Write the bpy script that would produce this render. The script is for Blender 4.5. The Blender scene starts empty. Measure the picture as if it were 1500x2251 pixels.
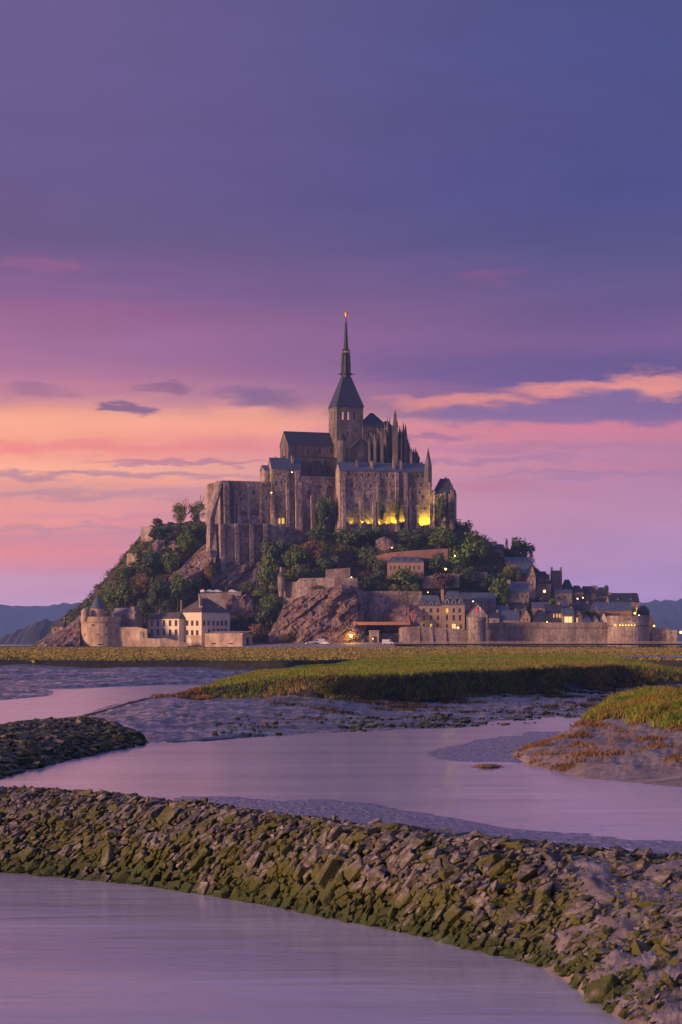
import bpy, bmesh, math, random
import numpy as np
from mathutils import Vector, noise as mnoise

# ---------------------------------------------------------------- camera, light, exposure
SC = bpy.context.scene
COL = SC.collection
F, HZ, CH = 4608.0, 1405.0, 8.0      # focal length in photo pixels, horizon row, camera height (m)
random.seed(7)

cam = bpy.data.cameras.new('camera')
cam.sensor_fit = 'VERTICAL'; cam.sensor_height = 36.0
cam.lens = F / 2251 * 36.0
cam.shift_y = (HZ - 1125.5) / 2251
cam.clip_start = 1.0; cam.clip_end = 60000
camo = bpy.data.objects.new('camera', cam); COL.objects.link(camo)
camo.location = (0, 0, CH); camo.rotation_euler = (math.radians(90), 0, 0)
SC.camera = camo
SC.view_settings.view_transform = 'Standard'
SC.view_settings.look = 'None'
SC.view_settings.exposure = 0.0
SC.view_settings.gamma = 1.0
SC.view_settings.use_curve_mapping = False
SC.cycles.use_denoising = True
SC.cycles.max_bounces = 5
SC.cycles.diffuse_bounces = 2
SC.cycles.glossy_bounces = 2
SC.cycles.volume_bounces = 1
SC.cycles.sample_clamp_indirect = 4

SUN_DIR = Vector((-1.0, -0.50, 0.16)).normalized()     # towards the afterglow in the west
sun = bpy.data.lights.new('sun', 'SUN')
sun.energy = 5.0; sun.angle = math.radians(10); sun.color = (1.0, 0.55, 0.31)
suno = bpy.data.objects.new('sun', sun); COL.objects.link(suno)
suno.rotation_euler = (-SUN_DIR).to_track_quat('-Z', 'Y').to_euler()

def lin(h):
    h = h.lstrip('#')
    c = [int(h[i:i + 2], 16) / 255 for i in (0, 2, 4)]
    return tuple(v / 12.92 if v <= .04045 else ((v + .055) / 1.055) ** 2.4 for v in c)

# ---------------------------------------------------------------- dusk sky (world)
W = bpy.data.worlds.new('World'); SC.world = W; W.use_nodes = True
nt = W.node_tree; nt.nodes.clear()
def N(t, **kw):
    n = nt.nodes.new(t)
    for k, v in kw.items(): setattr(n, k, v)
    return n
def lk(a, b): nt.links.new(a, b)
def M(op, a, b=None, c=None):
    n = N('ShaderNodeMath', operation=op)
    for i, v in enumerate((a, b, c)):
        if v is None: continue
        if isinstance(v, (int, float)): n.inputs[i].default_value = v
        else: lk(v, n.inputs[i])
    return n.outputs[0]
def VM(op, a, b=None):
    n = N('ShaderNodeVectorMath', operation=op)
    for i, v in enumerate((a, b)):
        if v is None: continue
        if isinstance(v, tuple): n.inputs[i].default_value = v
        else: lk(v, n.inputs[i])
    return n.outputs['Value'] if op == 'LENGTH' else n.outputs[0]
def smooth(v, a, b):
    n = N('ShaderNodeMapRange', interpolation_type='SMOOTHSTEP')
    lk(v, n.inputs[0]); n.inputs[1].default_value = a; n.inputs[2].default_value = b
    return n.outputs[0]
def mixc(f, a, b):
    n = N('ShaderNodeMix', data_type='RGBA')
    if isinstance(f, (int, float)): n.inputs[0].default_value = f
    else: lk(f, n.inputs[0])
    for v, i in ((a, 6), (b, 7)):
        if isinstance(v, tuple): n.inputs[i].default_value = (*v, 1)
        else: lk(v, n.inputs[i])
    return n.outputs[2]
def comb(x, y, z=0.0):
    n = N('ShaderNodeCombineXYZ')
    for i, v in enumerate((x, y, z)):
        if isinstance(v, (int, float)): n.inputs[i].default_value = v
        else: lk(v, n.inputs[i])
    return n.outputs[0]
tc = N('ShaderNodeTexCoord')
sep = N('ShaderNodeSeparateXYZ'); lk(tc.outputs['Generated'], sep.inputs[0])
dx, dy, dz = sep.outputs
az = M('ARCTAN2', dx, dy)
el = M('ARCSINE', M('MINIMUM', M('MAXIMUM', dz, -1.0), 1.0))
def AZ(px): return math.atan((px - 750) / F)
def EL(py): return math.atan((HZ - py) / F)
# soft domain warp shared by gradients and clouds
nz = N('ShaderNodeTexNoise'); nz.inputs['Scale'].default_value = 1.0; nz.inputs['Detail'].default_value = 4; nz.inputs['Roughness'].default_value = .58
lk(comb(M('MULTIPLY', az, 34), M('MULTIPLY', el, 120), 1.7), nz.inputs['Vector'])
nf = N('ShaderNodeTexNoise'); nf.inputs['Scale'].default_value = 1.0; nf.inputs['Detail'].default_value = 2
lk(comb(M('MULTIPLY', az, 9), M('MULTIPLY', el, 95), 5.1), nf.inputs['Vector'])
wob = M('MULTIPLY', M('SUBTRACT', nf.outputs['Fac'], .5), .016)
elw = M('ADD', el, wob)
LEFT = [(1500, 'b092b4'), (1405, 'c09ab8'), (1318, 'c499b7'), (1293, 'c193b0'), (1244, 'cc8fa4'), (1219, 'e08c96'), (1182, 'cc8c9c'), (1150, 'ea9592'), (1094, 'df9894'), (1070, 'e29c94'), (1045, 'f6ac94'),
        (1026, 'fab096'), (989, 'f28f8a'), (960, 'f6a08c'), (930, 'fcae94'), (905, 'efa28c'), (875, 'cb8a98'), (840, 'b87a98'), (777, 'a5719a'), (696, '9a6790'), (653, '8a6392'), (590, '7c5f8c'), (528, '6c5a86'), (373, '6b5a8c'), (0, '6c5c8e')]
RIGHT = [(1500, 'a08abb'), (1405, 'a88bbb'), (1312, 'aa8cba'), (1275, 'a88ab8'), (1213, 'b08ab4'), (1119, 'b888ac'), (1057, 'b482a8'), (1020, 'bb80a0'), (985, 'b682a4'), (962, 'c8809c'), (940, 'c47c9a'), (920, '8a679a'), (896, '755e96'),
         (808, '6c5b92'), (746, '7a5e92'), (684, '6c5b8c'), (560, '5a5588'), (435, '50508a'), (249, '4f5086'), (124, '4d528a'), (0, '4c5086')]
HAZE_D, HAZE_TOP, HAZE_FAR = 9e-5, 182.0, 9700.0
HAZE_S = (.15, .15, .30)            # light the air itself scatters towards the camera
def clear(c, py):
    """colour of the sky above the air layer, so that seen through it it has colour c"""
    e = max(EL(py), 1e-4); T = math.exp(-HAZE_D * min(HAZE_FAR, (HAZE_TOP - CH) / math.tan(e)))
    return tuple(max(.01, (v - k * (1 - T)) / T) for v, k in zip(c, HAZE_S))
ELMIN, ELMAX = EL(1500), math.radians(90)
def ramp(stops, top):
    r = N('ShaderNodeValToRGB'); cr = r.color_ramp
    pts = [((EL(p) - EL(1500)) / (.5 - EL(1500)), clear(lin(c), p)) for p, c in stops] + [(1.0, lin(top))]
    while len(cr.elements) < len(pts): cr.elements.new(.5)
    for e, (p, c) in zip(cr.elements, pts): e.position = min(max(p, 0), 1); e.color = (*c, 1)
    n = N('ShaderNodeMapRange'); lk(elw, n.inputs[0]); n.inputs[1].default_value = EL(1500); n.inputs[2].default_value = .5
    lk(n.outputs[0], r.inputs[0])
    return r.outputs[0]
side = smooth(M('SINE', az), -.19, .17)
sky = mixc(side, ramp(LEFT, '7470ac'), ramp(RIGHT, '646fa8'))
# cloud bodies: ellipses in azimuth / elevation with torn edges
wv = VM('SUBTRACT', nz.outputs['Color'], (.5, .5, .5))
q0 = VM('ADD', comb(az, el, 0.0), VM('MULTIPLY', wv, (.05, .016, 0.0)))
CLOUDS = [ # px, py, rx, ry, colour, alpha, softness
    (560, 925, 190, 48, 'f4a58c', .7, .2), (250, 940, 330, 60, 'fcae92', .45, .1), (60, 1020, 300, 40, 'fcb096', .5, .1),
    (150, 985, 500, 18, 'ea8288', .45, .1), (230, 1045, 420, 10, 'b08298', .75, .3), (420, 1014, 230, 7, 'b07f9a', .75, .4), (120, 1088, 480, 11, 'b98a9c', .7, .3),
    (330, 1140, 420, 12, 'c48aa4', .5, .2), (120, 1165, 400, 9, 'bd8a9c', .65, .2), (350, 1062, 260, 6, 'f0a088', .6, .3),
    (265, 900, 62, 13, '7a608c', .85, .5), (365, 856, 62, 14, '86638c', .7, .4), (70, 862, 90, 14, '93688e', .5, .3), (560, 868, 110, 26, '80648f', .75, .3),
    (100, 594, 130, 20, '96628e', .7, .2), (190, 690, 210, 20, '96628f', .6, .1), (1065, 612, 85, 18, '805a8a', .8, .2), (1030, 760, 260, 40, '7d5f90', .4, .1),
    (1330, 700, 320, 60, '66548a', .3, .0),
    (1180, 815, 420, 42, '6c5b8f', .7, .3), (1500, 815, 300, 34, '6a5a8f', .65, .3),
    (1010, 884, 170, 17, 'e08e8c', .85, .35), (1290, 860, 190, 21, 'e2908c', .85, .35), (1450, 845, 150, 26, 'e6948e', .85, .35), (1460, 870, 90, 20, 'e6968f', .8, .35),
    (1330, 890, 110, 30, '846b9b', .85, .5), (1150, 912, 290, 24, '866d9c', .85, .4), (1450, 908, 220, 28, '846b9b', .85, .4), (1530, 880, 50, 20, '866d9c', .85, .4),
    (950, 962, 90, 12, '9a7098', .7, .3), (1250, 985, 330, 14, 'a878a0', .5, .2), (1050, 1012, 330, 8, 'a07aa3', .6, .3), (1300, 1045, 300, 9, '9f7ba6', .55, .3),
    (1060, 1068, 260, 10, 'c07d98', .5, .2), (1180, 945, 330, 9, 'd18095', .7, .3), (860, 800, 140, 40, '7a5e90', .5, .1)]
for px, py, rx, ry, c, al, so in CLOUDS:
    d = VM('LENGTH', VM('MULTIPLY', VM('SUBTRACT', q0, (AZ(px), EL(py), 0.0)), (F / rx, F / ry, 0.0)))
    m = M('MULTIPLY', smooth(d, 1.25, so), al)
    sky = mixc(m, sky, clear(lin(c), py))
# fine streaking
st = N('ShaderNodeTexNoise'); st.inputs['Scale'].default_value = 1.0; st.inputs['Detail'].default_value = 3
lk(comb(M('MULTIPLY', az, 14), M('MULTIPLY', el, 60), 9.0), st.inputs['Vector'])
gain = M('ADD', .90, M('MULTIPLY', st.outputs['Fac'], .2))
sky2 = N('ShaderNodeVectorMath', operation='SCALE'); lk(sky, sky2.inputs[0]); lk(gain, sky2.inputs['Scale'])
nish = N('ShaderNodeTexSky', sky_type='NISHITA')
nish.sun_disc = False
nish.sun_elevation = math.asin(SUN_DIR.z); nish.sun_rotation = math.atan2(SUN_DIR.x, SUN_DIR.y)
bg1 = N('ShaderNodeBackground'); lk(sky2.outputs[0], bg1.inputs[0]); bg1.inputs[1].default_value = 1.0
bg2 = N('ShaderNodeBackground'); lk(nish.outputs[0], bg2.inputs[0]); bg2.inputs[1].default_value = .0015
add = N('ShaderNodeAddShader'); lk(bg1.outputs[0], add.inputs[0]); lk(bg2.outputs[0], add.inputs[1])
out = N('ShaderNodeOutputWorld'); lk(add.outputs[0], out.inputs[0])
W.cycles.sampling_method = 'NONE'

# ---------------------------------------------------------------- helpers
def X(px, Y): return (px - 750) / F * Y
def Z(py, Y): return CH + (HZ - py) / F * Y
def GY(py, z): return (CH - z) * F / (py - HZ)       # distance of a point of height z seen on row py

def tag(o, label=None, cat=None, group=None, kind=None):
    if label: o['label'] = label
    if cat: o['category'] = cat
    if group: o['group'] = group
    if kind: o['kind'] = kind
    return o
def empty(name, loc, label=None, cat=None, group=None):
    o = bpy.data.objects.new(name, None); COL.objects.link(o); o.location = loc
    o.empty_display_size = .1
    return tag(o, label, cat, group)
def link(name, me, parent=None, loc=(0, 0, 0), rz=0.0, sc=None):
    o = bpy.data.objects.new(name, me); COL.objects.link(o)
    o.location = loc
    if rz: o.rotation_euler = (0, 0, rz)
    if sc: o.scale = sc
    if parent: o.parent = parent
    return o

class MB:
    def __init__(s): s.v = []; s.f = []; s.m = []
    def add(s, vs, fs, mi=0):
        b = len(s.v); s.v += [tuple(p) for p in vs]
        for f in fs: s.f.append(tuple(b + i for i in f)); s.m.append(mi)
    def box(s, x0, y0, z0, x1, y1, z1, mi=0):
        s.add([(x0, y0, z0), (x1, y0, z0), (x1, y1, z0), (x0, y1, z0), (x0, y0, z1), (x1, y0, z1), (x1, y1, z1), (x0, y1, z1)],
              [(3, 2, 1, 0), (4, 5, 6, 7), (0, 1, 5, 4), (1, 2, 6, 5), (2, 3, 7, 6), (3, 0, 4, 7)], mi)
    def prism(s, poly, z0, z1, mi=0):      # poly: ccw list of xy
        n = len(poly)
        s.add([(x, y, z0) for x, y in poly] + [(x, y, z1) for x, y in poly],
              [tuple(range(n - 1, -1, -1)), tuple(range(n, 2 * n))] + [(i, (i + 1) % n, n + (i + 1) % n, n + i) for i in range(n)], mi)
    def lathe(s, cx, cy, prof, n=20, mi=0, a0=0.0, cap=True):
        vs = []; fs = []
        for r, z in prof:
            for k in range(n):
                a = a0 + 2 * math.pi * k / n
                vs.append((cx + r * math.cos(a), cy + r * math.sin(a), z))
        for j in range(len(prof) - 1):
            for k in range(n):
                k2 = (k + 1) % n
                fs.append((j * n + k, j * n + k2, (j + 1) * n + k2, (j + 1) * n + k))
        if cap:
            fs.append(tuple(range(n - 1, -1, -1))); b = (len(prof) - 1) * n; fs.append(tuple(range(b, b + n)))
        s.add(vs, fs, mi)
    def tube(s, p, q, r0, r1, n=6, mi=0):
        p = Vector(p); q = Vector(q); d = (q - p).normalized()
        a = d.orthogonal().normalized(); b = d.cross(a)
        vs = []
        for c, r in ((p, r0), (q, r1)):
            for k in range(n):
                t = 2 * math.pi * k / n
                vs.append(c + a * (r * math.cos(t)) + b * (r * math.sin(t)))
        s.add(vs, [(k, (k + 1) % n, n + (k + 1) % n, n + k) for k in range(n)] + [tuple(range(n - 1, -1, -1)), tuple(range(n, 2 * n))], mi)
    def mesh(s, name, mats, org=(0, 0, 0), smooth=False):
        me = bpy.data.meshes.new(name)
        me.from_pydata([(x - org[0], y - org[1], z - org[2]) for x, y, z in s.v], [], s.f)
        for m in mats: me.materials.append(m)
        if len(mats) > 1: me.polygons.foreach_set('material_index', s.m)
        if smooth: me.polygons.foreach_set('use_smooth', [True] * len(s.f))
        me.update()
        return me
    def build(s, name, mats, parent=None, smooth=False):
        if not isinstance(mats, (list, tuple)): mats = [mats]
        org = parent.location if parent else (0, 0, 0)
        if parent and parent.parent: org = Vector(org) + parent.parent.location
        return link(name, s.mesh(name, mats, org, smooth), parent)

# ---------------------------------------------------------------- materials
MATS = {}
def mat(name, cols, scale=1.0, rough=.85, bump=0.0, stretch=(1, 1, 1), detail=6, spec=.3, bscale=None, pos=None, r2=None, lo=.32, hi=.68, bdist=.1, metal=0.0, emit=None, stain=None):
    """noise-driven colours in object space; cols: list of linear colours"""
    m = bpy.data.materials.new(name); m.use_nodes = True
    t = m.node_tree; nd = t.nodes; b = nd['Principled BSDF']
    b.inputs['Roughness'].default_value = rough
    b.inputs['Specular IOR Level'].default_value = spec
    b.inputs['Metallic'].default_value = metal
    if emit:
        b.inputs['Emission Color'].default_value = (*emit[0], 1); b.inputs['Emission Strength'].default_value = emit[1]
    MATS[name] = m
    if len(cols) == 1:
        b.inputs['Base Color'].default_value = (*cols[0], 1)
        if not bump: return m
    g = nd.new('ShaderNodeNewGeometry')
    mp = nd.new('ShaderNodeMapping'); mp.inputs['Scale'].default_value = stretch
    t.links.new(g.outputs['Position'], mp.inputs['Vector'])
    n = nd.new('ShaderNodeTexNoise'); n.inputs['Scale'].default_value = scale; n.inputs['Detail'].default_value = detail; n.inputs['Roughness'].default_value = .62
    t.links.new(mp.outputs[0], n.inputs['Vector'])
    if len(cols) > 1:
        r = nd.new('ShaderNodeValToRGB'); cr = r.color_ramp
        while len(cr.elements) < len(cols): cr.elements.new(.5)
        for i, (e, c) in enumerate(zip(cr.elements, cols)):
            e.position = pos[i] if pos else lo + (hi - lo) * i / (len(cols) - 1); e.color = (*c, 1)
        t.links.new(n.outputs['Fac'], r.inputs[0]); t.links.new(r.outputs[0], b.inputs['Base Color'])
    if stain:
        n3 = nd.new('ShaderNodeTexNoise'); n3.inputs['Scale'].default_value = stain[0]; n3.inputs['Detail'].default_value = 5; n3.inputs['Roughness'].default_value = .6
        mp3 = nd.new('ShaderNodeMapping'); mp3.inputs['Scale'].default_value = stain[1]; t.links.new(g.outputs['Position'], mp3.inputs[0]); t.links.new(mp3.outputs[0], n3.inputs['Vector'])
        q3 = nd.new('ShaderNodeMapRange'); q3.inputs[1].default_value = .38; q3.inputs[2].default_value = .62; q3.inputs[3].default_value = stain[2]; q3.inputs[4].default_value = 1.12; t.links.new(n3.outputs['Fac'], q3.inputs[0])
        v3 = nd.new('ShaderNodeVectorMath'); v3.operation = 'SCALE'; t.links.new(b.inputs['Base Color'].links[0].from_socket, v3.inputs[0]); t.links.new(q3.outputs[0], v3.inputs['Scale']); t.links.new(v3.outputs[0], b.inputs['Base Color'])
    if r2 is not None:
        q = nd.new('ShaderNodeMapRange'); q.inputs[1].default_value = .35; q.inputs[2].default_value = .65; q.inputs[3].default_value = rough; q.inputs[4].default_value = r2
        t.links.new(n.outputs['Fac'], q.inputs[0]); t.links.new(q.outputs[0], b.inputs['Roughness'])
    if bump:
        n2 = n
        if bscale:
            n2 = nd.new('ShaderNodeTexNoise'); n2.inputs['Scale'].default_value = bscale; n2.inputs['Detail'].default_value = 8
            t.links.new(mp.outputs[0], n2.inputs['Vector'])
        bp = nd.new('ShaderNodeBump'); bp.inputs['Strength'].default_value = bump; bp.inputs['Distance'].default_value = bdist
        t.links.new(n2.outputs['Fac'], bp.inputs['Height']); t.links.new(bp.outputs[0], b.inputs['Normal'])
    return m
# ---------------------------------------------------------------- ground materials
mat('mud', [(.09, .092, .092), (.20, .20, .20), (.38, .375, .375)], scale=.8, stretch=(1, .3, 1), rough=.55, r2=.12, bump=1.0, bscale=1.6, bdist=.22, spec=.5, stain=(.35, (.4, 1, 1), .35))
mat('mud_flat', [(.12, .12, .15), (.20, .19, .225), (.34, .32, .35)], scale=3.0, stretch=(1, .35, 1), rough=.4, r2=.2, bump=1.0, bscale=3.5, bdist=.16, spec=.6)
mat('mud_sand', [(.16, .12, .09), (.28, .21, .16), (.36, .28, .215)], scale=.9, stretch=(.6, 1, 1), rough=.7, r2=.4, bump=.9, bscale=3, bdist=.12, spec=.4)
mat('bed', [(.035, .033, .028), (.06, .055, .045)], scale=2.0, rough=.9)  # dark colour stands for the shadow in the gaps between stones
mat('silt', [(.15, .125, .115), (.22, .185, .17), (.29, .245, .23)], scale=1.4, stretch=(1, .4, 1), rough=.7, r2=.4, bump=1.0, bscale=3, bdist=.12, stain=(.9, (.5, 1, 1), .55))
mat('turf', [(.10, .135, .035), (.17, .19, .05), (.25, .20, .075)], scale=.03, stretch=(.5, 1, 1), rough=.95, bump=1.0, bscale=1.2, bdist=.3)
mat('scarp_mud_shade', [(.022, .022, .018), (.05, .046, .034)], scale=.8, rough=.8, bump=.6)  # wet dark mud, with the shade under the grass overhang painted in
mat('seabed', [(.10, .09, .08), (.15, .13, .12)], scale=.1, rough=.9)
mat('forecourt', [(.28, .24, .23), (.36, .31, .29)], scale=.3, rough=.85, bump=.3)

def vnoise(x, y, z=0.0, s=1.0, o=4):
    return mnoise.fractal((x * s, y * s, z), 1.0, 2.0, o)

class Loft:
    """a ground surface through matching key points: cols = [(px, [(Y, z), ...near to far])]"""
    def __init__(self, cols, nu, nv, disp=None):
        pxs = np.array([c[0] for c in cols], float)
        Yk = np.array([[p[0] for p in c[1]] for c in cols], float); Zk = np.array([[p[1] for p in c[1]] for c in cols], float)
        K = Yk.shape[1]
        u = np.linspace(pxs[0], pxs[-1], nu)
        Yu = np.stack([np.interp(u, pxs, Yk[:, k]) for k in range(K)], 1); Zu = np.stack([np.interp(u, pxs, Zk[:, k]) for k in range(K)], 1)
        ker = np.array([1, 2, 3, 2, 1.]); ker /= ker.sum()
        def sm(A):
            P = np.pad(A, ((2, 2), (0, 0)), 'edge')
            return sum(ker[i] * P[i:i + A.shape[0]] for i in range(5))
        Yu, Zu = sm(Yu), sm(Zu)
        if isinstance(nv, int): nv = [nv] * (K - 1)
        tt = np.concatenate([k + np.arange(n) / n for k, n in enumerate(nv)] + [np.array([K - 1.0])])
        Y = np.stack([np.interp(tt, np.arange(K), Yu[i]) for i in range(nu)], 0); Zz = np.stack([np.interp(tt, np.arange(K), Zu[i]) for i in range(nu)], 0)
        Xx = (u[:, None] - 750) / F * Y
        self.X, self.Y, self.Z, self.u, self.t = Xx, Y, Zz, u, tt
        if disp:
            for i in range(nu):
                for j in range(len(tt)):
                    self.Z[i, j] += disp(Xx[i, j], Y[i, j], Zz[i, j], tt[j], u[i])
    def build(self, name, m, kind='structure', smooth=True, parent=None, second=None):
        nu, nv = self.X.shape
        V = np.stack([self.X, self.Y, self.Z], -1).reshape(-1, 3)
        if parent: V = V - np.array(parent.location)
        fs = [(i * nv + j, (i + 1) * nv + j, (i + 1) * nv + j + 1, i * nv + j + 1) for i in range(nu - 1) for j in range(nv - 1)]
        me = bpy.data.meshes.new(name); me.from_pydata(V.tolist(), [], fs); me.materials.append(MATS[m])
        if smooth: me.polygons.foreach_set('use_smooth', [True] * len(fs))
        if second:                       # (material, row limits): another ground colour between two key rows
            me.materials.append(MATS[second[0]])
            me.polygons.foreach_set('material_index', [1 if second[1] <= self.t[j] < second[2] else 0 for i in range(nu - 1) for j in range(nv - 1)])
        me.update()
        o = link(name, me, parent)
        if kind: o['kind'] = kind
        return o
    def at(self, fu, ft):
        """point + normal at fractional grid coordinates"""
        i = min(int(fu), self.X.shape[0] - 2); j = min(int(ft), self.X.shape[1] - 2); a = fu - i; b = ft - j
        def P(ii, jj): return Vector((self.X[ii, jj], self.Y[ii, jj], self.Z[ii, jj]))
        p00, p10, p01, p11 = P(i, j), P(i + 1, j), P(i, j + 1), P(i + 1, j + 1)
        p = p00 * (1 - a) * (1 - b) + p10 * a * (1 - b) + p01 * (1 - a) * b + p11 * a * b
        n = (p10 - p00).cross(p01 - p00)
        if n.length > 0: n.normalize()
        if n.z < 0: n = -n
        return p, n
    def scatter(self, count, t0=0.0, t1=None, screen=1.0):
        """random grid coordinates, density by area / distance**screen"""
        A = np.sqrt((self.X[1:, :-1] - self.X[:-1, :-1]) ** 2 + (self.Y[1:, :-1] - self.Y[:-1, :-1]) ** 2) * np.sqrt((self.Y[:-1, 1:] - self.Y[:-1, :-1]) ** 2 + (self.Z[:-1, 1:] - self.Z[:-1, :-1]) ** 2)
        A = A / self.Y[:-1, :-1] ** screen
        tm = self.t[:-1]; ok = (tm >= t0) & (tm < (t1 if t1 is not None else 1e9))
        A = A * ok[None, :]
        c = np.cumsum(A.ravel()); r = np.random.RandomState(count).rand(count) * c[-1]
        idx = np.searchsorted(c, r); nj = A.shape[1]
        rs = np.random.RandomState(count + 1).rand(count, 2)
        return [(idx[k] // nj + rs[k, 0], idx[k] % nj + rs[k, 1]) for k in range(count)]

def px_cols(cols):
    """[(px, [(py, z)])] -> [(px, [(Y, z)])]"""
    return [(c[0], [(GY(p[0], p[1]), p[1]) for p in c[1]]) for c in cols]

# ---------------------------------------------------------------- sea bed, water
b = MB(); b.box(-8800, 5, -9, 8800, 9600, -3.0); o = b.build('seabed', MATS['seabed']); o['kind'] = 'structure'
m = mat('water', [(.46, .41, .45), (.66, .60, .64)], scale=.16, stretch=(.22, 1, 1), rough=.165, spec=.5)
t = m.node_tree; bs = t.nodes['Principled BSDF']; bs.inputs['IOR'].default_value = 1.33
g = t.nodes.new('ShaderNodeNewGeometry')
prev = None
for sc_, stv, stn, dist in ((1.6, (.45, 1, 1), .22, .05), (.55, (.22, 1, 1), .40, .12), (.09, (.35, 1, 1), .25, .35)):
    mp = t.nodes.new('ShaderNodeMapping'); mp.inputs['Scale'].default_value = stv; mp.inputs['Rotation'].default_value = (0, 0, math.radians(8))
    t.links.new(g.outputs['Position'], mp.inputs[0])
    n = t.nodes.new('ShaderNodeTexNoise'); n.inputs['Scale'].default_value = sc_; n.inputs['Detail'].default_value = 5; n.inputs['Distortion'].default_value = .6
    t.links.new(mp.outputs[0], n.inputs['Vector'])
    bp = t.nodes.new('ShaderNodeBump'); bp.inputs['Strength'].default_value = stn; bp.inputs['Distance'].default_value = dist
    t.links.new(n.outputs['Fac'], bp.inputs['Height'])
    if prev: t.links.new(prev, bp.inputs['Normal'])
    prev = bp.outputs[0]
t.links.new(prev, bs.inputs['Normal'])
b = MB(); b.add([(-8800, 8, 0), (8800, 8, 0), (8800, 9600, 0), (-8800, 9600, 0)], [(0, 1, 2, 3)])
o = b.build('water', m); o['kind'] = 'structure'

# ---------------------------------------------------------------- salt marsh reaching to the island
marsh_cols = []
for px, e1, e2 in ((-500, 1451, 0), (0, 1451, 0), (450, 1451, 0), (640, 1452, 0), (720, 1450, 0), (900, 1449, 0), (1300, 1449, 0), (1500, 1452, 0), (2000, 1452, 0)):
    yl_ = GY(e1, 3.75); marsh_cols.append((px, [(yl_ - 5, 1.0), (yl_ - 2.2, 2.2), (yl_, 3.75), (560, 3.85), (800, 4.0), (960, 4.15), (1010, 4.2), (1300, 4.0), (1420, -2)]))
def d_marsh(x, y, z, t, u):
    return .25 * vnoise(x, y * .6, 3, .03) * (1 if 1.5 < t < 7 else .4)
marsh = Loft(marsh_cols, 150, [2, 3, 10, 16, 10, 3, 4, 3], d_marsh)
marsh.build('salt_marsh', 'turf', second=('scarp_mud_shade', 0, 1.99))

# creek strip of pale wet mud on the marsh, far right
cr = Loft([(1290, [(GY(1446.6, 4.0), 4.0), (GY(1445.6, 4.0), 4.02)]), (1380, [(GY(1446.8, 4.0), 4.02), (GY(1442.5, 4.0), 4.05)]), (1620, [(GY(1447.5, 4.0), 4.02), (GY(1441, 4.0), 4.05)])], 30, 4, lambda x, y, z, t, u: .12)
cr.build('creek_mud', 'mud')

# mud flats of the inlet, left
fl = []
for px, rows in ((-500, [(1530, -.5), (1520, 0), (1504, .75), (1492, 1.15), (1478, 1.9), (1468, 2.4), (1458, 2.9)]),
                 (0, [(1530, -.5), (1520, 0), (1504, .7), (1492, 1.1), (1478, 1.9), (1468, 2.4), (1458, 2.9)]),
                 (150, [(1524, -.4), (1514, 0), (1503, .6), (1490, 1.1), (1478, 1.8), (1467, 2.4), (1457, 2.9)]),
                 (300, [(1518, -.4), (1509, 0), (1500, .5), (1488, 1.1), (1477, 1.8), (1466, 2.4), (1457, 2.9)]),
                 (430, [(1512, -.3), (1503, .15), (1494, .6), (1484, 1.2), (1475, 1.8), (1465, 2.4), (1457, 2.9)]),
                 (600, [(1500, .2), (1492, .5), (1485, .9), (1478, 1.4), (1471, 1.9), (1464, 2.4), (1458, 2.9)]),
                 (820, [(1490, .8), (1484, 1.0), (1479, 1.3), (1473, 1.7), (1468, 2.1), (1463, 2.5), (1460, 2.9)])):
    fl.append((px, rows))
def furrow(x, y, sd, sc): return mnoise.ridged_multi_fractal((x * sc, y * sc * .6, sd), 1.0, 2.1, 4, 1.0, 2.0) - 1.1
def d_flat(x, y, z, t, u):
    return (.5 * vnoise(x, y * .8, 1, .045) + .16 * vnoise(x, y, 2, .2) + .22 * furrow(x, y, 3, .03)) * min(1, max(.15, t - .6)) + (lambda q: (math.floor(q) + min(1, (q % 1) ** 4 * 1.6)) * .42 - q * .42)((z + .25 * vnoise(x, y, 8, .03)) / .42) * (1 if t > 1 else 0)
flats = Loft(px_cols(fl), 150, 14, d_flat); flats.build('mud_flat', 'mud')
sp = Loft(px_cols([(-300, [(1548, -.3), (1538, .15), (1512, 1.1), (1500, 1.0), (1500, -.3)]), (0, [(1546, -.3), (1536, .15), (1512, 1.0), (1502, .9), (1500, -.3)]), (60, [(1540, -.3), (1532, .1), (1518, .6), (1510, .5), (1508, -.3)]), (118, [(1534, -.4), (1530, -.05), (1524, .05), (1520, .0), (1518, -.3)])]), 40, 5,
          lambda x, y, z, t, u: .2 * vnoise(x, y, 5, .15) * (1 if 1 < t < 3 else .3)); sp.build('mud_spit', 'mud')

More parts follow.
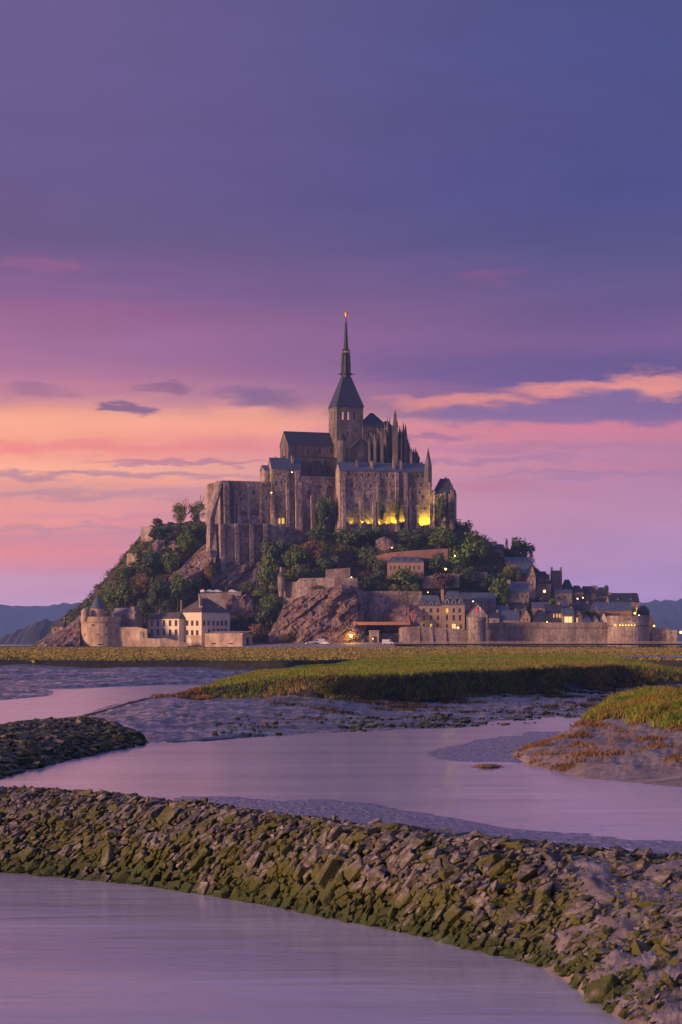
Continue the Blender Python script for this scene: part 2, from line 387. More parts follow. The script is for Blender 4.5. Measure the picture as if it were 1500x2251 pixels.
# ---------------------------------------------------------------- central bank: mud slope below, grass above
bk = [ # px : front under water, waterline, mid mud, grass foot, grass lip, flat, back
    (150, [(195, -.6), (197, -.1), (199, .15), (201, .3), (202, .25), (205, 0), (210, -.8)]),
    (200, [(176, -.5), (GY(1632, 0), 0), (GY(1598, .55), .55), (GY(1570, .75), .75), (GY(1568, .75) + 2, .75), (222, .3), (232, -.8)]),
    (280, [(165, -.5), (GY(1640, 0), 0), (GY(1595, .6), .6), (GY(1549, 1.15), 1.15), (GY(1546, 1.2) + 2, 1.2), (250, .5), (262, -.8)]),
    (360, [(166, -.5), (GY(1634, 0), 0), (GY(1590, .6), .6), (GY(1534, 1.5), 1.5), (GY(1531, 1.6) + 2, 1.65), (GY(1531, 1.6) + 6, 1.3), (GY(1531, 1.6) + 16, -.6)]),
    (450, [(168, -.5), (GY(1630, 0), 0), (GY(1588, .6), .6), (GY(1532, 1.5), 1.55), (GY(1512, 2.4), 2.4), (GY(1512, 2.4) + 9, 2.2), (GY(1512, 2.4) + 19, -.3)]),
    (560, [(172, -.5), (GY(1620, 0), 0), (GY(1580, .6), .6), (GY(1531, 1.5), 1.55), (GY(1500, 3.0), 3.0), (301, 3.05), (314, .6)]),
    (690, [(174, -.5), (GY(1613, 0), 0), (GY(1577, .6), .6), (GY(1533, 1.5), 1.5), (GY(1492, 3.5), 3.5), (338, 3.55), (352, 1.8)]),
    (820, [(176, -.5), (GY(1607, 0), 0), (GY(1575, .6), .6), (GY(1541, 1.4), 1.4), (GY(1487, 3.6), 3.6), (330, 3.75), (520, 3.75)]),
    (950, [(180, -.5), (GY(1600, 0), 0), (GY(1570, .6), .6), (GY(1538, 1.4), 1.4), (GY(1481, 3.7), 3.7), (340, 3.85), (540, 3.9)]),
    (1100, [(185, -.5), (GY(1595, 0), 0), (GY(1562, .65), .65), (GY(1529, 1.4), 1.4), (GY(1476, 3.75), 3.75), (350, 3.9), (540, 3.95)]),
    (1250, [(190, -.5), (GY(1585, 0), 0), (GY(1552, .7), .7), (GY(1520, 1.4), 1.4), (GY(1470, 3.8), 3.8), (360, 3.95), (540, 3.95)]),
    (1360, [(198, -.5), (GY(1575, 0), 0), (GY(1543, .7), .7), (GY(1514, 1.4), 1.4), (GY(1466, 3.75), 3.75), (370, 3.85), (500, 3.8)]),
    (1440, [(212, -.5), (GY(1562, 0), 0), (GY(1532, .7), .7), (GY(1508, 1.4), 1.4), (GY(1474, 3.3), 3.3), (380, 3.2), (420, 2.4)]),
    (1520, [(232, -.5), (GY(1545, 0), 0), (GY(1522, .7), .7), (GY(1504, 1.3), 1.3), (GY(1486, 2.5), 2.5), (380, 2.3), (400, 1.8)]),
    (1900, [(282, -.5), (GY(1530, 0), 0), (GY(1512, .7), .7), (GY(1500, 1.3), 1.3), (GY(1486, 2.4), 2.4), (390, 2.2), (400, 1.8)])]
for i_, (px, k_) in enumerate(bk):
    if px >= 450:
        yl_ = k_[4][0]; row = HZ + (CH - k_[3][1]) / k_[3][0] * F; yf = yl_ - (5 if px > 600 else 3.5); k_[3] = (yf, CH - yf * (row - HZ) / F)
        k_[2] = (k_[1][0] * .45 + yf * .55, k_[3][1] * .55)
def d_bank(x, y, z, t, u):
    a = .30 * vnoise(x, y * .5, 11, .08) + .16 * vnoise(x, y, 12, .35) + .07 * vnoise(x, y, 13, 1.1) + (.16 * furrow(x, y, 4, .11) if t < 3.2 else 0)
    return a * (min(1, max(.2, t - .7)) if t < 4 else .8) * (1 if u > 330 else .55)
bank = Loft(bk, 330, [2, 8, 9, 10, 6, 6], d_bank)
bank.build('mud_bank', 'mud', second=('scarp_mud_shade', 3, 4))

# ---------------------------------------------------------------- right bank: sandy mud with grass hummocks
rb = [(1115, [(142, -.5), (143.5, -.12), (145, -.05), (146, 0), (147, 0), (148, -.1), (150, -.6)]),
      (1150, [(134, -.5), (GY(1676, 0), 0), (GY(1667, .22), .22), (GY(1660, .35), .35), (GY(1657, .4) + 1, .4), (148, .15), (152, -.6)]),
      (1210, [(124, -.5), (GY(1693, 0), 0), (GY(1668, .4), .4), (GY(1645, .7), .7), (GY(1633, .85), .85), (156, .5), (162, -.6)]),
      (1280, [(118, -.5), (GY(1708, 0), 0), (GY(1668, .6), .6), (GY(1630, 1.0), 1.0), (GY(1602, 1.45), 1.45), (172, 1.2), (182, -.6)]),
      (1340, [(114, -.5), (GY(1716, 0), 0), (GY(1668, .7), .7), (GY(1620, 1.2), 1.2), (GY(1584, 1.8), 1.8), (186, 1.8), (200, -.4)]),
      (1400, [(112, -.5), (GY(1722, 0), 0), (GY(1668, .75), .75), (GY(1616, 1.35), 1.35), (GY(1578, 2.0), 2.0), (192, 2.3), (232, 1.6)]),
      (1500, [(110, -.5), (GY(1730, 0), 0), (GY(1672, .8), .8), (GY(1625, 1.4), 1.4), (GY(1583, 2.1), 2.1), (196, 2.4), (244, 1.8)]),
      (1800, [(106, -.5), (GY(1742, 0), 0), (GY(1680, .8), .8), (GY(1630, 1.5), 1.5), (GY(1585, 2.1), 2.1), (198, 2.4), (250, 1.8)])]
def d_rb(x, y, z, t, u):
    a = .22 * vnoise(x, y * .6, 21, .25) + .12 * vnoise(x, y, 22, .8) + .06 * vnoise(x, y, 24, 2.2)
    return a * min(1, max(.12, t - .75))
rbank = Loft(rb, 170, [2, 10, 10, 10, 8, 5], d_rb)
rbank.build('sand_bank', 'mud_sand')

# ---------------------------------------------------------------- shoals drying out in the channel
def d_sh(x, y, z, t, u): return .055 * vnoise(x, y * .55, 31, .16, 3) + .022 * vnoise(x, y, 32, .9, 2)
sh = Loft(px_cols([(330, [(1752, -.08), (1750, -.05), (1748, -.05), (1747, -.08)]), (480, [(1790, .02), (1766, .035), (1754, .03), (1748, -.05)]), (700, [(1840, .04), (1790, .06), (1760, .05), (1750, -.06)]),
                     (820, [(1870, .05), (1810, .06), (1772, .05), (1762, -.06)]), (950, [(1890, .05), (1830, .05), (1796, .05), (1786, -.06)]), (1100, [(1900, .06), (1850, .055), (1822, .05), (1812, -.06)]),
                     (1250, [(1915, .06), (1870, .045), (1836, .04), (1824, -.05)]), (1420, [(1925, .06), (1890, .035), (1856, .02), (1838, -.05)]), (1600, [(1935, .06), (1900, .035), (1870, .01), (1850, -.06)])]), 150, 14, d_sh)
sh.build('mud_shoal', 'mud_flat')
sh2 = Loft(px_cols([(915, [(1666, -.08), (1665, -.04), (1662, -.04), (1660, -.08)]), (960, [(1676, -.06), (1668, .03), (1650, .05), (1638, -.06)]), (1050, [(1682, -.06), (1672, .05), (1636, .06), (1617, -.06)]),
                     (1150, [(1684, -.04), (1668, .06), (1625, .07), (1605, -.06)]), (1240, [(1672, 0.0), (1650, .06), (1615, .06), (1598, -.06)]), (1330, [(1640, .0), (1625, .04), (1605, .03), (1592, -.06)])]), 80, 14, d_sh)
sh2.build('mud_shoal', 'mud_flat')
drift = Loft(px_cols([(1046, [(1687, -.1), (1686, .0), (1684, .02), (1682, -.1)]), (1060, [(1687.5, -.1), (1686, .12), (1682, .16), (1680, -.1)]), (1085, [(1687.5, -.1), (1686, .12), (1682, .14), (1680, -.1)]), (1098, [(1687, -.1), (1686, .0), (1684, .02), (1682, -.1)])]), 20, 4,
             lambda x, y, z, t, u: .1 * vnoise(x, y, 7, 2.)); drift.build('mud_hump', 'turf')

# ---------------------------------------------------------------- rubble groynes
def rock_mat(name, cols, moss, mlo, mhi):
    m = mat(name, cols, scale=4.5, detail=8, rough=.8, bump=1.0, bscale=9, bdist=.07, spec=.35)
    t = m.node_tree; nd = t.nodes; bs = nd['Principled BSDF']
    src = bs.inputs['Base Color'].links[0].from_socket
    g = nd.new('ShaderNodeNewGeometry'); oi = nd.new('ShaderNodeObjectInfo')
    # every stone its own tint
    ri = nd.new('ShaderNodeMapRange'); ri.inputs[3].default_value = .55; ri.inputs[4].default_value = 1.45
    t.links.new(g.outputs['Random Per Island'], ri.inputs[0])
    sc2 = nd.new('ShaderNodeVectorMath'); sc2.operation = 'SCALE'; t.links.new(src, sc2.inputs[0]); t.links.new(ri.outputs[0], sc2.inputs['Scale'])
    n = nd.new('ShaderNodeTexNoise'); n.inputs['Scale'].default_value = 1.0; n.inputs['Detail'].default_value = 5
    t.links.new(g.outputs['Position'], n.inputs['Vector'])
    se = nd.new('ShaderNodeSeparateXYZ'); t.links.new(g.outputs['Position'], se.inputs[0])
    hh = nd.new('ShaderNodeMapRange'); hh.inputs[1].default_value = 1.7; hh.inputs[2].default_value = .1; hh.inputs[3].default_value = -.03; hh.inputs[4].default_value = .14
    t.links.new(se.outputs[2], hh.inputs[0])
    ad = nd.new('ShaderNodeMath'); ad.operation = 'ADD'; t.links.new(n.outputs['Fac'], ad.inputs[0]); t.links.new(hh.outputs[0], ad.inputs[1])
    sn = nd.new('ShaderNodeSeparateXYZ'); t.links.new(g.outputs['True Normal'], sn.inputs[0])
    sm_ = nd.new('ShaderNodeMath'); sm_.operation = 'MULTIPLY_ADD'; sm_.inputs[1].default_value = -.13; t.links.new(sn.outputs[2], sm_.inputs[0]); t.links.new(ad.outputs[0], sm_.inputs[2]); ad = sm_
    mr = nd.new('ShaderNodeMapRange'); mr.inputs[1].default_value = mlo; mr.inputs[2].default_value = mhi; mr.interpolation_type = 'SMOOTHSTEP'
    t.links.new(ad.outputs[0], mr.inputs[0])
    mx = nd.new('ShaderNodeMix'); mx.data_type = 'RGBA'; mx.inputs[7].default_value = (*moss, 1)
    lo_ = nd.new('ShaderNodeMapRange'); lo_.inputs[1].default_value = .9; lo_.inputs[2].default_value = .1; t.links.new(se.outputs[2], lo_.inputs[0])
    mg = nd.new('ShaderNodeMix'); mg.data_type = 'RGBA'; mg.inputs[6].default_value = (*moss, 1); mg.inputs[7].default_value = (moss[0] * .42, moss[1] * .62, moss[2] * .6, 1)
    t.links.new(lo_.outputs[0], mg.inputs[0]); t.links.new(mg.outputs[2], mx.inputs[7])
    t.links.new(mr.outputs[0], mx.inputs[0]); t.links.new(sc2.outputs[0], mx.inputs[6]); t.links.new(mx.outputs[2], bs.inputs['Base Color'])
    return m
rock_mat('groyne_rock', [(.055, .049, .042), (.13, .116, .10), (.30, .27, .245)], (.088, .093, .02), .355, .54)
rock_mat('weed_rock', [(.07, .065, .05), (.12, .11, .085), (.20, .18, .16)], (.035, .048, .012), .36, .58)

from mathutils import Matrix
def rock_mesh(seed, mname):
    """angular quarried block: jittered slab, broken corners"""
    r = random.Random(seed)
    bm = bmesh.new()
    ax = (1.0, r.uniform(.5, .8), r.uniform(.24, .46))
    for sx in (-1, 1):
        for sy in (-1, 1):
            for sz in (-1, 1):
                if r.random() < .12: continue
                k = r.uniform(.62, 1.0)
                bm.verts.new((sx * ax[0] * r.uniform(.55, 1.0) * k, sy * ax[1] * r.uniform(.6, 1.0), sz * ax[2] * r.uniform(.65, 1.0)))
    for k in range(4):
        v = Vector((r.gauss(0, 1), r.gauss(0, 1), r.gauss(0, 1))).normalized()
        bm.verts.new((v.x * ax[0] * .98, v.y * ax[1] * .98, v.z * ax[2] * 1.05))
    h = bmesh.ops.convex_hull(bm, input=bm.verts)
    bmesh.ops.delete(bm, geom=[g for g in set(h['geom_interior']) | set(h['geom_unused']) if isinstance(g, bmesh.types.BMVert)], context='VERTS')
    bmesh.ops.dissolve_limit(bm, angle_limit=math.radians(14), verts=bm.verts, edges=bm.edges)
    bmesh.ops.bevel(bm, geom=list(bm.edges), offset=.05, segments=1, affect='EDGES', clamp_overlap=True)
    bmesh.ops.triangulate(bm, faces=bm.faces)
    for v in bm.verts: v.co += Vector((r.gauss(0, .012), r.gauss(0, .012), r.gauss(0, .012)))
    me = bpy.data.meshes.new('stone'); bm.to_mesh(me); bm.free(); me.materials.append(MATS[mname])
    return me

def rubble(root, loft, mname, pts, top, seed, tilt=(0, 0), align=None):
    """pts: [(pos, normal, size)]; the `top` largest in view become stones of their own, the rest one mass"""
    r = random.Random(seed)
    vars_ = [rock_mesh(seed * 100 + k, mname) for k in range(22)]
    data = [(np.array([v.co[:] for v in me.vertices]), [tuple(p.vertices) for p in me.polygons]) for me in vars_]
    order = sorted(range(len(pts)), key=lambda k: -pts[k][2] * (.55 + .45 * max(0, -pts[k][1].y)) / pts[k][0].y)
    inview = [k for k in order if len(pts[k]) == 3 and -20 < 750 + pts[k][0].x / pts[k][0].y * F < 1520 and HZ + (CH - pts[k][0].z) / pts[k][0].y * F < 2290]
    big = set(inview[:top])
    V = []; Fc = []; base = 0
    org = root.location
    for k, q_ in enumerate(pts):
        p, n, s = q_[:3]
        vi = r.randrange(len(vars_))
        nn = (n + Vector((r.gauss(tilt[0], .26), r.gauss(tilt[1], .26), .25))).normalized()
        if align:
            ang = r.gauss(0, .5) + (math.pi if r.random() < .5 else 0); xa = Vector(align)
            xa = (xa - nn * xa.dot(nn)).normalized(); ya = nn.cross(xa)
            R = Matrix((xa, ya, nn)).transposed() @ Matrix.Rotation(ang, 3, 'Z')
        else: R = nn.to_track_quat('Z', 'Y').to_matrix().to_3x3() @ Matrix.Rotation(r.uniform(0, 6.283), 3, 'Z')
        sv = (s * r.uniform(.85, 1.25), s * r.uniform(.85, 1.15), s * r.uniform(.8, 1.25))
        loc = p + n * (s * r.uniform(.0, .3) if len(q_) == 3 else -s * .35)
        if k in big:
            o = link('stone', vars_[vi], root, loc - Vector(org)); o.rotation_euler = R.to_euler(); o.scale = sv
        else:
            co, fs = data[vi]
            w = (co * np.array(sv)) @ np.array(R).T + np.array(loc - Vector(org))
            V.append(w); Fc += [tuple(i + base for i in f) for f in fs]; base += len(co)
    if V:
        me = bpy.data.meshes.new('loose_stone'); me.from_pydata(np.concatenate(V).tolist(), [], Fc); me.materials.append(MATS[mname])
        o = link('loose_stone', me, root); o['kind'] = 'stuff'

def spread_pts(loft, count, mind, size, seed, t0, t1, screen=.3, keep=None):
    r = random.Random(seed); grid = {}; out = []
    for fu, ft in loft.scatter(count, t0, t1, screen):
        p, n = loft.at(fu, ft)
        s = size(r, p, ft)
        if s is None: continue
        d = mind * s
        c = (int(p.x / .6), int(p.y / .6)); ok = True
        for a in range(-2, 3):
            for e in range(-2, 3):
                for (qq, dd) in grid.get((c[0] + a, c[1] + e), ()):
                    if (qq - p).length < (d + dd) * .5: ok = False; break
                if not ok: break
            if not ok: break
        if ok:
            grid.setdefault(c, []).append((p, d)); out.append((p, n, s))
    return out

# foreground groyne
front = [(-150, 1900), (0, 1918), (150, 1930), (300, 1945), (450, 1966), (600, 1992), (750, 2024), (900, 2052), (1000, 2078), (1100, 2102), (1200, 2128), (1260, 2162), (1300, 2192), (1345, 2222), (1400, 2262), (1500, 2340), (1650, 2450)]
crest = [(-150, 1732), (0, 1738), (150, 1746), (300, 1761), (450, 1779), (600, 1797), (750, 1815), (900, 1832), (1000, 1845), (1200, 1868), (1350, 1882), (1500, 1893), (1650, 1902)]
gc = []
for px in range(-150, 1651, 50):
    pf = np.interp(px, *zip(*front)); pc = np.interp(px, *zip(*crest)); wide = min(1, max(0, (px - 950) / 450))
    Yf = GY(pf, 0); zc = 2.25 - .3 * wide; Yc = GY(pc, zc); dY = Yc - Yf
    gc.append((px, [(Yf - 2.2, -.9), (Yf, -.05 + .1 * wide), (Yf + dY * (.33 + .07 * wide), zc * (.56 - .18 * wide)), (Yf + dY * .68, zc * (.88 - .14 * wide)), (Yc, zc), (Yc + 3.0, zc - .35), (Yc + 6.5, -.8)]))
def d_g(x, y, z, t, u):
    w = min(1, max(0, (u - 950) / 450))
    return .14 * vnoise(x, y, 41, .5) + (.05 + .10 * w) * vnoise(x * 1.2 + y * .8, y * .9 - x * .5, 42, 1.6) + .05 * w * vnoise(x, y, 43, 5, 3)
gl = Loft(gc, 260, [3, 14, 14, 12, 6, 5], d_g)
groyne = empty('rock_groyne', (0, 65, 0), 'long rubble groyne of mossy angular stones across the foreground river', 'groyne')
gb = Loft(gc, 140, [3, 10, 10, 8, 6, 5], lambda x, y, z, t, u: -.34)
gb.build('rubble_bed', 'bed', None, True, groyne)
# drifts of silt that bury the stones of the near end
def d_silt(x, y, z, t, u):
    w = min(1, max(0, (u - 960) / 330)); e = min(1, min(t / .5, 1) * min(1, max(0, (4.6 - t) / .8)))
    return -.5 + .62 * e * w + .18 * vnoise(x * 1.2 + y * .6, y * .8 - x * .6, 44, .7) + .07 * vnoise(x + y, (y - x) * .4, 42, 2.2)
gs = Loft([c for c in gc if c[0] >= 900], 150, [3, 16, 16, 12, 6, 5], d_silt)
gs.build('silt_drift', 'silt', None, True, groyne)
def gsize(r, p, ft):
    px = 750 + p.x / p.y * F
    w = min(1, max(0, (px - 1000) / 380))
    if w > 0 and vnoise(p.x, p.y, 55, .35) < -.2 - (1 - w) * .6: return None
    if r.random() < w * .3: return None
    return min(.47, max(.13, .30 * math.exp(r.gauss(0, .34)) * (1 - .12 * w)))
pts = spread_pts(gl, 24000, 1.04, gsize, 5, .85, 5.2)
under = [(p, n, s, 1) for p, n, s in spread_pts(gl, 9000, 1.0, lambda r, p, ft: .36 if 750 + p.x / p.y * F < 1150 else None, 15, .7, 5.0)]
small = spread_pts(gl, 4000, 1.8, lambda r, p, ft: r.uniform(.08, .15), 25, .85, 5.0)
print('groyne stones', len(pts), len(under))
rubble(groyne, gl, 'groyne_rock', pts + under + [(q[0] + q[1] * .12, q[1], q[2]) for q in small], 300, 3, tilt=(-.32, -.12), align=(1, .25, .35))

# weedy groyne on the far side, left
gc2 = []
for px, pf, pc, zc in ((-250, 1735, 1606, 1.4), (-100, 1725, 1604, 1.4), (0, 1712, 1598, 1.4), (60, 1695, 1590, 1.4), (130, 1676, 1584, 1.35), (200, 1661, 1582, 1.2), (240, 1652, 1592, .95), (280, 1645, 1612, .6), (318, 1638, 1631, .12)):
    Yf = GY(pf, 0); Yc = GY(pc, zc); d = Yc - Yf
    gc2.append((px, [(Yf - 4, -.8), (Yf, 0), (Yf + d * .4, zc * .55), (Yc, zc), (Yc + 5, zc * .8), (Yc + 12, -.8)]))
gl2 = Loft(gc2, 110, [3, 10, 10, 6, 5], lambda x, y, z, t, u: .14 * vnoise(x, y, 61, .4))
groyne2 = empty('rock_groyne', (-20, 150, 0), 'short dark weed-covered groyne of small stones running into the river bend', 'groyne')
gl2.build('rubble_bed', 'silt', None, True, groyne2)
def gsize2(r, p, ft): return min(.7, max(.2, .36 * math.exp(r.gauss(0, .3))))
pts = spread_pts(gl2, 9000, 1.05, gsize2, 6, .9, 4.3)
print('far groyne stones', len(pts))
rubble(groyne2, gl2, 'weed_rock', pts, 300, 4)

# stones and wrack along the waterline of the far bank
rk = random.Random(12); pts = []
for k in range(2100):
    px = rk.uniform(470, 1330); a = abs(rk.gauss(0, .42))
    fu = (px - 150) / (1900 - 150) * 329
    if not 600 < px and rk.random() < .6: continue
    p, n = bank.at(fu, 2 + 8 * min(.98, a) + rk.uniform(-.6, .2))
    if vnoise(p.x, p.y, 77, .16) < .0: continue
    pts.append((p, n, .15 * math.exp(rk.gauss(0, .5))))
sroot = empty('shore_stones', (10, 180, 0), 'scatter of small dark stones along the far muddy waterline', 'stones')
sroot['kind'] = 'stuff'
rubble(sroot, bank, 'weed_rock', pts, 0, 9)

# ---------------------------------------------------------------- grass
def grass_mat(name, cols, scale, stretch=(1, 1, 1)):
    m = mat(name, cols, scale=scale, stretch=stretch, rough=.9, spec=.15, detail=4, lo=.36, hi=.64)
    t = m.node_tree; nd = t.nodes; bs = nd['Principled BSDF']
    src = bs.inputs['Base Color'].links[0].from_socket
    g = nd.new('ShaderNodeNewGeometry'); ri = nd.new('ShaderNodeMapRange'); ri.inputs[3].default_value = .65; ri.inputs[4].default_value = 1.4
    t.links.new(g.outputs['Random Per Island'], ri.inputs[0])
    s2 = nd.new('ShaderNodeVectorMath'); s2.operation = 'SCALE'; t.links.new(src, s2.inputs[0]); t.links.new(ri.outputs[0], s2.inputs['Scale'])
    t.links.new(s2.outputs[0], bs.inputs['Base Color'])
    return m
G1, G2, RU, RU2 = (.055, .085, .012), (.10, .125, .014), (.15, .085, .03), (.10, .06, .028)
grass_mat('grass_bank', [(.08, .15, .028), (.145, .24, .028), (.235, .265, .045), (.27, .18, .07)], .045, (.4, 1, 1))
grass_mat('grass_russet', [(.15, .09, .045), (.22, .13, .055), (.29, .18, .075)], .2)
grass_mat('grass_lush', [(.10, .17, .025), (.17, .23, .03), (.27, .25, .05), (.33, .20, .06)], .28)
grass_mat('grass_far', [(.17, .19, .045), (.28, .24, .065), (.36, .25, .11)], .02, (.3, 1, 1))

def blades(name, m, pts, seed, h, w, nb=3, lean=.5, clump=.15):
    r = random.Random(seed); V = []; Fc = []
    for p, hs in pts:
        for k in range(nb):
            a = r.uniform(0, 6.283); ox, oy = r.gauss(0, clump), r.gauss(0, clump)
            hh = h * hs * r.uniform(.6, 1.25); ww = w * r.uniform(.7, 1.4)
            lx, ly = r.gauss(.12, lean) * hh, r.gauss(0, lean) * hh
            cx, cy = math.cos(a) * ww, math.sin(a) * ww * .4
            bx, by, bz = p.x + ox, p.y + oy, p.z - .05
            i = len(V)
            V += [(bx - cx, by - cy, bz), (bx + cx, by + cy, bz), (bx + cx * .7 + lx * .4, by + cy * .7 + ly * .4, bz + hh * .62), (bx - cx * .7 + lx * .4, by - cy * .7 + ly * .4, bz + hh * .6), (bx + lx, by + ly, bz + hh)]
            Fc += [(i, i + 1, i + 2, i + 3), (i + 3, i + 2, i + 4)]
    me = bpy.data.meshes.new(name); me.from_pydata(V, [], Fc); me.materials.append(MATS[m])
    return link(name, me)
def pick(loft, count, t0, t1, screen, f):
    out = []
    for fu, ft in loft.scatter(count, t0, t1, screen):
        p, n = loft.at(fu, ft); px = 750 + p.x / p.y * F
        if not -60 < px < 1560: continue
        h = f(p, px, ft)
        if h: out.append((p, h) if not isinstance(h, tuple) else (p, *h))
    return out
# bank top and face (rows 3.. of the loft)
def fb(p, px, ft):
    if px < 335: return None
    e = vnoise(p.x, p.y, 81, .09)
    foot = (ft - 19) / 10          # 0 at foot of grass, 1 at lip
    if foot < .05 + .55 * e + .3 * vnoise(p.x, p.y, 82, .4): return None
    return ((1.0 + .5 * e) * (1.0 if foot < 1 else .7) * (.6 if px < 420 else 1), foot)
gpts = pick(bank, 80000, 2.8, 6, 1.5, fb)
gm = [g for g in gpts if 750 + g[0].x / g[0].y * F > 470 + 140 * vnoise(g[0].x, g[0].y, 83, .05)]
gr = [g for g in gpts if 750 + g[0].x / g[0].y * F <= 470 + 140 * vnoise(g[0].x, g[0].y, 83, .05)]
face_ = [g for g in gm if g[2] < 1.0]; gm = [g for g in gm if g[2] >= 1.0 or (hash(g[0].x) % 5 == 0)]; gr = [g[:2] for g in gr]; gm = [g[:2] for g in gm]
grass_mat('grass_scrub_shaded', [(.045, .08, .025), (.09, .13, .035), (.15, .15, .05), (.20, .15, .07)], .16)  # darker than the top grass: shade of the unlit face put into the colour
tag(blades('bank_scrub', 'grass_scrub_shaded', [g[:2] for g in face_], 12, .62, .06, 6, lean=.6, clump=.35), 'rough scrub on the steep face of the grassy river bank, shade painted into its colour', 'scrub', kind='stuff')
tag(blades('bank_grass', 'grass_bank', gm, 1, .62, .085, 4), 'thick green grass covering the low river bank before the island', 'grass', kind='stuff')
tag(blades('russet_grass', 'grass_russet', gr, 2, .55, .085, 4), 'russet dry grass on the pointed end of the river bank', 'grass', kind='stuff')
grass_mat('grass_tuft', [(.03, .03, .018), (.06, .05, .028), (.12, .08, .04)], .25)
# tufts on the mud below
tp = pick(bank, 16000, 1.5, 3.3, 1.2, lambda p, px, ft: (.9 if vnoise(p.x, p.y, 85, .2) > .42 - .5 * max(0, (ft - 12) / 10) and px > 600 else None))
tag(blades('mud_tufts', 'grass_tuft', tp, 3, .34, .07, 5, lean=.8, clump=.3), 'brownish tufts growing on the mud below the grassy bank', 'grass', kind='stuff')
# far marsh
mp_ = pick(marsh, 26000, 1.6, 5.6, 1.3, lambda p, px, ft: .8 + .9 * max(0, vnoise(p.x, p.y * .35, 87, .02)))
tag(blades('marsh_grass', 'grass_far', mp_, 4, .55, .30, 3, clump=.6), 'yellow-green and russet grass of the wide flat marsh', 'grass', kind='stuff')
# right bank: hummocks of long grass, brown tufts on the slope
hum = []
rh = random.Random(31)
for k in range(46):
    px = rh.uniform(1345, 1590); Yc = rh.uniform(150, 205) if px > 1400 else rh.uniform(166, 196)
    if px > 1470: Yc = rh.uniform(148, 210)
    hum.append((X(px, Yc), Yc, rh.uniform(.5, 1.1), rh.uniform(1.0, 2.6)))
for px, Yc, hh, rr in ((1312, 164, .45, .9), (1325, 170, .5, 1.0), (1360, 176, .9, 1.6), (1385, 180, 1.1, 2.2), (1425, 172, 1.15, 2.2), (1470, 166, 1.1, 2.4), (1500, 158, 1.0, 2.2), (1480, 150, .7, 1.4)):
    hum.append((X(px, Yc), Yc, hh, rr))
hp = []
def zr(x, y):
    px = 750 + x / y * F
    fu = (px - 1115) / (1800 - 1115) * 169
    if not 0 <= fu < 169: return None
    i = int(fu); col = rbank.Y[i]
    if y < col[0] or y > col[-1]: return None
    return float(np.interp(y, col, rbank.Z[i]))
for hx, hy, hh, rr in hum:
    for k in range(int(190 * rr)):
        a = rh.uniform(0, 6.283); q = math.sqrt(rh.random()) * rr
        x, y = hx + math.cos(a) * q, hy + math.sin(a) * q * 1.4
        z = zr(x, y)
        if z is None: continue
        hp.append((Vector((x, y, z + max(0, hh * (1 - (q / rr) ** 2)) * .8)), .8 + .4 * rh.random()))
# the rooted earth of each hummock
hb = MB()
for hx, hy, hh, rr in hum:
    z = zr(hx, hy)
    if z is None: continue
    vs = [(hx, hy, z + hh * .8)]; n = 10
    for j in (1, 2, 3):
        for k in range(n):
            a = 6.283 * k / n; q = rr * j / 3 * (1 + .12 * math.sin(3 * a + hx)); zz = zr(hx + math.cos(a) * q, hy + math.sin(a) * q * 1.4)
            vs.append((hx + math.cos(a) * q, hy + math.sin(a) * q * 1.4, (z if zz is None else zz) + hh * .8 * (1 - (j / 3) ** 2) - (.1 if j == 3 else 0)))
    fs = [(0, 1 + k, 1 + (k + 1) % n) for k in range(n)] + [(1 + j * n + k, 1 + (j + 1) * n + k, 1 + (j + 1) * n + (k + 1) % n, 1 + j * n + (k + 1) % n) for j in range(2) for k in range(n)]
    hb.add(vs, fs)
o = hb.build('hummock_earth', MATS['turf'], smooth=True); o['kind'] = 'stuff'; o['label'] = 'rooted earth under the tall grass of the near sandy bank'
tag(blades('hummock_grass', 'grass_lush', hp, 5, .62, .045, 4, lean=.45, clump=.12), 'tall lush grass hummocks on top of the sandy bank', 'grass', kind='stuff')
def frb(p, px, ft):
    e = vnoise(p.x, p.y, 91, .33)
    lim = .2 if px < 1300 else .36
    return .8 + e if e > lim else None
tp = pick(rbank, 9000, 1.15, 4.6, .5, frb)
tag(blades('bank_tufts', 'grass_russet', tp, 6, .26, .04, 6, lean=.8, clump=.2), 'brown flattened weed tufts on the sandy mud slope', 'grass', kind='stuff')
tp = [(p, h) for p, h in pick(drift, 300, 0, 3, .5, lambda p, px, ft: .6)]
tag(blades('drift_weed', 'grass_russet', tp, 8, .12, .03, 4, lean=1.0), 'dark clump of weed stranded in the middle of the river', 'weed', kind='stuff')
# ---------------------------------------------------------------- far hills
mat('far_wood', [(.03, .045, .025), (.05, .065, .03)], scale=.01, rough=1)
mat('islet', [(.05, .055, .03), (.09, .075, .055)], scale=.02, rough=1)
def ridge(name, prof, Y, depth, m, amp):
    b = MB(); n = 160
    pxs = np.linspace(prof[0][0], prof[-1][0], n)
    rows = []
    for j in range(7):
        row = []
        for px in pxs:
            zt = max(1.0, Z(np.interp(px, *zip(*prof)), Y))
            f = math.sin(math.pi * .5 * min(1, j / 3)) if j <= 3 else 1 - (j - 3) / 3
            y = Y - depth + depth * j / 3
            z = -2 + (zt + 2) * f + (amp * vnoise(px * .09, j * .7, Y, 1.0, 5) * f if j else 0)
            row.append((X(px, Y), y, z))
        rows.append(row)
    b.add([p for r_ in rows for p in r_], [(j * n + i, j * n + i + 1, (j + 1) * n + i + 1, (j + 1) * n + i) for j in range(6) for i in range(n - 1)])
    o = b.build(name, MATS[m], smooth=True); o['kind'] = 'structure'
ridge('hills', [(-900, 1352), (-400, 1338), (-100, 1328), (0, 1327), (40, 1333), (90, 1333), (150, 1326), (190, 1325), (260, 1330), (420, 1345), (600, 1385), (720, 1404)], 9000, 900, 'far_wood', 11)
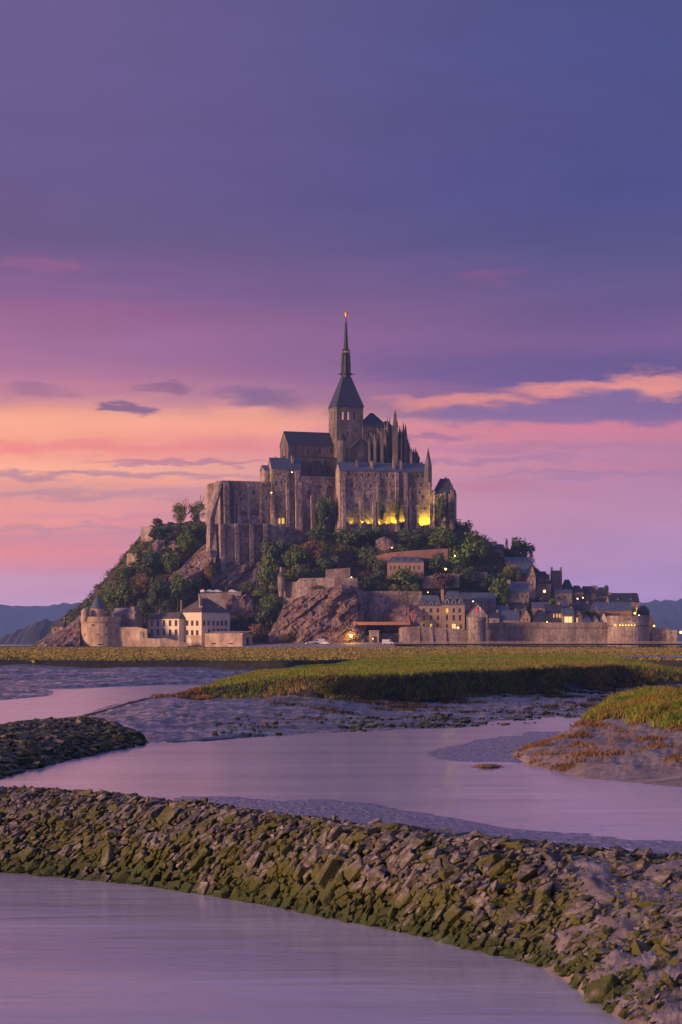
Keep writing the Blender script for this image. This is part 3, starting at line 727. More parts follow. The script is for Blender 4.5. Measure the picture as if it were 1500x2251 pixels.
ridge('hills', [(1180, 1404), (1300, 1352), (1400, 1324), (1430, 1322), (1470, 1320), (1500, 1318), (1600, 1316), (1900, 1326), (2300, 1340)], 8000, 900, 'far_wood', 10)
ridge('hills', [(1250, 1404), (1350, 1378), (1430, 1362), (1500, 1364), (1600, 1366), (1900, 1380), (2000, 1404)], 6500, 500, 'far_wood', 6)
ridge('islet', [(-12, 1410), (10, 1404), (35, 1388), (60, 1378), (80, 1367), (100, 1362), (112, 1364), (122, 1372), (140, 1372), (170, 1390), (200, 1408)], 3200, 160, 'islet', 4)

# ---------------------------------------------------------------- the island's rock
m = mat('hill', [(.045, .06, .02), (.075, .09, .028), (.11, .11, .045), (.17, .135, .105)], scale=.09, rough=.95, bump=1.0, bscale=.5, bdist=1.0)
mat('rock', [(.09, .06, .052), (.17, .115, .098), (.27, .19, .165), (.40, .30, .27)], scale=.22, rough=.9, bump=1.0, bscale=.8, bdist=.6, lo=.3, hi=.72)
mat('dark_rock', [(.10, .075, .07), (.19, .135, .12), (.36, .30, .29)], scale=.16, stretch=(1, 1, .45), rough=.9, bump=1.0, bscale=.7, bdist=.6)
HY = [972, 986, 1000, 1015, 1030, 1045, 1060, 1080, 1110, 1150, 1215, 1260]
HP = {  # px : row of the ground at each distance above
    60: [1424, 1424, 1424, 1424, 1424, 1424, 1424, 1424, 1424, 1424, 1424, 1430],
    105: [1424, 1420, 1414, 1410, 1402, 1398, 1398, 1398, 1402, 1410, 1420, 1430],
    140: [1424, 1416, 1402, 1394, 1385, 1372, 1366, 1366, 1372, 1385, 1415, 1430],
    200: [1424, 1418, 1398, 1372, 1346, 1330, 1322, 1318, 1318, 1340, 1410, 1430],
    250: [1424, 1420, 1402, 1372, 1336, 1300, 1272, 1256, 1254, 1290, 1400, 1430],
    300: [1424, 1421, 1408, 1378, 1340, 1294, 1245, 1200, 1190, 1240, 1400, 1430],
    330: [1424, 1421, 1410, 1380, 1338, 1290, 1236, 1176, 1160, 1220, 1400, 1430],
    400: [1424, 1421, 1412, 1380, 1330, 1296, 1238, 1172, 1142, 1200, 1400, 1430],
    450: [1424, 1421, 1414, 1376, 1306, 1300, 1256, 1188, 1142, 1200, 1400, 1430],
    500: [1424, 1421, 1414, 1360, 1302, 1300, 1290, 1180, 1142, 1200, 1400, 1430],
    570: [1424, 1420, 1408, 1340, 1302, 1298, 1262, 1170, 1142, 1200, 1400, 1430],
    620: [1422, 1418, 1390, 1318, 1286, 1262, 1215, 1160, 1142, 1200, 1400, 1430],
    700: [1421, 1416, 1372, 1300, 1272, 1236, 1190, 1158, 1142, 1200, 1400, 1430],
    780: [1421, 1416, 1376, 1300, 1274, 1236, 1185, 1156, 1142, 1200, 1400, 1430],
    830: [1421, 1417, 1400, 1306, 1276, 1226, 1172, 1156, 1142, 1200, 1400, 1430],
    900: [1421, 1418, 1402, 1302, 1264, 1216, 1172, 1156, 1142, 1200, 1400, 1430],
    980: [1421, 1419, 1390, 1320, 1272, 1216, 1172, 1152, 1146, 1210, 1400, 1430],
    1050: [1421, 1419, 1384, 1332, 1290, 1244, 1206, 1182, 1180, 1240, 1400, 1430],
    1120: [1421, 1419, 1380, 1338, 1306, 1272, 1238, 1226, 1228, 1280, 1405, 1430],
    1180: [1421, 1419, 1378, 1348, 1326, 1300, 1268, 1258, 1260, 1300, 1405, 1430],
    1260: [1421, 1419, 1380, 1358, 1340, 1324, 1312, 1306, 1310, 1340, 1410, 1430],
    1350: [1421, 1419, 1384, 1366, 1352, 1344, 1338, 1336, 1340, 1370, 1415, 1430],
    1410: [1421, 1419, 1392, 1376, 1366, 1362, 1362, 1364, 1370, 1390, 1418, 1430],
    1445: [1421, 1420, 1410, 1402, 1398, 1398, 1400, 1402, 1408, 1416, 1424, 1430],
    1500: [1424, 1424, 1424, 1424, 1424, 1424, 1424, 1424, 1424, 1426, 1428, 1430]}
hcols = [(px, [(y, Z(py, y)) for y, py in zip(HY, rows)]) for px, rows in HP.items()]
def d_hill(x, y, z, t, u):
    k = min(1, max(0, (z - 6) / 10))
    return k * (2.0 * vnoise(x, y, 101, .05) + 1.1 * vnoise(x, y, 102, .16) + .5 * vnoise(x, y, 103, .5))
hill = Loft(hcols, 330, 9, d_hill)
hill.build('hillside', 'hill', smooth=False)
_hx = np.array(HY, float)
def ground(px, Y):
    """height of the hillside under the sight line px at distance Y"""
    fu = (px - 60) / (1500 - 60) * 329
    fu = min(max(fu, 0), 328.99); i = int(fu)
    return float(np.interp(Y, hill.Y[i], hill.Z[i]))

def crag(name, label, cols, nu, nv, amp, m='rock', seed=0):
    """a rock face: cols [(px, [(py, Y)...bottom to top])] broken into steps and facets"""
    pxs = [c[0] for c in cols]; K = len(cols[0][1])
    u = np.linspace(pxs[0], pxs[-1], nu); t = np.linspace(0, K - 1, nv)
    V = []
    for i, px in enumerate(u):
        pys = [np.interp(px, pxs, [c[1][k][0] for c in cols]) for k in range(K)]; Ys = [np.interp(px, pxs, [c[1][k][1] for c in cols]) for k in range(K)]
        for tt in t:
            py = np.interp(tt, range(K), pys); Y = np.interp(tt, range(K), Ys)
            x, z = X(px, Y), Z(py, Y)
            xr, zr_ = x * .80 + z * .6, z * .8 - x * .6; e = mnoise.cell_vector((xr * .09 + .4 * vnoise(x, z, seed, .12), zr_ * .26 + .3 * vnoise(x, z, seed + 1, .1), seed))[1] * 2.2 + mnoise.cell_vector((xr * .3 + .5 * vnoise(x, z, seed, .3), zr_ * .6, seed + 5))[0] * .9 + 1.1 * mnoise.ridged_multi_fractal((xr * .05, zr_ * .12, seed), 1.0, 2.1, 4, 1.0, 2.0) + .35 * vnoise(x, z, seed + 4, .6)
            edge = min(1, 4 * min(tt / (K - 1), 1 - tt / (K - 1)) + .25)
            V.append((x + .4 * vnoise(x, z, seed + 2, .4), Y - amp * e * edge, z + .5 * vnoise(x, z, seed + 3, .35)))
    fs = [(i * nv + j, (i + 1) * nv + j, (i + 1) * nv + j + 1, i * nv + j + 1) for i in range(nu - 1) for j in range(nv - 1)]
    me = bpy.data.meshes.new(name); me.from_pydata(V, [], fs); me.materials.append(MATS[m]); me.update()
    o = link(name, me); o['kind'] = 'structure'; o['label'] = label
    return o
crag('rock_outcrop', 'bare broken rock face below the bastion wall', [
    (592, [(1424, 984), (1408, 986), (1398, 990), (1392, 996), (1388, 1004)]),
    (625, [(1422, 983), (1395, 987), (1365, 993), (1340, 999), (1322, 1010)]),
    (665, [(1420, 982), (1388, 986), (1355, 992), (1318, 998), (1300, 1012)]),
    (710, [(1420, 981), (1382, 985), (1340, 991), (1300, 998), (1284, 1012)]),
    (750, [(1420, 981), (1382, 985), (1335, 990), (1294, 996), (1276, 1012)]),
    (780, [(1420, 982), (1388, 985), (1340, 990), (1298, 997), (1280, 1012)]),
    (800, [(1420, 984), (1398, 987), (1360, 992), (1330, 999), (1300, 1012)])], 130, 90, 1.7, seed=3)
crag('rock_outcrop', 'sloping grey-pink rock slabs left of the western buttress', [
    (372, [(1282, 1036), (1278, 1038), (1274, 1040), (1270, 1044)]), (395, [(1284, 1032), (1272, 1036), (1258, 1042), (1250, 1048)]), (420, [(1280, 1034), (1262, 1039), (1244, 1046), (1226, 1054)]),
    (445, [(1262, 1038), (1244, 1043), (1222, 1050), (1200, 1060)]), (466, [(1250, 1040), (1230, 1044), (1212, 1050), (1192, 1060)])], 60, 50, 1.3, seed=9)
crag('rock_outcrop', 'small pale rock knob among the shrubs of the upper western slope', [
    (332, [(1212, 1056), (1204, 1058), (1196, 1062)]), (348, [(1214, 1054), (1200, 1058), (1184, 1064)]), (364, [(1208, 1056), (1198, 1059), (1188, 1064)])], 26, 26, 1.0, seed=12)
crag('rock_outcrop', 'pinkish rock knob beneath the bare trees', [
    (372, [(1208, 1058), (1200, 1060), (1192, 1064)]), (384, [(1210, 1056), (1198, 1060), (1186, 1066)]), (396, [(1204, 1058), (1198, 1061), (1190, 1066)])], 24, 24, 1.0, seed=15)
crag('rock_outcrop', 'low reddish shore rocks at the seaward foot of the island', [
    (84, [(1424, 984), (1421, 986), (1419, 988), (1417, 991)]), (110, [(1424, 981), (1416, 985), (1406, 990), (1398, 998)]), (140, [(1424, 980), (1412, 984), (1396, 990), (1382, 1000)]), (178, [(1424, 981), (1410, 985), (1386, 992), (1352, 1006)])], 60, 40, 1.3, seed=18)
crag('rock_face', 'dark streaked rock below the western abbey terrace', [
    (466, [(1302, 1038), (1284, 1042), (1264, 1045.5), (1240, 1049)]), (500, [(1304, 1039), (1284, 1043), (1262, 1046.5), (1232, 1050)]), (560, [(1304, 1041), (1280, 1045), (1256, 1049), (1228, 1053)]), (610, [(1300, 1043), (1272, 1048), (1246, 1053), (1215, 1057)]), (650, [(1285, 1046), (1258, 1052), (1232, 1057), (1208, 1061)])], 90, 70, 1.1, 'dark_rock', 21)
crag('rock_outcrop', 'rounded pinkish rock behind the long orange roof', [
    (845, [(1385, 994), (1366, 996), (1348, 999), (1340, 1003)]), (870, [(1385, 993), (1360, 995), (1338, 998), (1330, 1003)]), (900, [(1385, 993), (1358, 995), (1335, 998), (1328, 1003)]), (924, [(1385, 994), (1360, 996), (1342, 999), (1336, 1003)])], 40, 30, .8, seed=24)
crag('rock_outcrop', 'two tawny rock teeth beside the hipped barracks roof', [
    (498, [(1352, 1000), (1335, 1003), (1318, 1006), (1309, 1010)]), (512, [(1352, 1000), (1332, 1003), (1312, 1006), (1306, 1010)]), (524, [(1352, 1000), (1336, 1003), (1324, 1006), (1318, 1010)]), (540, [(1356, 1000), (1332, 1003), (1312, 1006), (1305, 1010)]), (556, [(1358, 1000), (1340, 1003), (1324, 1006), (1316, 1010)]), (564, [(1360, 1001), (1350, 1004), (1340, 1007), (1332, 1010)])], 50, 36, .9, seed=27)
crag('rock_outcrop', 'rusty rock patch lit beside a small lamp under the abbey lodgings', [
    (826, [(1206, 1036), (1196, 1039), (1188, 1042)]), (846, [(1210, 1034), (1194, 1038), (1178, 1042)]), (866, [(1206, 1036), (1198, 1039), (1190, 1042)])], 26, 24, .8, seed=30)

# ---------------------------------------------------------------- foliage
def leaf_mat(name, cols, sc=.6):
    m = mat(name, cols, scale=sc, rough=.9, spec=.15, lo=.36, hi=.64)
    return m
leaf_mat('leaf_green', [(0.068, 0.112, 0.033), (0.124, 0.192, 0.045), (0.192, 0.259, 0.068)])
leaf_mat('leaf_dark', [(0.046, 0.075, 0.046), (0.086, 0.130, 0.064), (0.130, 0.173, 0.080)])
leaf_mat('leaf_pale', [(0.108, 0.153, 0.054), (0.180, 0.225, 0.081), (0.252, 0.270, 0.108)])
leaf_mat('leaf_bright', [(0.115, 0.165, 0.026), (0.198, 0.264, 0.033), (0.280, 0.314, 0.050)])
leaf_mat('leaf_plum', [(0.084, 0.053, 0.057), (0.144, 0.084, 0.084), (0.204, 0.120, 0.096)])
leaf_mat('leaf_tan', [(0.139, 0.108, 0.046), (0.216, 0.154, 0.070), (0.262, 0.200, 0.092)])
mat('bark', [(.05, .038, .03), (.09, .07, .055)], scale=2, rough=.95)

def crown_mesh(seed, n, m, leaf=.11, lobes=16, flat=.8, hole=.35):
    """unit crown: leaf faces gathered in clumps through an uneven volume, base at z=0, top about 2*flat"""
    r = random.Random(seed); V = []; Fc = []
    cs = []
    for k in range(lobes):
        v = Vector((r.gauss(0, 1), r.gauss(0, 1), r.gauss(0, 1))).normalized() * (r.random() ** .5) * .72
        cs.append((v.x, v.y, v.z * flat + flat, r.uniform(.22, .42)))
    for k in range(n):
        c = r.choice(cs); v = Vector((r.gauss(0, 1), r.gauss(0, 1), r.gauss(0, 1))).normalized()
        q = c[3] * r.uniform(1 - hole, 1.05)
        p = Vector((c[0] + v.x * q, c[1] + v.y * q, c[2] + v.z * q * .85))
        nn = (v + Vector((r.gauss(0, .5), r.gauss(0, .5), r.gauss(.2, .5)))).normalized()
        a = nn.orthogonal().normalized(); b_ = nn.cross(a); t = r.uniform(0, 6.283); s = leaf * r.uniform(.6, 1.3)
        e1 = (a * math.cos(t) + b_ * math.sin(t)) * s; e2 = (b_ * math.cos(t) - a * math.sin(t)) * s * .62
        i = len(V); V += [tuple(p - e1), tuple(p + e2 * .9 - e1 * .1), tuple(p + e1), tuple(p - e2)]; Fc.append((i, i + 1, i + 2, i + 3))
    me = bpy.data.meshes.new('crown'); me.from_pydata(V, [], Fc); me.materials.append(MATS[m])
    return me
def trunk_mesh(seed, bare=False):
    r = random.Random(seed); b = MB(); b.tube((0, 0, -.25), (.03, .02, .55), .075, .05, 7)
    def limb(p, d, l, rad, lev):
        q = p + d * l; b.tube(p, q, rad, rad * .55, 5)
        if lev:
            for k in range(3 if bare else 2):
                limb(p + d * l * r.uniform(.55, 1), (d + Vector((r.gauss(0, .5), r.gauss(0, .5), r.uniform(0, .45)))).normalized(), l * r.uniform(.55, .75), rad * .55, lev - 1)
    for k in range(6):
        a = 6.283 * k / 6 + r.uniform(-.3, .3)
        limb(Vector((.02, .01, r.uniform(.3, .55))), Vector((math.cos(a) * .7, math.sin(a) * .7, r.uniform(.5, 1.1))).normalized(), r.uniform(.42, .6), .035, 3 if bare else 2)
    return b.mesh('trunk', [MATS['bark']])
CROWNS = {k: [crown_mesh(i * 10 + j, 1500, m, .08, 22) for j in range(2)] for i, (k, m) in enumerate((('green', 'leaf_green'), ('dark', 'leaf_dark'), ('pale', 'leaf_pale'), ('bright', 'leaf_bright'), ('plum', 'leaf_plum'), ('tan', 'leaf_tan')))}
CROWNS['bare'] = [crown_mesh(91, 1900, 'leaf_pale', .05, 34, .9, .9), crown_mesh(92, 1900, 'leaf_pale', .05, 34, .9, .9)]
CROWNS['thin'] = [crown_mesh(93, 420, 'leaf_plum', .04, 22, .9, .9)]
def conifer_mesh(seed):
    r = random.Random(seed); V = []; Fc = []
    for k in range(1500):
        h = r.random() ** .8; rad = (1 - h) * .95 + .12; a = r.uniform(0, 6.283); tier = .6 + .4 * math.cos(h * 40 + 3 * math.sin(a * 3))
        q = rad * tier * r.uniform(.55, 1.05); p = Vector((math.cos(a) * q, math.sin(a) * q, h * 1.75 + .1 - q * .12))
        d = Vector((math.cos(a), math.sin(a), r.uniform(-.2, .5))).normalized() * r.uniform(.1, .2); s = d.cross(Vector((0, 0, 1))).normalized() * .05
        i = len(V); V += [tuple(p - s), tuple(p + s), tuple(p + d)]; Fc.append((i, i + 1, i + 2))
    me = bpy.data.meshes.new('crown'); me.from_pydata(V, [], Fc); me.materials.append(MATS['leaf_dark']); return me
CROWNS['conifer'] = [conifer_mesh(1), conifer_mesh(2)]
TRUNKS = [trunk_mesh(1), trunk_mesh(2)]; BARE = [trunk_mesh(5, True), trunk_mesh(6, True)]
rt = random.Random(77)
def tree(name, label, px, pyc, rx, ry, Y, kind, group=None, cat='tree'):
    """crown centred on (px, pyc) with half sizes rx, ry in photo pixels at distance Y"""
    s = Y / F; x = X(px, Y); R, H = rx * s * 1.25, ry * s * 1.18
    z0 = Z(pyc + ry, Y)
    gz = min(z0, ground(px, Y)); gz = max(gz, z0 - 5)
    root = empty(name, (x, Y, gz), label, cat, group)
    fl = .9 if kind in ('bare', 'thin', 'conifer') else .8
    link('crown', rt.choice(CROWNS[kind]), root, (0, 0, z0 - gz), rt.uniform(0, 6.28), (R, R * .9, H / fl))
    link('trunk', rt.choice(BARE if kind in ('bare', 'thin') else TRUNKS), root, (0, 0, max(0, z0 - gz - .3)), rt.uniform(0, 6.28), (R, R, H * (1.35 if kind in ('bare', 'thin') else 1.0)))
    return root
TREES = [
    ('small_tree', 'dark ragged tree crowning the western cliff wall', 347, 1151, 18, 11, 1080, 'plum'),
    ('bare_tree', 'thinly leaved tree against the sunset, the one farther from the abbey', 398, 1130, 25, 27, 1085, 'bare'),
    ('bare_tree', 'thinly leaved tree against the sunset, the one next to the abbey wall', 432, 1127, 23, 27, 1085, 'bare'),
    ('shrub', 'low green shrub under the bare trees beside the abbey', 425, 1164, 26, 13, 1076, 'green'),
    ('shrub', 'dark ivy-like shrub hanging under the western cliff wall', 352, 1178, 24, 16, 1068, 'dark'),
    ('shrub', 'broad dark shrub on the brow of the western slope', 322, 1240, 34, 24, 1052, 'dark'),
    ('shrub', 'green shrub at the skyline of the western slope', 272, 1262, 22, 16, 1056, 'green'),
    ('shrub', 'dense green shrub between the two rock knobs', 412, 1200, 26, 24, 1060, 'green'),
    ('shrub', 'green shrub hanging down from the pink rock slabs', 376, 1236, 22, 24, 1050, 'green'),
    ('shrub', 'olive shrub on the lower western slope above the round tower', 250, 1318, 28, 18, 1032, 'green'),
    ('shrub', 'tan leafing tree in the middle of the western slope', 313, 1296, 20, 30, 1030, 'tan'),
    ('shrub', 'green leafing tree above the small cone-roofed turret', 276, 1308, 20, 24, 1026, 'green'),
    ('shrub', 'dark rounded tree behind the barracks garden', 345, 1310, 22, 32, 1022, 'dark'),
    ('shrub', 'olive tree standing behind the taller barracks chimney', 392, 1300, 24, 32, 1022, 'green'),
    ('shrub', 'dark shrub over the wall east of the round tower', 320, 1340, 20, 22, 1010, 'dark'),
    ('shrub', 'dark tree above the barracks hip roof', 430, 1290, 18, 18, 1030, 'dark'),
    ('shrub', 'tawny shrub at the foot of the great western buttress', 462, 1262, 14, 17, 1036, 'tan'),
    ('round_tree', 'tall round green tree left of the watch turret', 588, 1270, 26, 36, 1020, 'green'),
    ('round_tree', 'dark tree under the lit abbey windows', 600, 1222, 30, 34, 1044, 'dark'),
    ('round_tree', 'pale green round tree behind the bastion wall', 652, 1262, 17, 20, 1022, 'pale'),
    ('round_tree', 'green spreading tree above the bastion wall', 650, 1232, 28, 26, 1034, 'green'),
    ('round_tree', 'brownish tree in the middle of the southern slope', 690, 1222, 32, 28, 1040, 'tan'),
    ('round_tree', 'dark tree behind the end of the bastion wall', 722, 1246, 30, 22, 1032, 'dark'),
    ('clipped_hedge', 'bright green shrub on the ramp above the barracks', 568, 1306, 17, 7, 1012, 'bright'),
    ('shrub', 'dark shrub beside the parked cars on the ramp', 545, 1295, 16, 13, 1016, 'dark'),
    ('shrub', 'green ivy mass on the wall under the watch turret', 598, 1332, 30, 20, 1003, 'green'),
    ('shrub', 'green ivy mass lower on the gully beside the bare rock', 588, 1364, 28, 22, 998, 'dark'),
    ('shrub', 'tan bush at the bottom of the gully near the gun wall', 572, 1392, 24, 18, 992, 'tan'),
    ('ivy', 'dark ivy climbing the abbey wall beside the lodgings', 714, 1128, 22, 32, 1060, 'dark'),
    ('round_tree', 'dark tree under the ivy of the abbey wall', 700, 1176, 24, 20, 1052, 'dark'),
    ('shrub', 'small dark tree among the yellow floodlights', 838, 1126, 8, 22, 1058, 'dark'),
    ('shrub', 'dark cypress-like bush by the brightest floodlight', 874, 1124, 6, 22, 1058, 'dark'),
    ('ivy', 'tall dark ivy at the corner of the eastern block', 968, 1128, 17, 34, 1060, 'dark'),
    ('round_tree', 'dark tree below the lodgings at the top of the slope', 770, 1184, 34, 20, 1050, 'dark'),
    ('round_tree', 'wide dark tree below the row of floodlights', 810, 1176, 36, 16, 1050, 'dark'),
    ('round_tree', 'dark green tree below the easternmost floodlight', 905, 1182, 38, 18, 1046, 'dark'),
    ('round_tree', 'green tree below the eastern block', 968, 1188, 32, 22, 1046, 'green'),
    ('round_tree', 'dark tree left of the slate-roofed mansion', 810, 1232, 32, 24, 1036, 'dark'),
    ('round_tree', 'dark round tree close to the mansion wall', 835, 1250, 18, 20, 1030, 'dark'),
    ('round_tree', 'green tree right of the slate-roofed mansion', 960, 1242, 28, 22, 1030, 'dark'),
    ('tall_tree', 'ragged dark tree on the skyline east of the abbey', 1016, 1168, 24, 22, 1075, 'dark'),
    ('tall_tree', 'large green tree glowing beside a yellow lamp', 1036, 1222, 44, 38, 1048, 'green'),
    ('bare_tree', 'small leafless tree on the skyline above the manor', 1062, 1188, 13, 12, 1072, 'thin'),
    ('evergreen_tree', 'big dark evergreen on the skyline above the village', 1143, 1211, 30, 25, 1070, 'dark'),
    ('conifer', 'small narrow conifer between the manor and the big evergreen', 1114, 1210, 9, 18, 1068, 'conifer'),
    ('round_tree', 'dark foliage right of the big evergreen', 1168, 1232, 14, 14, 1064, 'conifer'),
    ('round_tree', 'bright yellow-green tree above the village roofs', 1122, 1262, 23, 18, 1036, 'bright'),
    ('round_tree', 'dark green round tree behind the long slate roof', 1096, 1302, 26, 30, 1018, 'green'),
    ('round_tree', 'dark tree between the long roof and the upper lane', 1064, 1284, 26, 20, 1026, 'dark'),
    ('round_tree', 'broad green tree in front of the mansion', 888, 1276, 40, 20, 1018, 'green'),
    ('shrub', 'pale clipped shrub below the mansion, nearest the bastion', 868, 1296, 13, 10, 1008, 'pale'),
    ('shrub', 'green clipped shrub below the mansion', 890, 1296, 13, 10, 1008, 'green'),
    ('shrub', 'green clipped shrub nearest the hotel chimney', 914, 1295, 15, 10, 1008, 'green'),
    ('round_tree', 'plum-coloured tree behind the hotel roofs', 976, 1280, 34, 20, 1016, 'plum'),
    ('round_tree', 'dark tree behind the plum-coloured tree', 1020, 1268, 26, 20, 1024, 'dark'),
    ('round_tree', 'dark tree right of the bastion wall', 815, 1286, 26, 16, 1012, 'dark'),
    ('shrub', 'dark bush on the rock end right of the bastion', 840, 1270, 24, 14, 1018, 'dark'),
    ('shrub', 'green bush growing between the granite house and the low roofs', 1150, 1334, 10, 6, 1014, 'green'),
    ('shrub', 'dark bush at the foot of the tall half-timbered house', 1184, 1318, 9, 8, 1022, 'dark'),
    ('shrub', 'green bush behind the second-row blue roof', 1215, 1324, 8, 7, 1012, 'green'),
    ('shrub', 'olive bush at the top of the bare rock face', 700, 1292, 22, 8, 1001, 'tan'),
    ('shrub', 'green bush clinging to the middle of the bare rock', 668, 1350, 9, 7, 990, 'green'),
    ('shrub', 'tan bush at the foot of the bare rock next to the gully', 628, 1402, 14, 10, 982, 'tan'),
    ('shrub', 'green garden bush left of the granite house chimney', 1108, 1326, 12, 10, 1012, 'green'),
    ('shrub', 'small dark bush among the village gables', 1290, 1352, 9, 9, 1006, 'dark'),
    ('shrub', 'small bush on the skyline behind the long dark roof', 1334, 1296, 8, 8, 1042, 'dark')]
for n_, l_, *a_ in TREES: tree(n_, l_, *a_, cat='shrub' if n_ in ('shrub', 'ivy', 'clipped_hedge') else 'tree')

# undergrowth of the slopes: one mass nobody could count
r = random.Random(5); V = []; Fc = []; MI = []
for k in range(9000):
    px = r.uniform(118, 1180); Y = r.uniform(990, 1090)
    py = HZ - (ground(px, Y) - CH) / Y * F
    if py > 1408: continue
    if 600 < px < 800 and Y < 1012: continue
    if 455 < px < 700 and py < 1300 and py > 1190 and px < 560: continue
    x = X(px, Y); z = ground(px, Y); sz = r.uniform(.8, 2.4); mi = min(4, max(0, int(2 + 3.2 * vnoise(x, Y, 7, .045) + r.gauss(0, .7))))
    for j in range(13):
        v = Vector((r.gauss(0, 1), r.gauss(0, 1), abs(r.gauss(0, 1)))).normalized() * sz * r.uniform(.6, 1.05)
        p = Vector((x, Y, z - .2)) + v; nn = (v.normalized() + Vector((r.gauss(0, .4), r.gauss(0, .4), .3))).normalized()
        a = nn.orthogonal().normalized(); b_ = nn.cross(a); t_ = r.uniform(0, 6.28); s = r.uniform(.25, .6)
        e1 = (a * math.cos(t_) + b_ * math.sin(t_)) * s; e2 = nn.cross(e1) * .6
        i = len(V); V += [tuple(p - e1), tuple(p + e2), tuple(p + e1), tuple(p - e2)]; Fc.append((i, i + 1, i + 2, i + 3)); MI.append(mi)
for k in range(1500):          # taller thickets
    px = r.uniform(130, 1180); Y = r.uniform(995, 1088); z = ground(px, Y); py = HZ - (z - CH) / Y * F
    if py > 1400 or (600 < px < 800 and Y < 1014) or (455 < px < 600 and 1190 < py < 1300): continue
    x = X(px, Y); sz = r.uniform(1.6, 3.8); mi = min(4, max(0, int(2 + 3.2 * vnoise(x, Y, 7, .045) + r.gauss(0, .8))))
    if vnoise(x, Y, 17, .07) < -.22: continue
    for j in range(80):
        v = Vector((r.gauss(0, 1), r.gauss(0, 1), abs(r.gauss(0, 1.1)))).normalized() * sz * r.uniform(.55, 1.08)
        p = Vector((x, Y, z - .3)) + v; nn = (v.normalized() + Vector((r.gauss(0, .45), r.gauss(0, .45), .3))).normalized()
        a = nn.orthogonal().normalized(); b_ = nn.cross(a); t_ = r.uniform(0, 6.28); s = r.uniform(.25, .6)
        e1 = (a * math.cos(t_) + b_ * math.sin(t_)) * s; e2 = nn.cross(e1) * .6
        i = len(V); V += [tuple(p - e1), tuple(p + e2), tuple(p + e1), tuple(p - e2)]; Fc.append((i, i + 1, i + 2, i + 3)); MI.append(mi)
me = bpy.data.meshes.new('undergrowth'); me.from_pydata(V, [], Fc)
for k in ('leaf_plum', 'leaf_dark', 'leaf_dark', 'leaf_green', 'leaf_tan'): me.materials.append(MATS[k])
me.polygons.foreach_set('material_index', MI)
tag(link('undergrowth', me), 'scrub and brambles covering the slopes of the island', 'undergrowth', kind='stuff')
# ---------------------------------------------------------------- building materials
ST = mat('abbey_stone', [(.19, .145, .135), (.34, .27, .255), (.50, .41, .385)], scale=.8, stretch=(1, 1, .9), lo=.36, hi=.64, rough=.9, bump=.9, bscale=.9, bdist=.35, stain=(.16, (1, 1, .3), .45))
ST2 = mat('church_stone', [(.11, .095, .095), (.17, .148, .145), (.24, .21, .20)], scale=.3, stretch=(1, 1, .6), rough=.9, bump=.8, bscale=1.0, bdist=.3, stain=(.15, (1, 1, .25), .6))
RAMP = mat('rampart_stone', [(.21, .17, .165), (.33, .27, .255), (.45, .37, .35)], scale=.9, stretch=(1, 1, .8), rough=.9, bump=.8, bscale=1.1, bdist=.3, stain=(.22, (1, 1, .18), .55))
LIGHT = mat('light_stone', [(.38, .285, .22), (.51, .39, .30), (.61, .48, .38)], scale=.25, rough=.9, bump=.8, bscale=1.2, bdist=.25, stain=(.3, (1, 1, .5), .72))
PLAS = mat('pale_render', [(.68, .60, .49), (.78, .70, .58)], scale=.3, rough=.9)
GRAN = mat('granite', [(.26, .22, .215), (.42, .355, .34)], scale=.9, rough=.9, bump=.6, bscale=1.5, bdist=.2, stain=(.3, (1, 1, .4), .6))
SLATE = mat('slate', [(.05, .07, .12), (.08, .105, .17), (.105, .135, .20)], scale=.6, stretch=(1, 1, 3), rough=.55, bump=.3, bscale=3, bdist=.05, spec=.5)
SLATE2 = mat('brown_slate', [(.07, .055, .06), (.105, .085, .085), (.14, .115, .11)], scale=.5, rough=.7, bump=.3, bscale=3, bdist=.05)
SLATE3 = mat('dark_slate', [(.03, .035, .055), (.05, .055, .08)], scale=.5, rough=.6, bump=.3, bscale=3, bdist=.05)
SPIRE = mat('spire_metal', [(.022, .028, .034), (.04, .048, .055)], scale=1.0, rough=.6)
GOLD = mat('gold', [(.95, .60, .16)], rough=.28, metal=1.0)
GLASS = mat('dark_glass', [(.018, .02, .028)], rough=.15, spec=.6)
FRAME = mat('window_frame', [(.30, .27, .25)], rough=.7)
WHITE = mat('white_paint', [(.72, .70, .68)], rough=.5)
WOOD = mat('old_timber', [(.05, .03, .022), (.09, .055, .04)], scale=2, rough=.9)
REDW = mat('brick_red', [(.32, .09, .06), (.42, .13, .08)], scale=.8, rough=.9)
LITG = mat('lit_glass', [(.8, .5, .2)], rough=.4, emit=((1.0, .62, .14), .9))
LITW = mat('lit_shopfront', [(.8, .6, .3)], rough=.4, emit=((1.0, .76, .32), .85))
LAMP = mat('lamp_globe', [(1, .7, .3)], rough=.4, emit=((1.0, .60, .14), 1.9))
LAMPY = mat('flood_lens', [(1, .8, .2)], rough=.4, emit=((1.0, .78, .05), 2.5))
LAMPW = mat('lamp_white', [(1, .9, .8)], rough=.4, emit=((1.0, .80, .55), 1.6))
IRON = mat('iron', [(.02, .02, .024)], rough=.5, metal=.4)
ORANGE = mat('cedar_fascia', [(.42, .19, .10), (.50, .24, .13)], scale=.6, stretch=(.2, 1, 1), rough=.7)

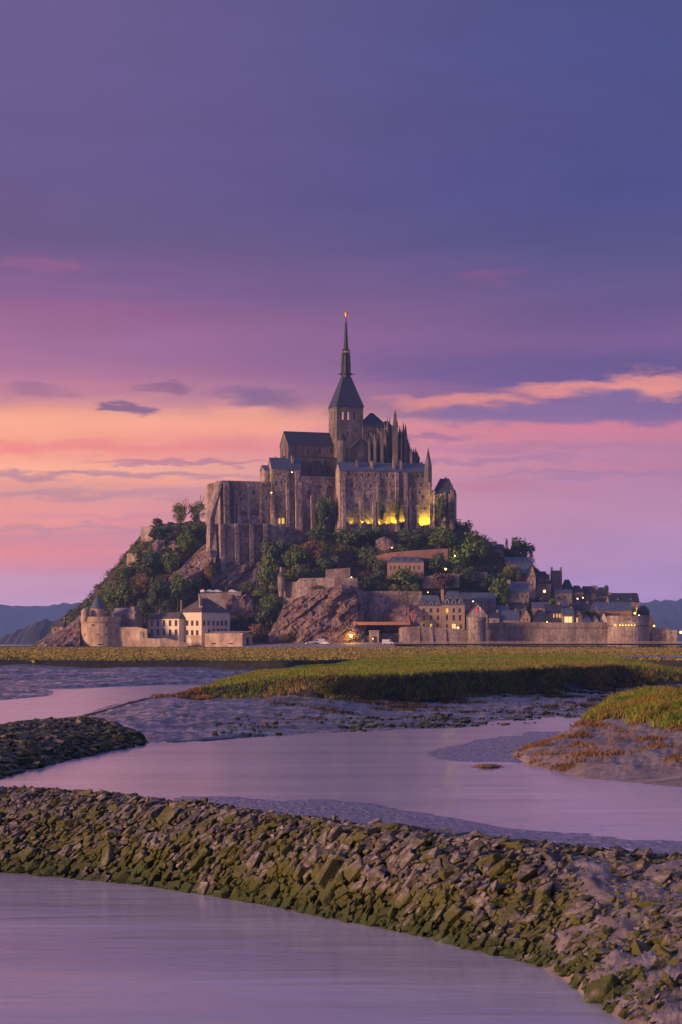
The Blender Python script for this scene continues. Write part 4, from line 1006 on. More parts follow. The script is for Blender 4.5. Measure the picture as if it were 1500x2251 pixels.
WCACHE = {}
def win_mesh(w, h, kind, arch):
    k = (round(w, 1), round(h, 1), kind, arch)
    if k in WCACHE: return WCACHE[k]
    w, h = k[0], k[1]
    b = MB(); d = .28
    gm = 1
    b.box(-w / 2 - .05, d, -h / 2 - .05, w / 2 + .05, d + .08, h / 2 + .05, 1)
    if kind != 'hole':
        t = .09
        for x in (-w / 2, w / 2 - t): b.box(x, d - .07, -h / 2, x + t, d - .002, h / 2, 0)
        b.box(-w / 2 + t, d - .07, -h / 2, w / 2 - t, d - .002, -h / 2 + t, 0); b.box(-w / 2 + t, d - .07, h / 2 - t, w / 2 - t, d - .002, h / 2, 0)
        if w > .7: b.box(-t / 2, d - .06, -h / 2 + t, t / 2, d - .002, h / 2 - t, 0)
        if kind == 'trim':   # stone surround and sill standing proud of the wall
            s = .22
            b.box(-w / 2 - s, -.07, -h / 2 - .2, w / 2 + s, .05, -h / 2 - .003, 2)
            b.box(-w / 2 - s, -.06, h / 2 + .003, w / 2 + s, .05, h / 2 + s, 2)
            for x in (-w / 2 - s, w / 2 + .003): b.box(x, -.06, -h / 2, x + s - .003, .05, h / 2, 2)
    mats = {'hole': [GLASS, GLASS], 'blind': [ST, ST], 'lit': [WOOD, LITG], 'shop': [WOOD, LITW], 'door': [WOOD, WOOD], 'white': [WHITE, GLASS], 'trim': [FRAME, GLASS, LIGHT]}.get(kind, [FRAME, GLASS])
    WCACHE[k] = b.mesh('window', mats)
    return WCACHE[k]

def face(b, P, D, Lf, z0, z1, ops, top=None, mi=0):
    """vertical wall with recessed openings. P start xy, D unit dir, seen from the side -perp; ops: (s0, s1, za, zb, arch)"""
    nx, ny = -D[1], D[0]                   # inward normal (left of D)
    def w(s, z, dep=0.0): return (P[0] + D[0] * s + nx * dep, P[1] + D[1] * s + ny * dep, z)
    ss = sorted({0.0, Lf} | {v for o in ops for v in (o[0], o[1])}); zs = sorted({z0, z1} | {v for o in ops for v in (o[2], o[3])})
    for i in range(len(ss) - 1):
        for j in range(len(zs) - 1):
            cs, cz = (ss[i] + ss[i + 1]) / 2, (zs[j] + zs[j + 1]) / 2
            if any(o[0] < cs < o[1] and o[2] < cz < o[3] for o in ops): continue
            b.add([w(ss[i], zs[j]), w(ss[i + 1], zs[j]), w(ss[i + 1], zs[j + 1]), w(ss[i], zs[j + 1])], [(0, 1, 2, 3)], mi)
    for s0, s1, za, zb, arch in ops:
        d = .3
        b.add([w(s0, za), w(s0, zb), w(s0, zb, d), w(s0, za, d), w(s1, za), w(s1, zb), w(s1, zb, d), w(s1, za, d)], [(0, 3, 2, 1), (4, 5, 6, 7), (0, 4, 7, 3), (1, 2, 6, 5)], mi)
        if arch:                            # spandrels that round the head of the opening
            r = (s1 - s0) / 2; c = (s0 + s1) / 2; n = 5; hh = min(r * arch, (zb - za) * .6)
            for sg in (-1, 1):
                pts = [w(c + sg * r, zb, .01)] + [w(c + sg * r * math.cos(t * math.pi / 2 / n), zb - hh + hh * math.sin(t * math.pi / 2 / n), .01) for t in range(n + 1)]
                idx = tuple(range(len(pts)))
                b.add(pts, [idx if sg < 0 else idx[::-1]], mi)

class Frame2:
    def __init__(s, px0, Y, ang):
        s.a = math.radians(ang); s.ca, s.sa = math.cos(s.a), math.sin(s.a); s.Y = Y; s.ox = X(px0, Y)
    def u(s, px): k = (px - 750) / F; return (k * s.Y - s.ox) / (s.ca - k * s.sa)
    def v(s, px): k = (px - 750) / F; return (s.ox - k * s.Y) / (k * s.ca + s.sa)     # depth along the left side wall
    def w(s, u, v, z): return (s.ox + u * s.ca - v * s.sa, s.Y + u * s.sa + v * s.ca, z)
    def zu(s, py, u=0, v=0): return Z(py, s.Y + u * s.sa + v * s.ca)

def bldg(name, label, cat, px0, px1, pb, pe, pr, Y, ang=0, D=10, pxl=None, roof='gable', axis='u', wm=None, rm=None, win=(), lwin=(), rwin=(), chim=(), dorm=(), group=None,
         root=None, pre='', oh=.3, hip=.35, ext=4.0, v0=0.0, ridge_v=.5, butt=(), course=(), through=()):
    """building whose front left corner stands on sight line px0 at distance Y and whose front runs to px1"""
    wm = wm or GRAN; rm = rm or SLATE
    f = Frame2(px0, Y, ang); L = f.u(px1)
    if pxl is not None: D = f.v(pxl)
    zb, ze = f.zu(pb) - ext, f.zu(pe)
    zr = f.zu(pr, L / 2, D / 2 if axis == 'u' else 0)
    if root is None: root = empty(name, f.w(L / 2, 0, f.zu(pb)), label, cat, group)
    U = (f.ca, f.sa); Vd = (-f.sa, f.ca)
    b = MB()
    def ops(lst, left):
        out = []
        for q in lst:
            px, py, wp, hp = q[:4]; kind = q[4] if len(q) > 4 else 'plain'; arch = q[5] if len(q) > 5 else 0
            if left == 0: s_ = f.u(px); z = f.zu(py, s_); sc = (Y + s_ * f.sa) / F / max(.3, f.ca)
            elif left == 1: v = f.v(px); s_ = D - v; z = f.zu(py, 0, v); sc = Y / F / max(.3, abs(f.sa))
            else:
                k = (px - 750) / F; c = f.w(L, 0, 0); v = (c[0] - k * c[1]) / (k * f.ca + f.sa) ; s_ = v; z = f.zu(py, L, v); sc = Y / F / max(.3, abs(f.sa))
            ww, hh = wp * sc, hp * Y / F
            out.append((s_ - ww / 2, s_ + ww / 2, z - hh / 2, z + hh / 2, arch, kind))
        return out
    back = []
    for px, py, wp_, hp_ in through:      # openings one looks right through
        k = (px - 750) / F; ub = (k * (Y + D * f.ca) - f.ox + D * f.sa) / (f.ca - k * f.sa); z = f.zu(py, ub, D); sc = Y / F
        back.append((L - ub - wp_ * sc / 2, L - ub + wp_ * sc / 2, z - hp_ * sc / 2, z + hp_ * sc / 2, .9, 'sky'))
    sides = [(f.w(0, 0, 0), U, L, ops(win, 0), f.a), (f.w(L, 0, 0), Vd, D, ops(rwin, 2), f.a + math.pi / 2), (f.w(L, D, 0), (-U[0], -U[1]), L, back, f.a + math.pi), (f.w(0, D, 0), (-Vd[0], -Vd[1]), D, ops(lwin, 1), f.a - math.pi / 2)]
    org = root.location
    gab = {'gable': (1, 3) if axis == 'u' else (0, 2)}.get(roof, ())
    for i, (P, Dd, Lf, op, rz) in enumerate(sides):
        op = [o for o in op if o[0] > .05 and o[1] < Lf - .05 and o[3] < ze - .02]
        face(b, P, Dd, Lf, zb, ze, [o[:5] for o in op])
        if i in gab:
            c = Lf * (ridge_v if i == 3 or axis == 'v' else 1 - ridge_v) if axis == 'u' else Lf / 2
            b.add([(P[0], P[1], ze), (P[0] + Dd[0] * Lf, P[1] + Dd[1] * Lf, ze), (P[0] + Dd[0] * c, P[1] + Dd[1] * c, zr)], [(0, 1, 2)])
        for s0, s1, za, zz, arch, kind in op:
            if kind == 'sky': continue
            c = (s0 + s1) / 2
            link(pre + ('door' if kind == 'door' else 'window'), win_mesh(s1 - s0, zz - za, kind, 0), root, (P[0] + Dd[0] * c - org[0], P[1] + Dd[1] * c - org[1], (za + zz) / 2 - org[2]), rz)
    for c in course:                      # string courses
        z = f.zu(c)
        poly = [f.w(-.15, -.15, 0)[:2], f.w(L + .15, -.15, 0)[:2], f.w(L + .15, D + .15, 0)[:2], f.w(-.15, D + .15, 0)[:2]]
        b.prism(poly, z - .2, z + .2)
    if roof == 'flat':
        b.add([f.w(0, 0, ze - .9), f.w(L, 0, ze - .9), f.w(L, D, ze - .9), f.w(0, D, ze - .9)], [(0, 1, 2, 3)])
    b.build(pre + 'wall', wm, root)
    rbm = MB(); rname = pre + 'roof'
    if roof == 'gable':
        th = .32; e = .25
        if axis == 'u':
            rv = D * ridge_v
            for (va, vb) in ((-oh, rv), (D + oh, rv)):
                run = abs(vb - (0 if va < 0 else D)); sl = (zr - ze) / run; zE = ze - oh * sl
                p = [f.w(-e, va, zE), f.w(L + e, va, zE), f.w(L + e, vb, zr), f.w(-e, vb, zr)]
                q = [(x, y, z + th) for x, y, z in p]
                rbm.add(p + q, [(0, 3, 2, 1), (4, 5, 6, 7), (0, 1, 5, 4), (1, 2, 6, 5), (2, 3, 7, 6), (3, 0, 4, 7)])
        else:
            for (ua, ub) in ((-oh, L / 2), (L + oh, L / 2)):
                sl = (zr - ze) / (L / 2); zE = ze - oh * sl
                p = [f.w(ua, -e, zE), f.w(ua, D + e, zE), f.w(ub, D + e, zr), f.w(ub, -e, zr)]
                q = [(x, y, z + th) for x, y, z in p]
                rbm.add(p + q, [(0, 3, 2, 1), (4, 5, 6, 7), (0, 1, 5, 4), (1, 2, 6, 5), (2, 3, 7, 6), (3, 0, 4, 7)])
    elif roof in ('hip', 'pyr', 'mansard'):
        h0 = [(-oh, -oh), (L + oh, -oh), (L + oh, D + oh), (-oh, D + oh)]
        if roof == 'pyr': top = [(L / 2, D / 2)] * 4
        elif roof == 'hip':
            i_ = hip * min(L, D)
            top = [(i_, D / 2), (L - i_, D / 2), (L - i_, D / 2), (i_, D / 2)] if axis == 'u' else [(L / 2, i_), (L / 2, i_), (L / 2, D - i_), (L / 2, D - i_)]
        else:
            i_ = hip * min(L, D); top = [(i_, i_), (L - i_, i_), (L - i_, D - i_), (i_, D - i_)]
        z1 = ze + .02
        vs = [f.w(u_, v_, z1) for u_, v_ in h0] + [f.w(u_ + (.01 if k in (1, 2) else 0), v_ + (.01 if k > 1 else 0), zr) for k, (u_, v_) in enumerate(top)]
        rbm.add(vs, [(3, 2, 1, 0), (4, 5, 6, 7), (0, 1, 5, 4), (1, 2, 6, 5), (2, 3, 7, 6), (3, 0, 4, 7)])
    if rbm.v: rbm.build(rname, rm, root)
    for q in chim:
        px, pt, wp = q[:3]; dv = q[3] if len(q) > 3 else D * .5
        s_ = f.u(px); w_ = wp * Y / F / 2; zt = f.zu(pt, s_); cb = MB()
        c = [f.w(s_ - w_, dv - w_ * 1.3, 0)[:2], f.w(s_ + w_, dv - w_ * 1.3, 0)[:2], f.w(s_ + w_, dv + w_ * 1.3, 0)[:2], f.w(s_ - w_, dv + w_ * 1.3, 0)[:2]]
        cb.prism(c, ze - .5, zt - .35)
        g = .12; c2 = [f.w(s_ - w_ - g, dv - w_ * 1.3 - g, 0)[:2], f.w(s_ + w_ + g, dv - w_ * 1.3 - g, 0)[:2], f.w(s_ + w_ + g, dv + w_ * 1.3 + g, 0)[:2], f.w(s_ - w_ - g, dv + w_ * 1.3 + g, 0)[:2]]
        cb.prism(c2, zt - .35, zt - .1)
        for sx in (-.5, .5):
            p_ = f.w(s_ + sx * w_, dv, 0); cb.lathe(p_[0], p_[1], [(.16, zt - .1), (.13, zt + .45)], 8)
        cb.build('chimney', wm if len(q) < 5 else q[4], root)
    for q in dorm:
        px, pbt, wp, hp = q[:4]; mm = q[4] if len(q) > 4 else LIGHT
        s_ = f.u(px); w_ = wp * Y / F / 2; za = f.zu(pbt, s_); zt = za + hp * Y / F * .72; zp = za + hp * Y / F
        run = D * (ridge_v if roof == 'gable' else .5); sl = (zr - ze) / run if roof != 'mansard' else (zr - ze) / (hip * min(L, D))
        va = max(-.1, (za - ze) / sl - .15); vb = (zp - ze) / sl + .4
        db = MB()
        P5 = [(-w_, za), (w_, za), (w_, zt), (0, zp), (-w_, zt)]
        vs = [f.w(s_ + a, va, z) for a, z in P5] + [f.w(s_ + a, vb, z) for a, z in P5]
        db.add(vs, [(0, 1, 2, 3, 4), (0, 4, 9, 5), (1, 6, 7, 2)], 0)
        g = .12
        R_ = [(-w_ - g, zt - g), (0, zp + .02), (w_ + g, zt - g)]
        vs = [f.w(s_ + a, va - .2, z + .05) for a, z in R_] + [f.w(s_ + a, vb, z + .05) for a, z in R_]
        db.add(vs, [(0, 1, 4, 3), (1, 2, 5, 4)], 1)
        gw = w_ * .62
        db.add([f.w(s_ - gw, va - .03, za + .12 * (zt - za)), f.w(s_ + gw, va - .03, za + .12 * (zt - za)), f.w(s_ + gw, va - .03, zt * .95 + za * .05), f.w(s_ - gw, va - .03, zt * .95 + za * .05)], [(0, 1, 2, 3)], 2)
        db.build('dormer', [mm, rm, GLASS], root)
    for q in butt:                        # stepped buttresses: px, top row, half width px, projection m, bottom row
        px, pt, hw, pj = q[:4]; pbm = q[4] if len(q) > 4 else pb
        s_ = f.u(px); w_ = hw * Y / F; zt = f.zu(pt, s_); z0 = f.zu(pbm, s_) - 1.0; bb = MB()
        zm = z0 + (zt - z0) * .55; g = .004
        for (za, zc, p0, p1) in ((z0, zm, pj * 1.25, pj), (zm, zt, pj * .8, pj * .62)):
            vs = [f.w(s_ + a * w_, vv, z) for z, vv in ((za, -p0), (zc, -p1)) for a in (-1, 1)] + [f.w(s_ + a * w_, .3, z) for z in (za, zc + .6 * p1) for a in (-1, 1)]
            bb.add(vs, [(0, 1, 3, 2), (2, 3, 7, 6), (0, 2, 6, 4), (1, 5, 7, 3), (0, 4, 5, 1)])
        bb.build(pre + 'buttress', wm, root)
    return root, f, L, D, ze, zr

def round_tower(name, label, pxc, Y, prof, wm, parts=(), n=28, cat='tower', corb=None, slits=(), root=None, merl=None, depth=0.0):
    """prof: [(radius px, row)] bottom to top"""
    s = Y / F; cx = X(pxc, Y); cy = Y + prof[0][0] * s
    root = root or empty(name, (cx, cy, Z(prof[0][1], Y)), label, cat)
    b = MB(); b.lathe(cx, cy, [(r_ * s, Z(p_, Y)) for r_, p_ in prof], n); b.build('wall', wm, root, smooth=False)
    for pn, pf, pm in parts:
        b = MB(); b.lathe(cx, cy, [(max(.02, r_ * s), Z(p_, Y)) for r_, p_ in pf], n); b.build(pn, pm, root)
    if corb:
        rr, pt, pbm, cnt = corb; b = MB()
        for k in range(cnt):
            a = 6.283 * k / cnt; c, d = math.cos(a), math.sin(a)
            r0, r1, hw = (rr - 2.2) * s, rr * s, .22
            z0, z1 = Z(pbm, Y), Z(pt, Y)
            b.add([(cx + c * r0 - d * hw, cy + d * r0 + c * hw, z0), (cx + c * r0 + d * hw, cy + d * r0 - c * hw, z0), (cx + c * r1 + d * hw, cy + d * r1 - c * hw, z1), (cx + c * r1 - d * hw, cy + d * r1 + c * hw, z1),
                   (cx + c * r0 - d * hw, cy + d * r0 + c * hw, z1), (cx + c * r0 + d * hw, cy + d * r0 - c * hw, z1)], [(0, 1, 2, 3), (0, 3, 4), (1, 5, 2)])
        o = b.build('corbel_course', wm, root); o['kind'] = 'stuff'
    for px, py, w_, h_ in slits:
        dxp = (px - pxc) * s; rr = float(np.interp(-py, [-p_ for r_, p_ in prof], [r_ * s for r_, p_ in prof]))
        if abs(dxp) > rr * .97: continue
        a = math.asin(dxp / rr); x, y = cx + rr * math.sin(a), cy - rr * math.cos(a)
        bb = MB(); bb.box(-w_ * s / 2, -.03, -h_ * s / 2, w_ * s / 2, .2, h_ * s / 2)
        bb2 = bb.mesh('embrasure', [GLASS]); link('embrasure', bb2, root, (x - root.location.x, y - root.location.y, Z(py, Y) - root.location.z), a)
    return root

def wall_run(name, label, pts, wm, th=2.0, ext=2.0, cap=True, crenel=None, corb=None, slits=(), cat='wall', butt=()):
    """rampart along pts [(px, Y, top row, bottom row)]"""
    P = [(X(p[0], p[1]), p[1], Z(p[2], p[1]), Z(p[3], p[1]) - ext) for p in pts]
    root = empty(name, (P[0][0], P[0][1], P[0][3] + ext), label, cat)
    b = MB(); n = len(P); vs = []
    for x, y, zt, zb in P: vs += [(x, y, zb), (x, y, zt), (x, y + th, zt), (x, y + th, zb)]
    fs = []
    for i in range(n - 1):
        a, c = 4 * i, 4 * i + 4
        fs += [(a, c, c + 1, a + 1), (a + 1, c + 1, c + 2, a + 2), (a + 2, c + 2, c + 3, a + 3)]
    fs += [(0, 1, 2, 3), (4 * n - 1, 4 * n - 2, 4 * n - 3, 4 * n - 4)]
    b.add(vs, fs); b.build('wall', wm, root)
    def along(px):
        Yv = float(np.interp(px, [p[0] for p in pts], [p[1] for p in pts])); return X(px, Yv), Yv, Z(float(np.interp(px, [p[0] for p in pts], [p[2] for p in pts])), Yv)
    if crenel:
        step, w_, h_ = crenel; px = pts[0][0] + step * .5
        while px < pts[-1][0] - w_ / 2:
            x, y, z = along(px); s = y / F; bb = MB(); bb.box(x - w_ * s / 2, y + .02, z - .05, x + w_ * s / 2, y + .7, z + h_ * s); bb.build('merlon', wm, root); px += step
    if corb:
        rel, step = corb; bb = MB(); px = pts[0][0] + 1
        while px < pts[-1][0] - 1:
            x, y, z = along(px); s = y / F; z -= rel * s
            bb.box(x - .25, y - .45, z - .35, x + .25, y, z + .35); px += step
        x0, y0, z0 = along(pts[0][0]); 
        o = bb.build('corbel_course', wm, root); o['kind'] = 'stuff'
        bb = MB()
        for i in range(n - 1):
            (xa, ya, za), (xb, yb, zb_) = along(pts[i][0] + .01), along(pts[i + 1][0] - .01); s = ya / F; h = rel * s
            bb.add([(xa, ya - .5, za - h + .35), (xb, yb - .5, zb_ - h + .35), (xb, yb - .5, zb_ + .02), (xa, ya - .5, za + .02), (xa, ya + .1, za - h + .35), (xb, yb + .1, zb_ - h + .35), (xb, yb + .1, zb_ + .02), (xa, ya + .1, za + .02)],
                   [(0, 1, 2, 3), (3, 2, 6, 7), (4, 5, 1, 0), (0, 3, 7, 4), (1, 5, 6, 2)])
        bb.build('parapet', wm, root)
    for px, py, w_, h_ in slits:
        x, y, _ = along(px); s = y / F; bb = MB(); bb.box(x - w_ * s / 2, y - .03, Z(py, y) - h_ * s / 2, x + w_ * s / 2, y + .2, Z(py, y) + h_ * s / 2); bb.build('embrasure', GLASS, root)
    for px, pt, hw, pj in butt:
        x, y, _ = along(px); s = y / F; bb = MB(); zb = min(p[3] for p in P); w_ = hw * s
        bb.add([(x - w_, y - pj * 1.4, zb), (x + w_, y - pj * 1.4, zb), (x + w_, y - pj * .4, Z(pt, y)), (x - w_, y - pj * .4, Z(pt, y)), (x - w_, y + .1, zb), (x + w_, y + .1, zb), (x + w_, y + .1, Z(pt, y) + .5), (x - w_, y + .1, Z(pt, y) + .5)],
               [(0, 1, 2, 3), (3, 2, 6, 7), (0, 3, 7, 4), (1, 5, 6, 2)])
        bb.build('buttress', wm, root)
    return root

def wgrid(pxs, pys, w_, h_, kind='plain', arch=0): return [(a, c, w_, h_, kind, arch) for a in pxs for c in pys]

# ---------------------------------------------------------------- the abbey (turned 15 degrees so that its west ends show)
AA = 20
# western terrace block with its great buttress
wb, f, L, D, ze, zr = bldg('western_abbey_block', 'massive flat-topped stone block at the western end of the abbey', 'building', 489, 604, 1160, 1056, 1056, 1052, AA, pxl=452, roof='flat', wm=ST, ext=30,
    win=[(501, 1096, 3, 16, 'hole'), (529, 1084, 5, 12, 'plain', 1), (530, 1098, 4, 8, 'hole'), (537, 1090, 4, 9, 'plain', 1), (558, 1082, 6, 12, 'plain', 1), (555, 1100, 3, 5, 'hole'), (562, 1100, 3, 5, 'hole'),
         (533, 1128, 19, 11, 'hole', 1), (560, 1126, 17, 15, 'hole', 1), (576, 1132, 6, 3, 'hole'), (498, 1132, 6, 4, 'hole'), (586, 1094, 4, 8, 'hole')],
    butt=[(496, 1062, 6, 3.2, 1215), (515, 1070, 2.2, .9, 1150), (524, 1092, 3.5, 1.2, 1150), (546, 1064, 2.2, .9, 1150), (573, 1064, 2.2, .9, 1150), (598, 1080, 4, 1.6, 1160)], course=[1060, 1108])
bb = MB()   # raking western buttress catching the afterglow
def wp(px, py, Y): return (X(px, Y), Y, Z(py, Y))
bb.add([wp(453, 1225, 1050), wp(461, 1225, 1046), wp(478, 1225, 1046), wp(463, 1140, 1047), wp(470, 1100, 1049), wp(484, 1058, 1051), wp(490, 1058, 1051), wp(473, 1140, 1049), wp(456, 1120, 1052), wp(476, 1056, 1056)],
       [(1, 2, 7, 3), (3, 7, 6, 5), (3, 5, 4), (0, 1, 3, 8), (8, 3, 4, 9), (4, 5, 9)])
bb.build('raking_buttress', ST, wb)
bb = MB()
for px in (519, 566):
    pass
bldg('terrace_wall', 'tall buttressed retaining wall under the western abbey block', 'wall', 484, 606, 1235, 1150, 1150, 1046, AA, D=8, roof='flat', wm=ST, ext=16,
     butt=[(488, 1156, 5, 2.4, 1300), (520, 1154, 4.5, 2.2, 1300), (552, 1154, 4.5, 2.2, 1296), (583, 1154, 4.5, 2.2, 1280)], course=[1152], win=[(504, 1172, 9, 30, 'blind', .9), (536, 1172, 9, 30, 'blind', .9), (568, 1172, 9, 30, 'blind', .9)])
# gabled blocks stepping up
bldg('gabled_abbey_wing', 'narrow gabled abbey wing with an orange-lit western gable', 'building', 582, 602, 1160, 1034, 1024, 1062, AA, pxl=572, roof='gable', wm=ST, ext=14, win=[(592, 1053, 4, 24, 'plain', 1)], oh=.2)
bldg('guest_house', 'slate-roofed abbey guest house with small square windows', 'building', 598, 662, 1162, 1029, 1008, 1060, AA, pxl=589, roof='gable', wm=ST, ext=14,
     win=[(608, 1062, 4, 10), (619, 1061, 4, 9), (611, 1044, 3, 6, 'hole'), (624, 1044, 3, 6, 'hole'), (609, 1093, 4, 10), (608, 1118, 3, 7, 'hole'), (643, 1086, 4, 14), (615, 1145, 5, 12, 'lit'), (623, 1145, 6, 13, 'lit'), (650, 1060, 3, 10, 'hole')],
     chim=[(646, 1002, 5, 2.0), (610, 1004, 3)], butt=[(600, 1082, 3, 1.4), (632, 1040, 3.5, 1.2), (652, 1038, 4, 1.8)], oh=.25)
bldg('vaulted_wing', 'windowless abbey wing with blind arches below the nave', 'building', 656, 742, 1165, 1046, 1046, 1064, AA, D=14, roof='flat', wm=ST, ext=14,
     win=[(680, 1087, 8, 20, 'hole', 1), (664, 1064, 4, 12, 'hole'), (701, 1088, 19, 46, 'blind', .9), (727, 1090, 17, 44, 'blind', .9)],
     butt=[(686, 1092, 4.5, 3.0, 1205), (660, 1060, 3, 1.5)], course=[1050])
# church
church = empty('abbey_church', (X(760, 1085), 1085, Z(1045, 1085)), 'abbey church with central tower, tall spire and gilded statue on top', 'church')
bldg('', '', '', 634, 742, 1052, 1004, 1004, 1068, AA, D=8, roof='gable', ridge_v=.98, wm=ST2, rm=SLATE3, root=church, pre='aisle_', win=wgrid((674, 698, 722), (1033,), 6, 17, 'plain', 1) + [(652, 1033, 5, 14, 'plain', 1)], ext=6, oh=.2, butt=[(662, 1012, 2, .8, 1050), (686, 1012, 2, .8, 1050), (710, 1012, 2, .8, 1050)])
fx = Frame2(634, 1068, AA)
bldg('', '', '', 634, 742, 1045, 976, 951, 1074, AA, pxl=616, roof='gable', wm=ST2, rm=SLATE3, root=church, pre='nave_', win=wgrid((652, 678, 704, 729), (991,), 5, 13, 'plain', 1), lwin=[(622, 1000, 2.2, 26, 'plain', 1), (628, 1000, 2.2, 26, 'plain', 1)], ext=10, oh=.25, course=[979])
# aisle roof as a lean-to
b = MB(); q = fx
b.add([q.w(-.2, -.4, q.zu(1012)), q.w(q.u(742), -.4, q.zu(1012, q.u(742))), q.w(q.u(742), 6.2, q.zu(1000, q.u(742), 6)), q.w(-.2, 6.2, q.zu(1000, 0, 6))], [(0, 1, 2, 3)])
# crossing tower
def tower_box(pre, px0, px1, pxl, pb, pt, Y, win=(), lwin=(), m_=ST2, course=(), through=()):
    return bldg('', '', '', px0, px1, pb, pt, pt, Y, AA, pxl=pxl, roof='flat', wm=m_, root=church, pre=pre, win=win, lwin=lwin, ext=4, course=course, through=through)
TY = 1078
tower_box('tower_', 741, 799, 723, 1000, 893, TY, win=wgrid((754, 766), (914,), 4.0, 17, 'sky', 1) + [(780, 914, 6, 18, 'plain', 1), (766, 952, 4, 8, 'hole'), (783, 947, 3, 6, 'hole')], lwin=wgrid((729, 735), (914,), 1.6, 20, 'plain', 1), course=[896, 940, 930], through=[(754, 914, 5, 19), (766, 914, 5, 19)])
ft = Frame2(741, TY, AA); Lt = ft.u(799); Dt = ft.v(723)
b = MB()
def ring(fr, i_, z, L_, D_): return [fr.w(i_, i_, z), fr.w(L_ - i_, i_, z), fr.w(L_ - i_, D_ - i_, z), fr.w(i_, D_ - i_, z)]
zA, zB = ft.zu(893), ft.zu(826); c_ = Lt / 2
r0 = ring(ft, -.45, zA, Lt, Dt)
ia = Lt * .34
r1 = [ft.w(ia, Dt * .34, zB), ft.w(Lt - ia, Dt * .34, zB), ft.w(Lt - ia, Dt * .66, zB), ft.w(ia, Dt * .66, zB)]
rm_ = [tuple((Vector(a) * .28 + Vector(c) * .72)) for a, c in zip(r0, r1)]
rm_ = [(x * .985 + ft.w(Lt / 2, Dt / 2, 0)[0] * .015, y * .985 + ft.w(Lt / 2, Dt / 2, 0)[1] * .015, z) for x, y, z in rm_]
b.add(r0 + rm_ + r1, [(3, 2, 1, 0)] + [(k, (k + 1) % 4, 4 + (k + 1) % 4, 4 + k) for k in range(4)] + [(4 + k, 4 + (k + 1) % 4, 8 + (k + 1) % 4, 8 + k) for k in range(4)] + [(8, 9, 10, 11)])
b.build('tower_roof', mat('tower_slate', [(.03, .042, .075), (.05, .068, .11)], scale=.8, rough=.6, bump=.3), church)
# lantern, spire, statue
cx, cy, _ = ft.w(Lt / 2, Dt / 2, 0); SY = cy; s_ = SY / F
pc = 750 + cx / cy * F; print('spire px', pc)
def zs(py): return Z(py, SY)
b = MB()
b.lathe(cx, cy, [(10 * s_, zs(834)), (10.5 * s_, zs(824)), (14 * s_, zs(823)), (14 * s_, zs(821)), (9.5 * s_, zs(820)), (9 * s_, zs(802)), (10.5 * s_, zs(801)), (10.5 * s_, zs(799.5)), (8.5 * s_, zs(799)), (8.3 * s_, zs(782)), (6 * s_, zs(779)), (5.2 * s_, zs(770))], 8, a0=math.radians(22.5 + AA))
sp_ = b.build('lantern', SPIRE, church)
b = MB(); b.lathe(cx, cy, [(8.2 * s_, zs(776)), (8.6 * s_, zs(773)), (5.0 * s_, zs(770))], 8, a0=math.radians(AA), cap=False); b.build('gilded_ring', GOLD, church)
for k in range(8):       # open arcade posts and gargoyles
    a = math.radians(22.5 + AA + 45 * k); b = MB()
    b.tube((cx + 9.6 * s_ * math.cos(a), cy + 9.6 * s_ * math.sin(a), zs(824)), (cx + 8.2 * s_ * math.cos(a), cy + 8.2 * s_ * math.sin(a), zs(771)), .32, .2, 5)
    b.tube((cx + 8.2 * s_ * math.cos(a), cy + 8.2 * s_ * math.sin(a), zs(772)), (cx + 8.2 * s_ * math.cos(a), cy + 8.2 * s_ * math.sin(a), zs(766)), .25, .03, 5)
    b.tube((cx + 9.5 * s_ * math.cos(a), cy + 9.5 * s_ * math.sin(a), zs(822)), (cx + 19 * s_ * math.cos(a), cy + 19 * s_ * math.sin(a), zs(823)), .28, .12, 5)
    b.tube((cx + 8.5 * s_ * math.cos(a), cy + 8.5 * s_ * math.sin(a), zs(800)), (cx + 13 * s_ * math.cos(a), cy + 13 * s_ * math.sin(a), zs(800.5)), .2, .08, 5)
    b.build('pinnacle', SPIRE, church)
b = MB(); prof = [(5.4 * s_, zs(771)), (4.2 * s_, zs(752)), (3.0 * s_, zs(730)), (1.9 * s_, zs(712)), (2.2 * s_, zs(711)), (1.2 * s_, zs(709)), (.7 * s_, zs(697))]
b.lathe(cx, cy, prof, 8, a0=math.radians(22.5 + AA))
for j in range(13):      # crockets up the edges
    z = zs(768 - j * 4.6); rr = float(np.interp(z, [p_[1] for p_ in prof], [p_[0] for p_ in prof]))
    for k in range(8):
        a = math.radians(22.5 + AA + 45 * k); b.tube((cx + rr * math.cos(a), cy + rr * math.sin(a), z), (cx + (rr + .3) * math.cos(a), cy + (rr + .3) * math.sin(a), z + .2), .12, .04, 4)
b.build('spire', SPIRE, church)
b = MB()                 # winged figure with raised sword
zt = zs(697); h = zs(684) - zt
b.lathe(cx, cy, [(.34, zt - .1), (.42, zt + .08 * h), (.34, zt + .25 * h), (.28, zt + .42 * h), (.36, zt + .58 * h), (.30, zt + .66 * h), (.12, zt + .70 * h), (.17, zt + .76 * h), (.15, zt + .83 * h), (.03, zt + .87 * h)], 10)
for sg in (-1, 1):       # wings
    b.add([(cx + sg * .15, cy + .2, zt + .60 * h), (cx + sg * .95, cy + .35, zt + .95 * h), (cx + sg * 1.15, cy + .4, zt + .80 * h), (cx + sg * .85, cy + .35, zt + .45 * h), (cx + sg * .25, cy + .22, zt + .30 * h),
           (cx + sg * .15, cy + .32, zt + .60 * h), (cx + sg * .95, cy + .47, zt + .95 * h), (cx + sg * 1.15, cy + .52, zt + .80 * h), (cx + sg * .85, cy + .47, zt + .45 * h), (cx + sg * .25, cy + .34, zt + .30 * h)],
          [(0, 1, 2, 3, 4), (9, 8, 7, 6, 5)] + [(k, 5 + k, 5 + (k + 1) % 5, (k + 1) % 5) for k in range(5)])
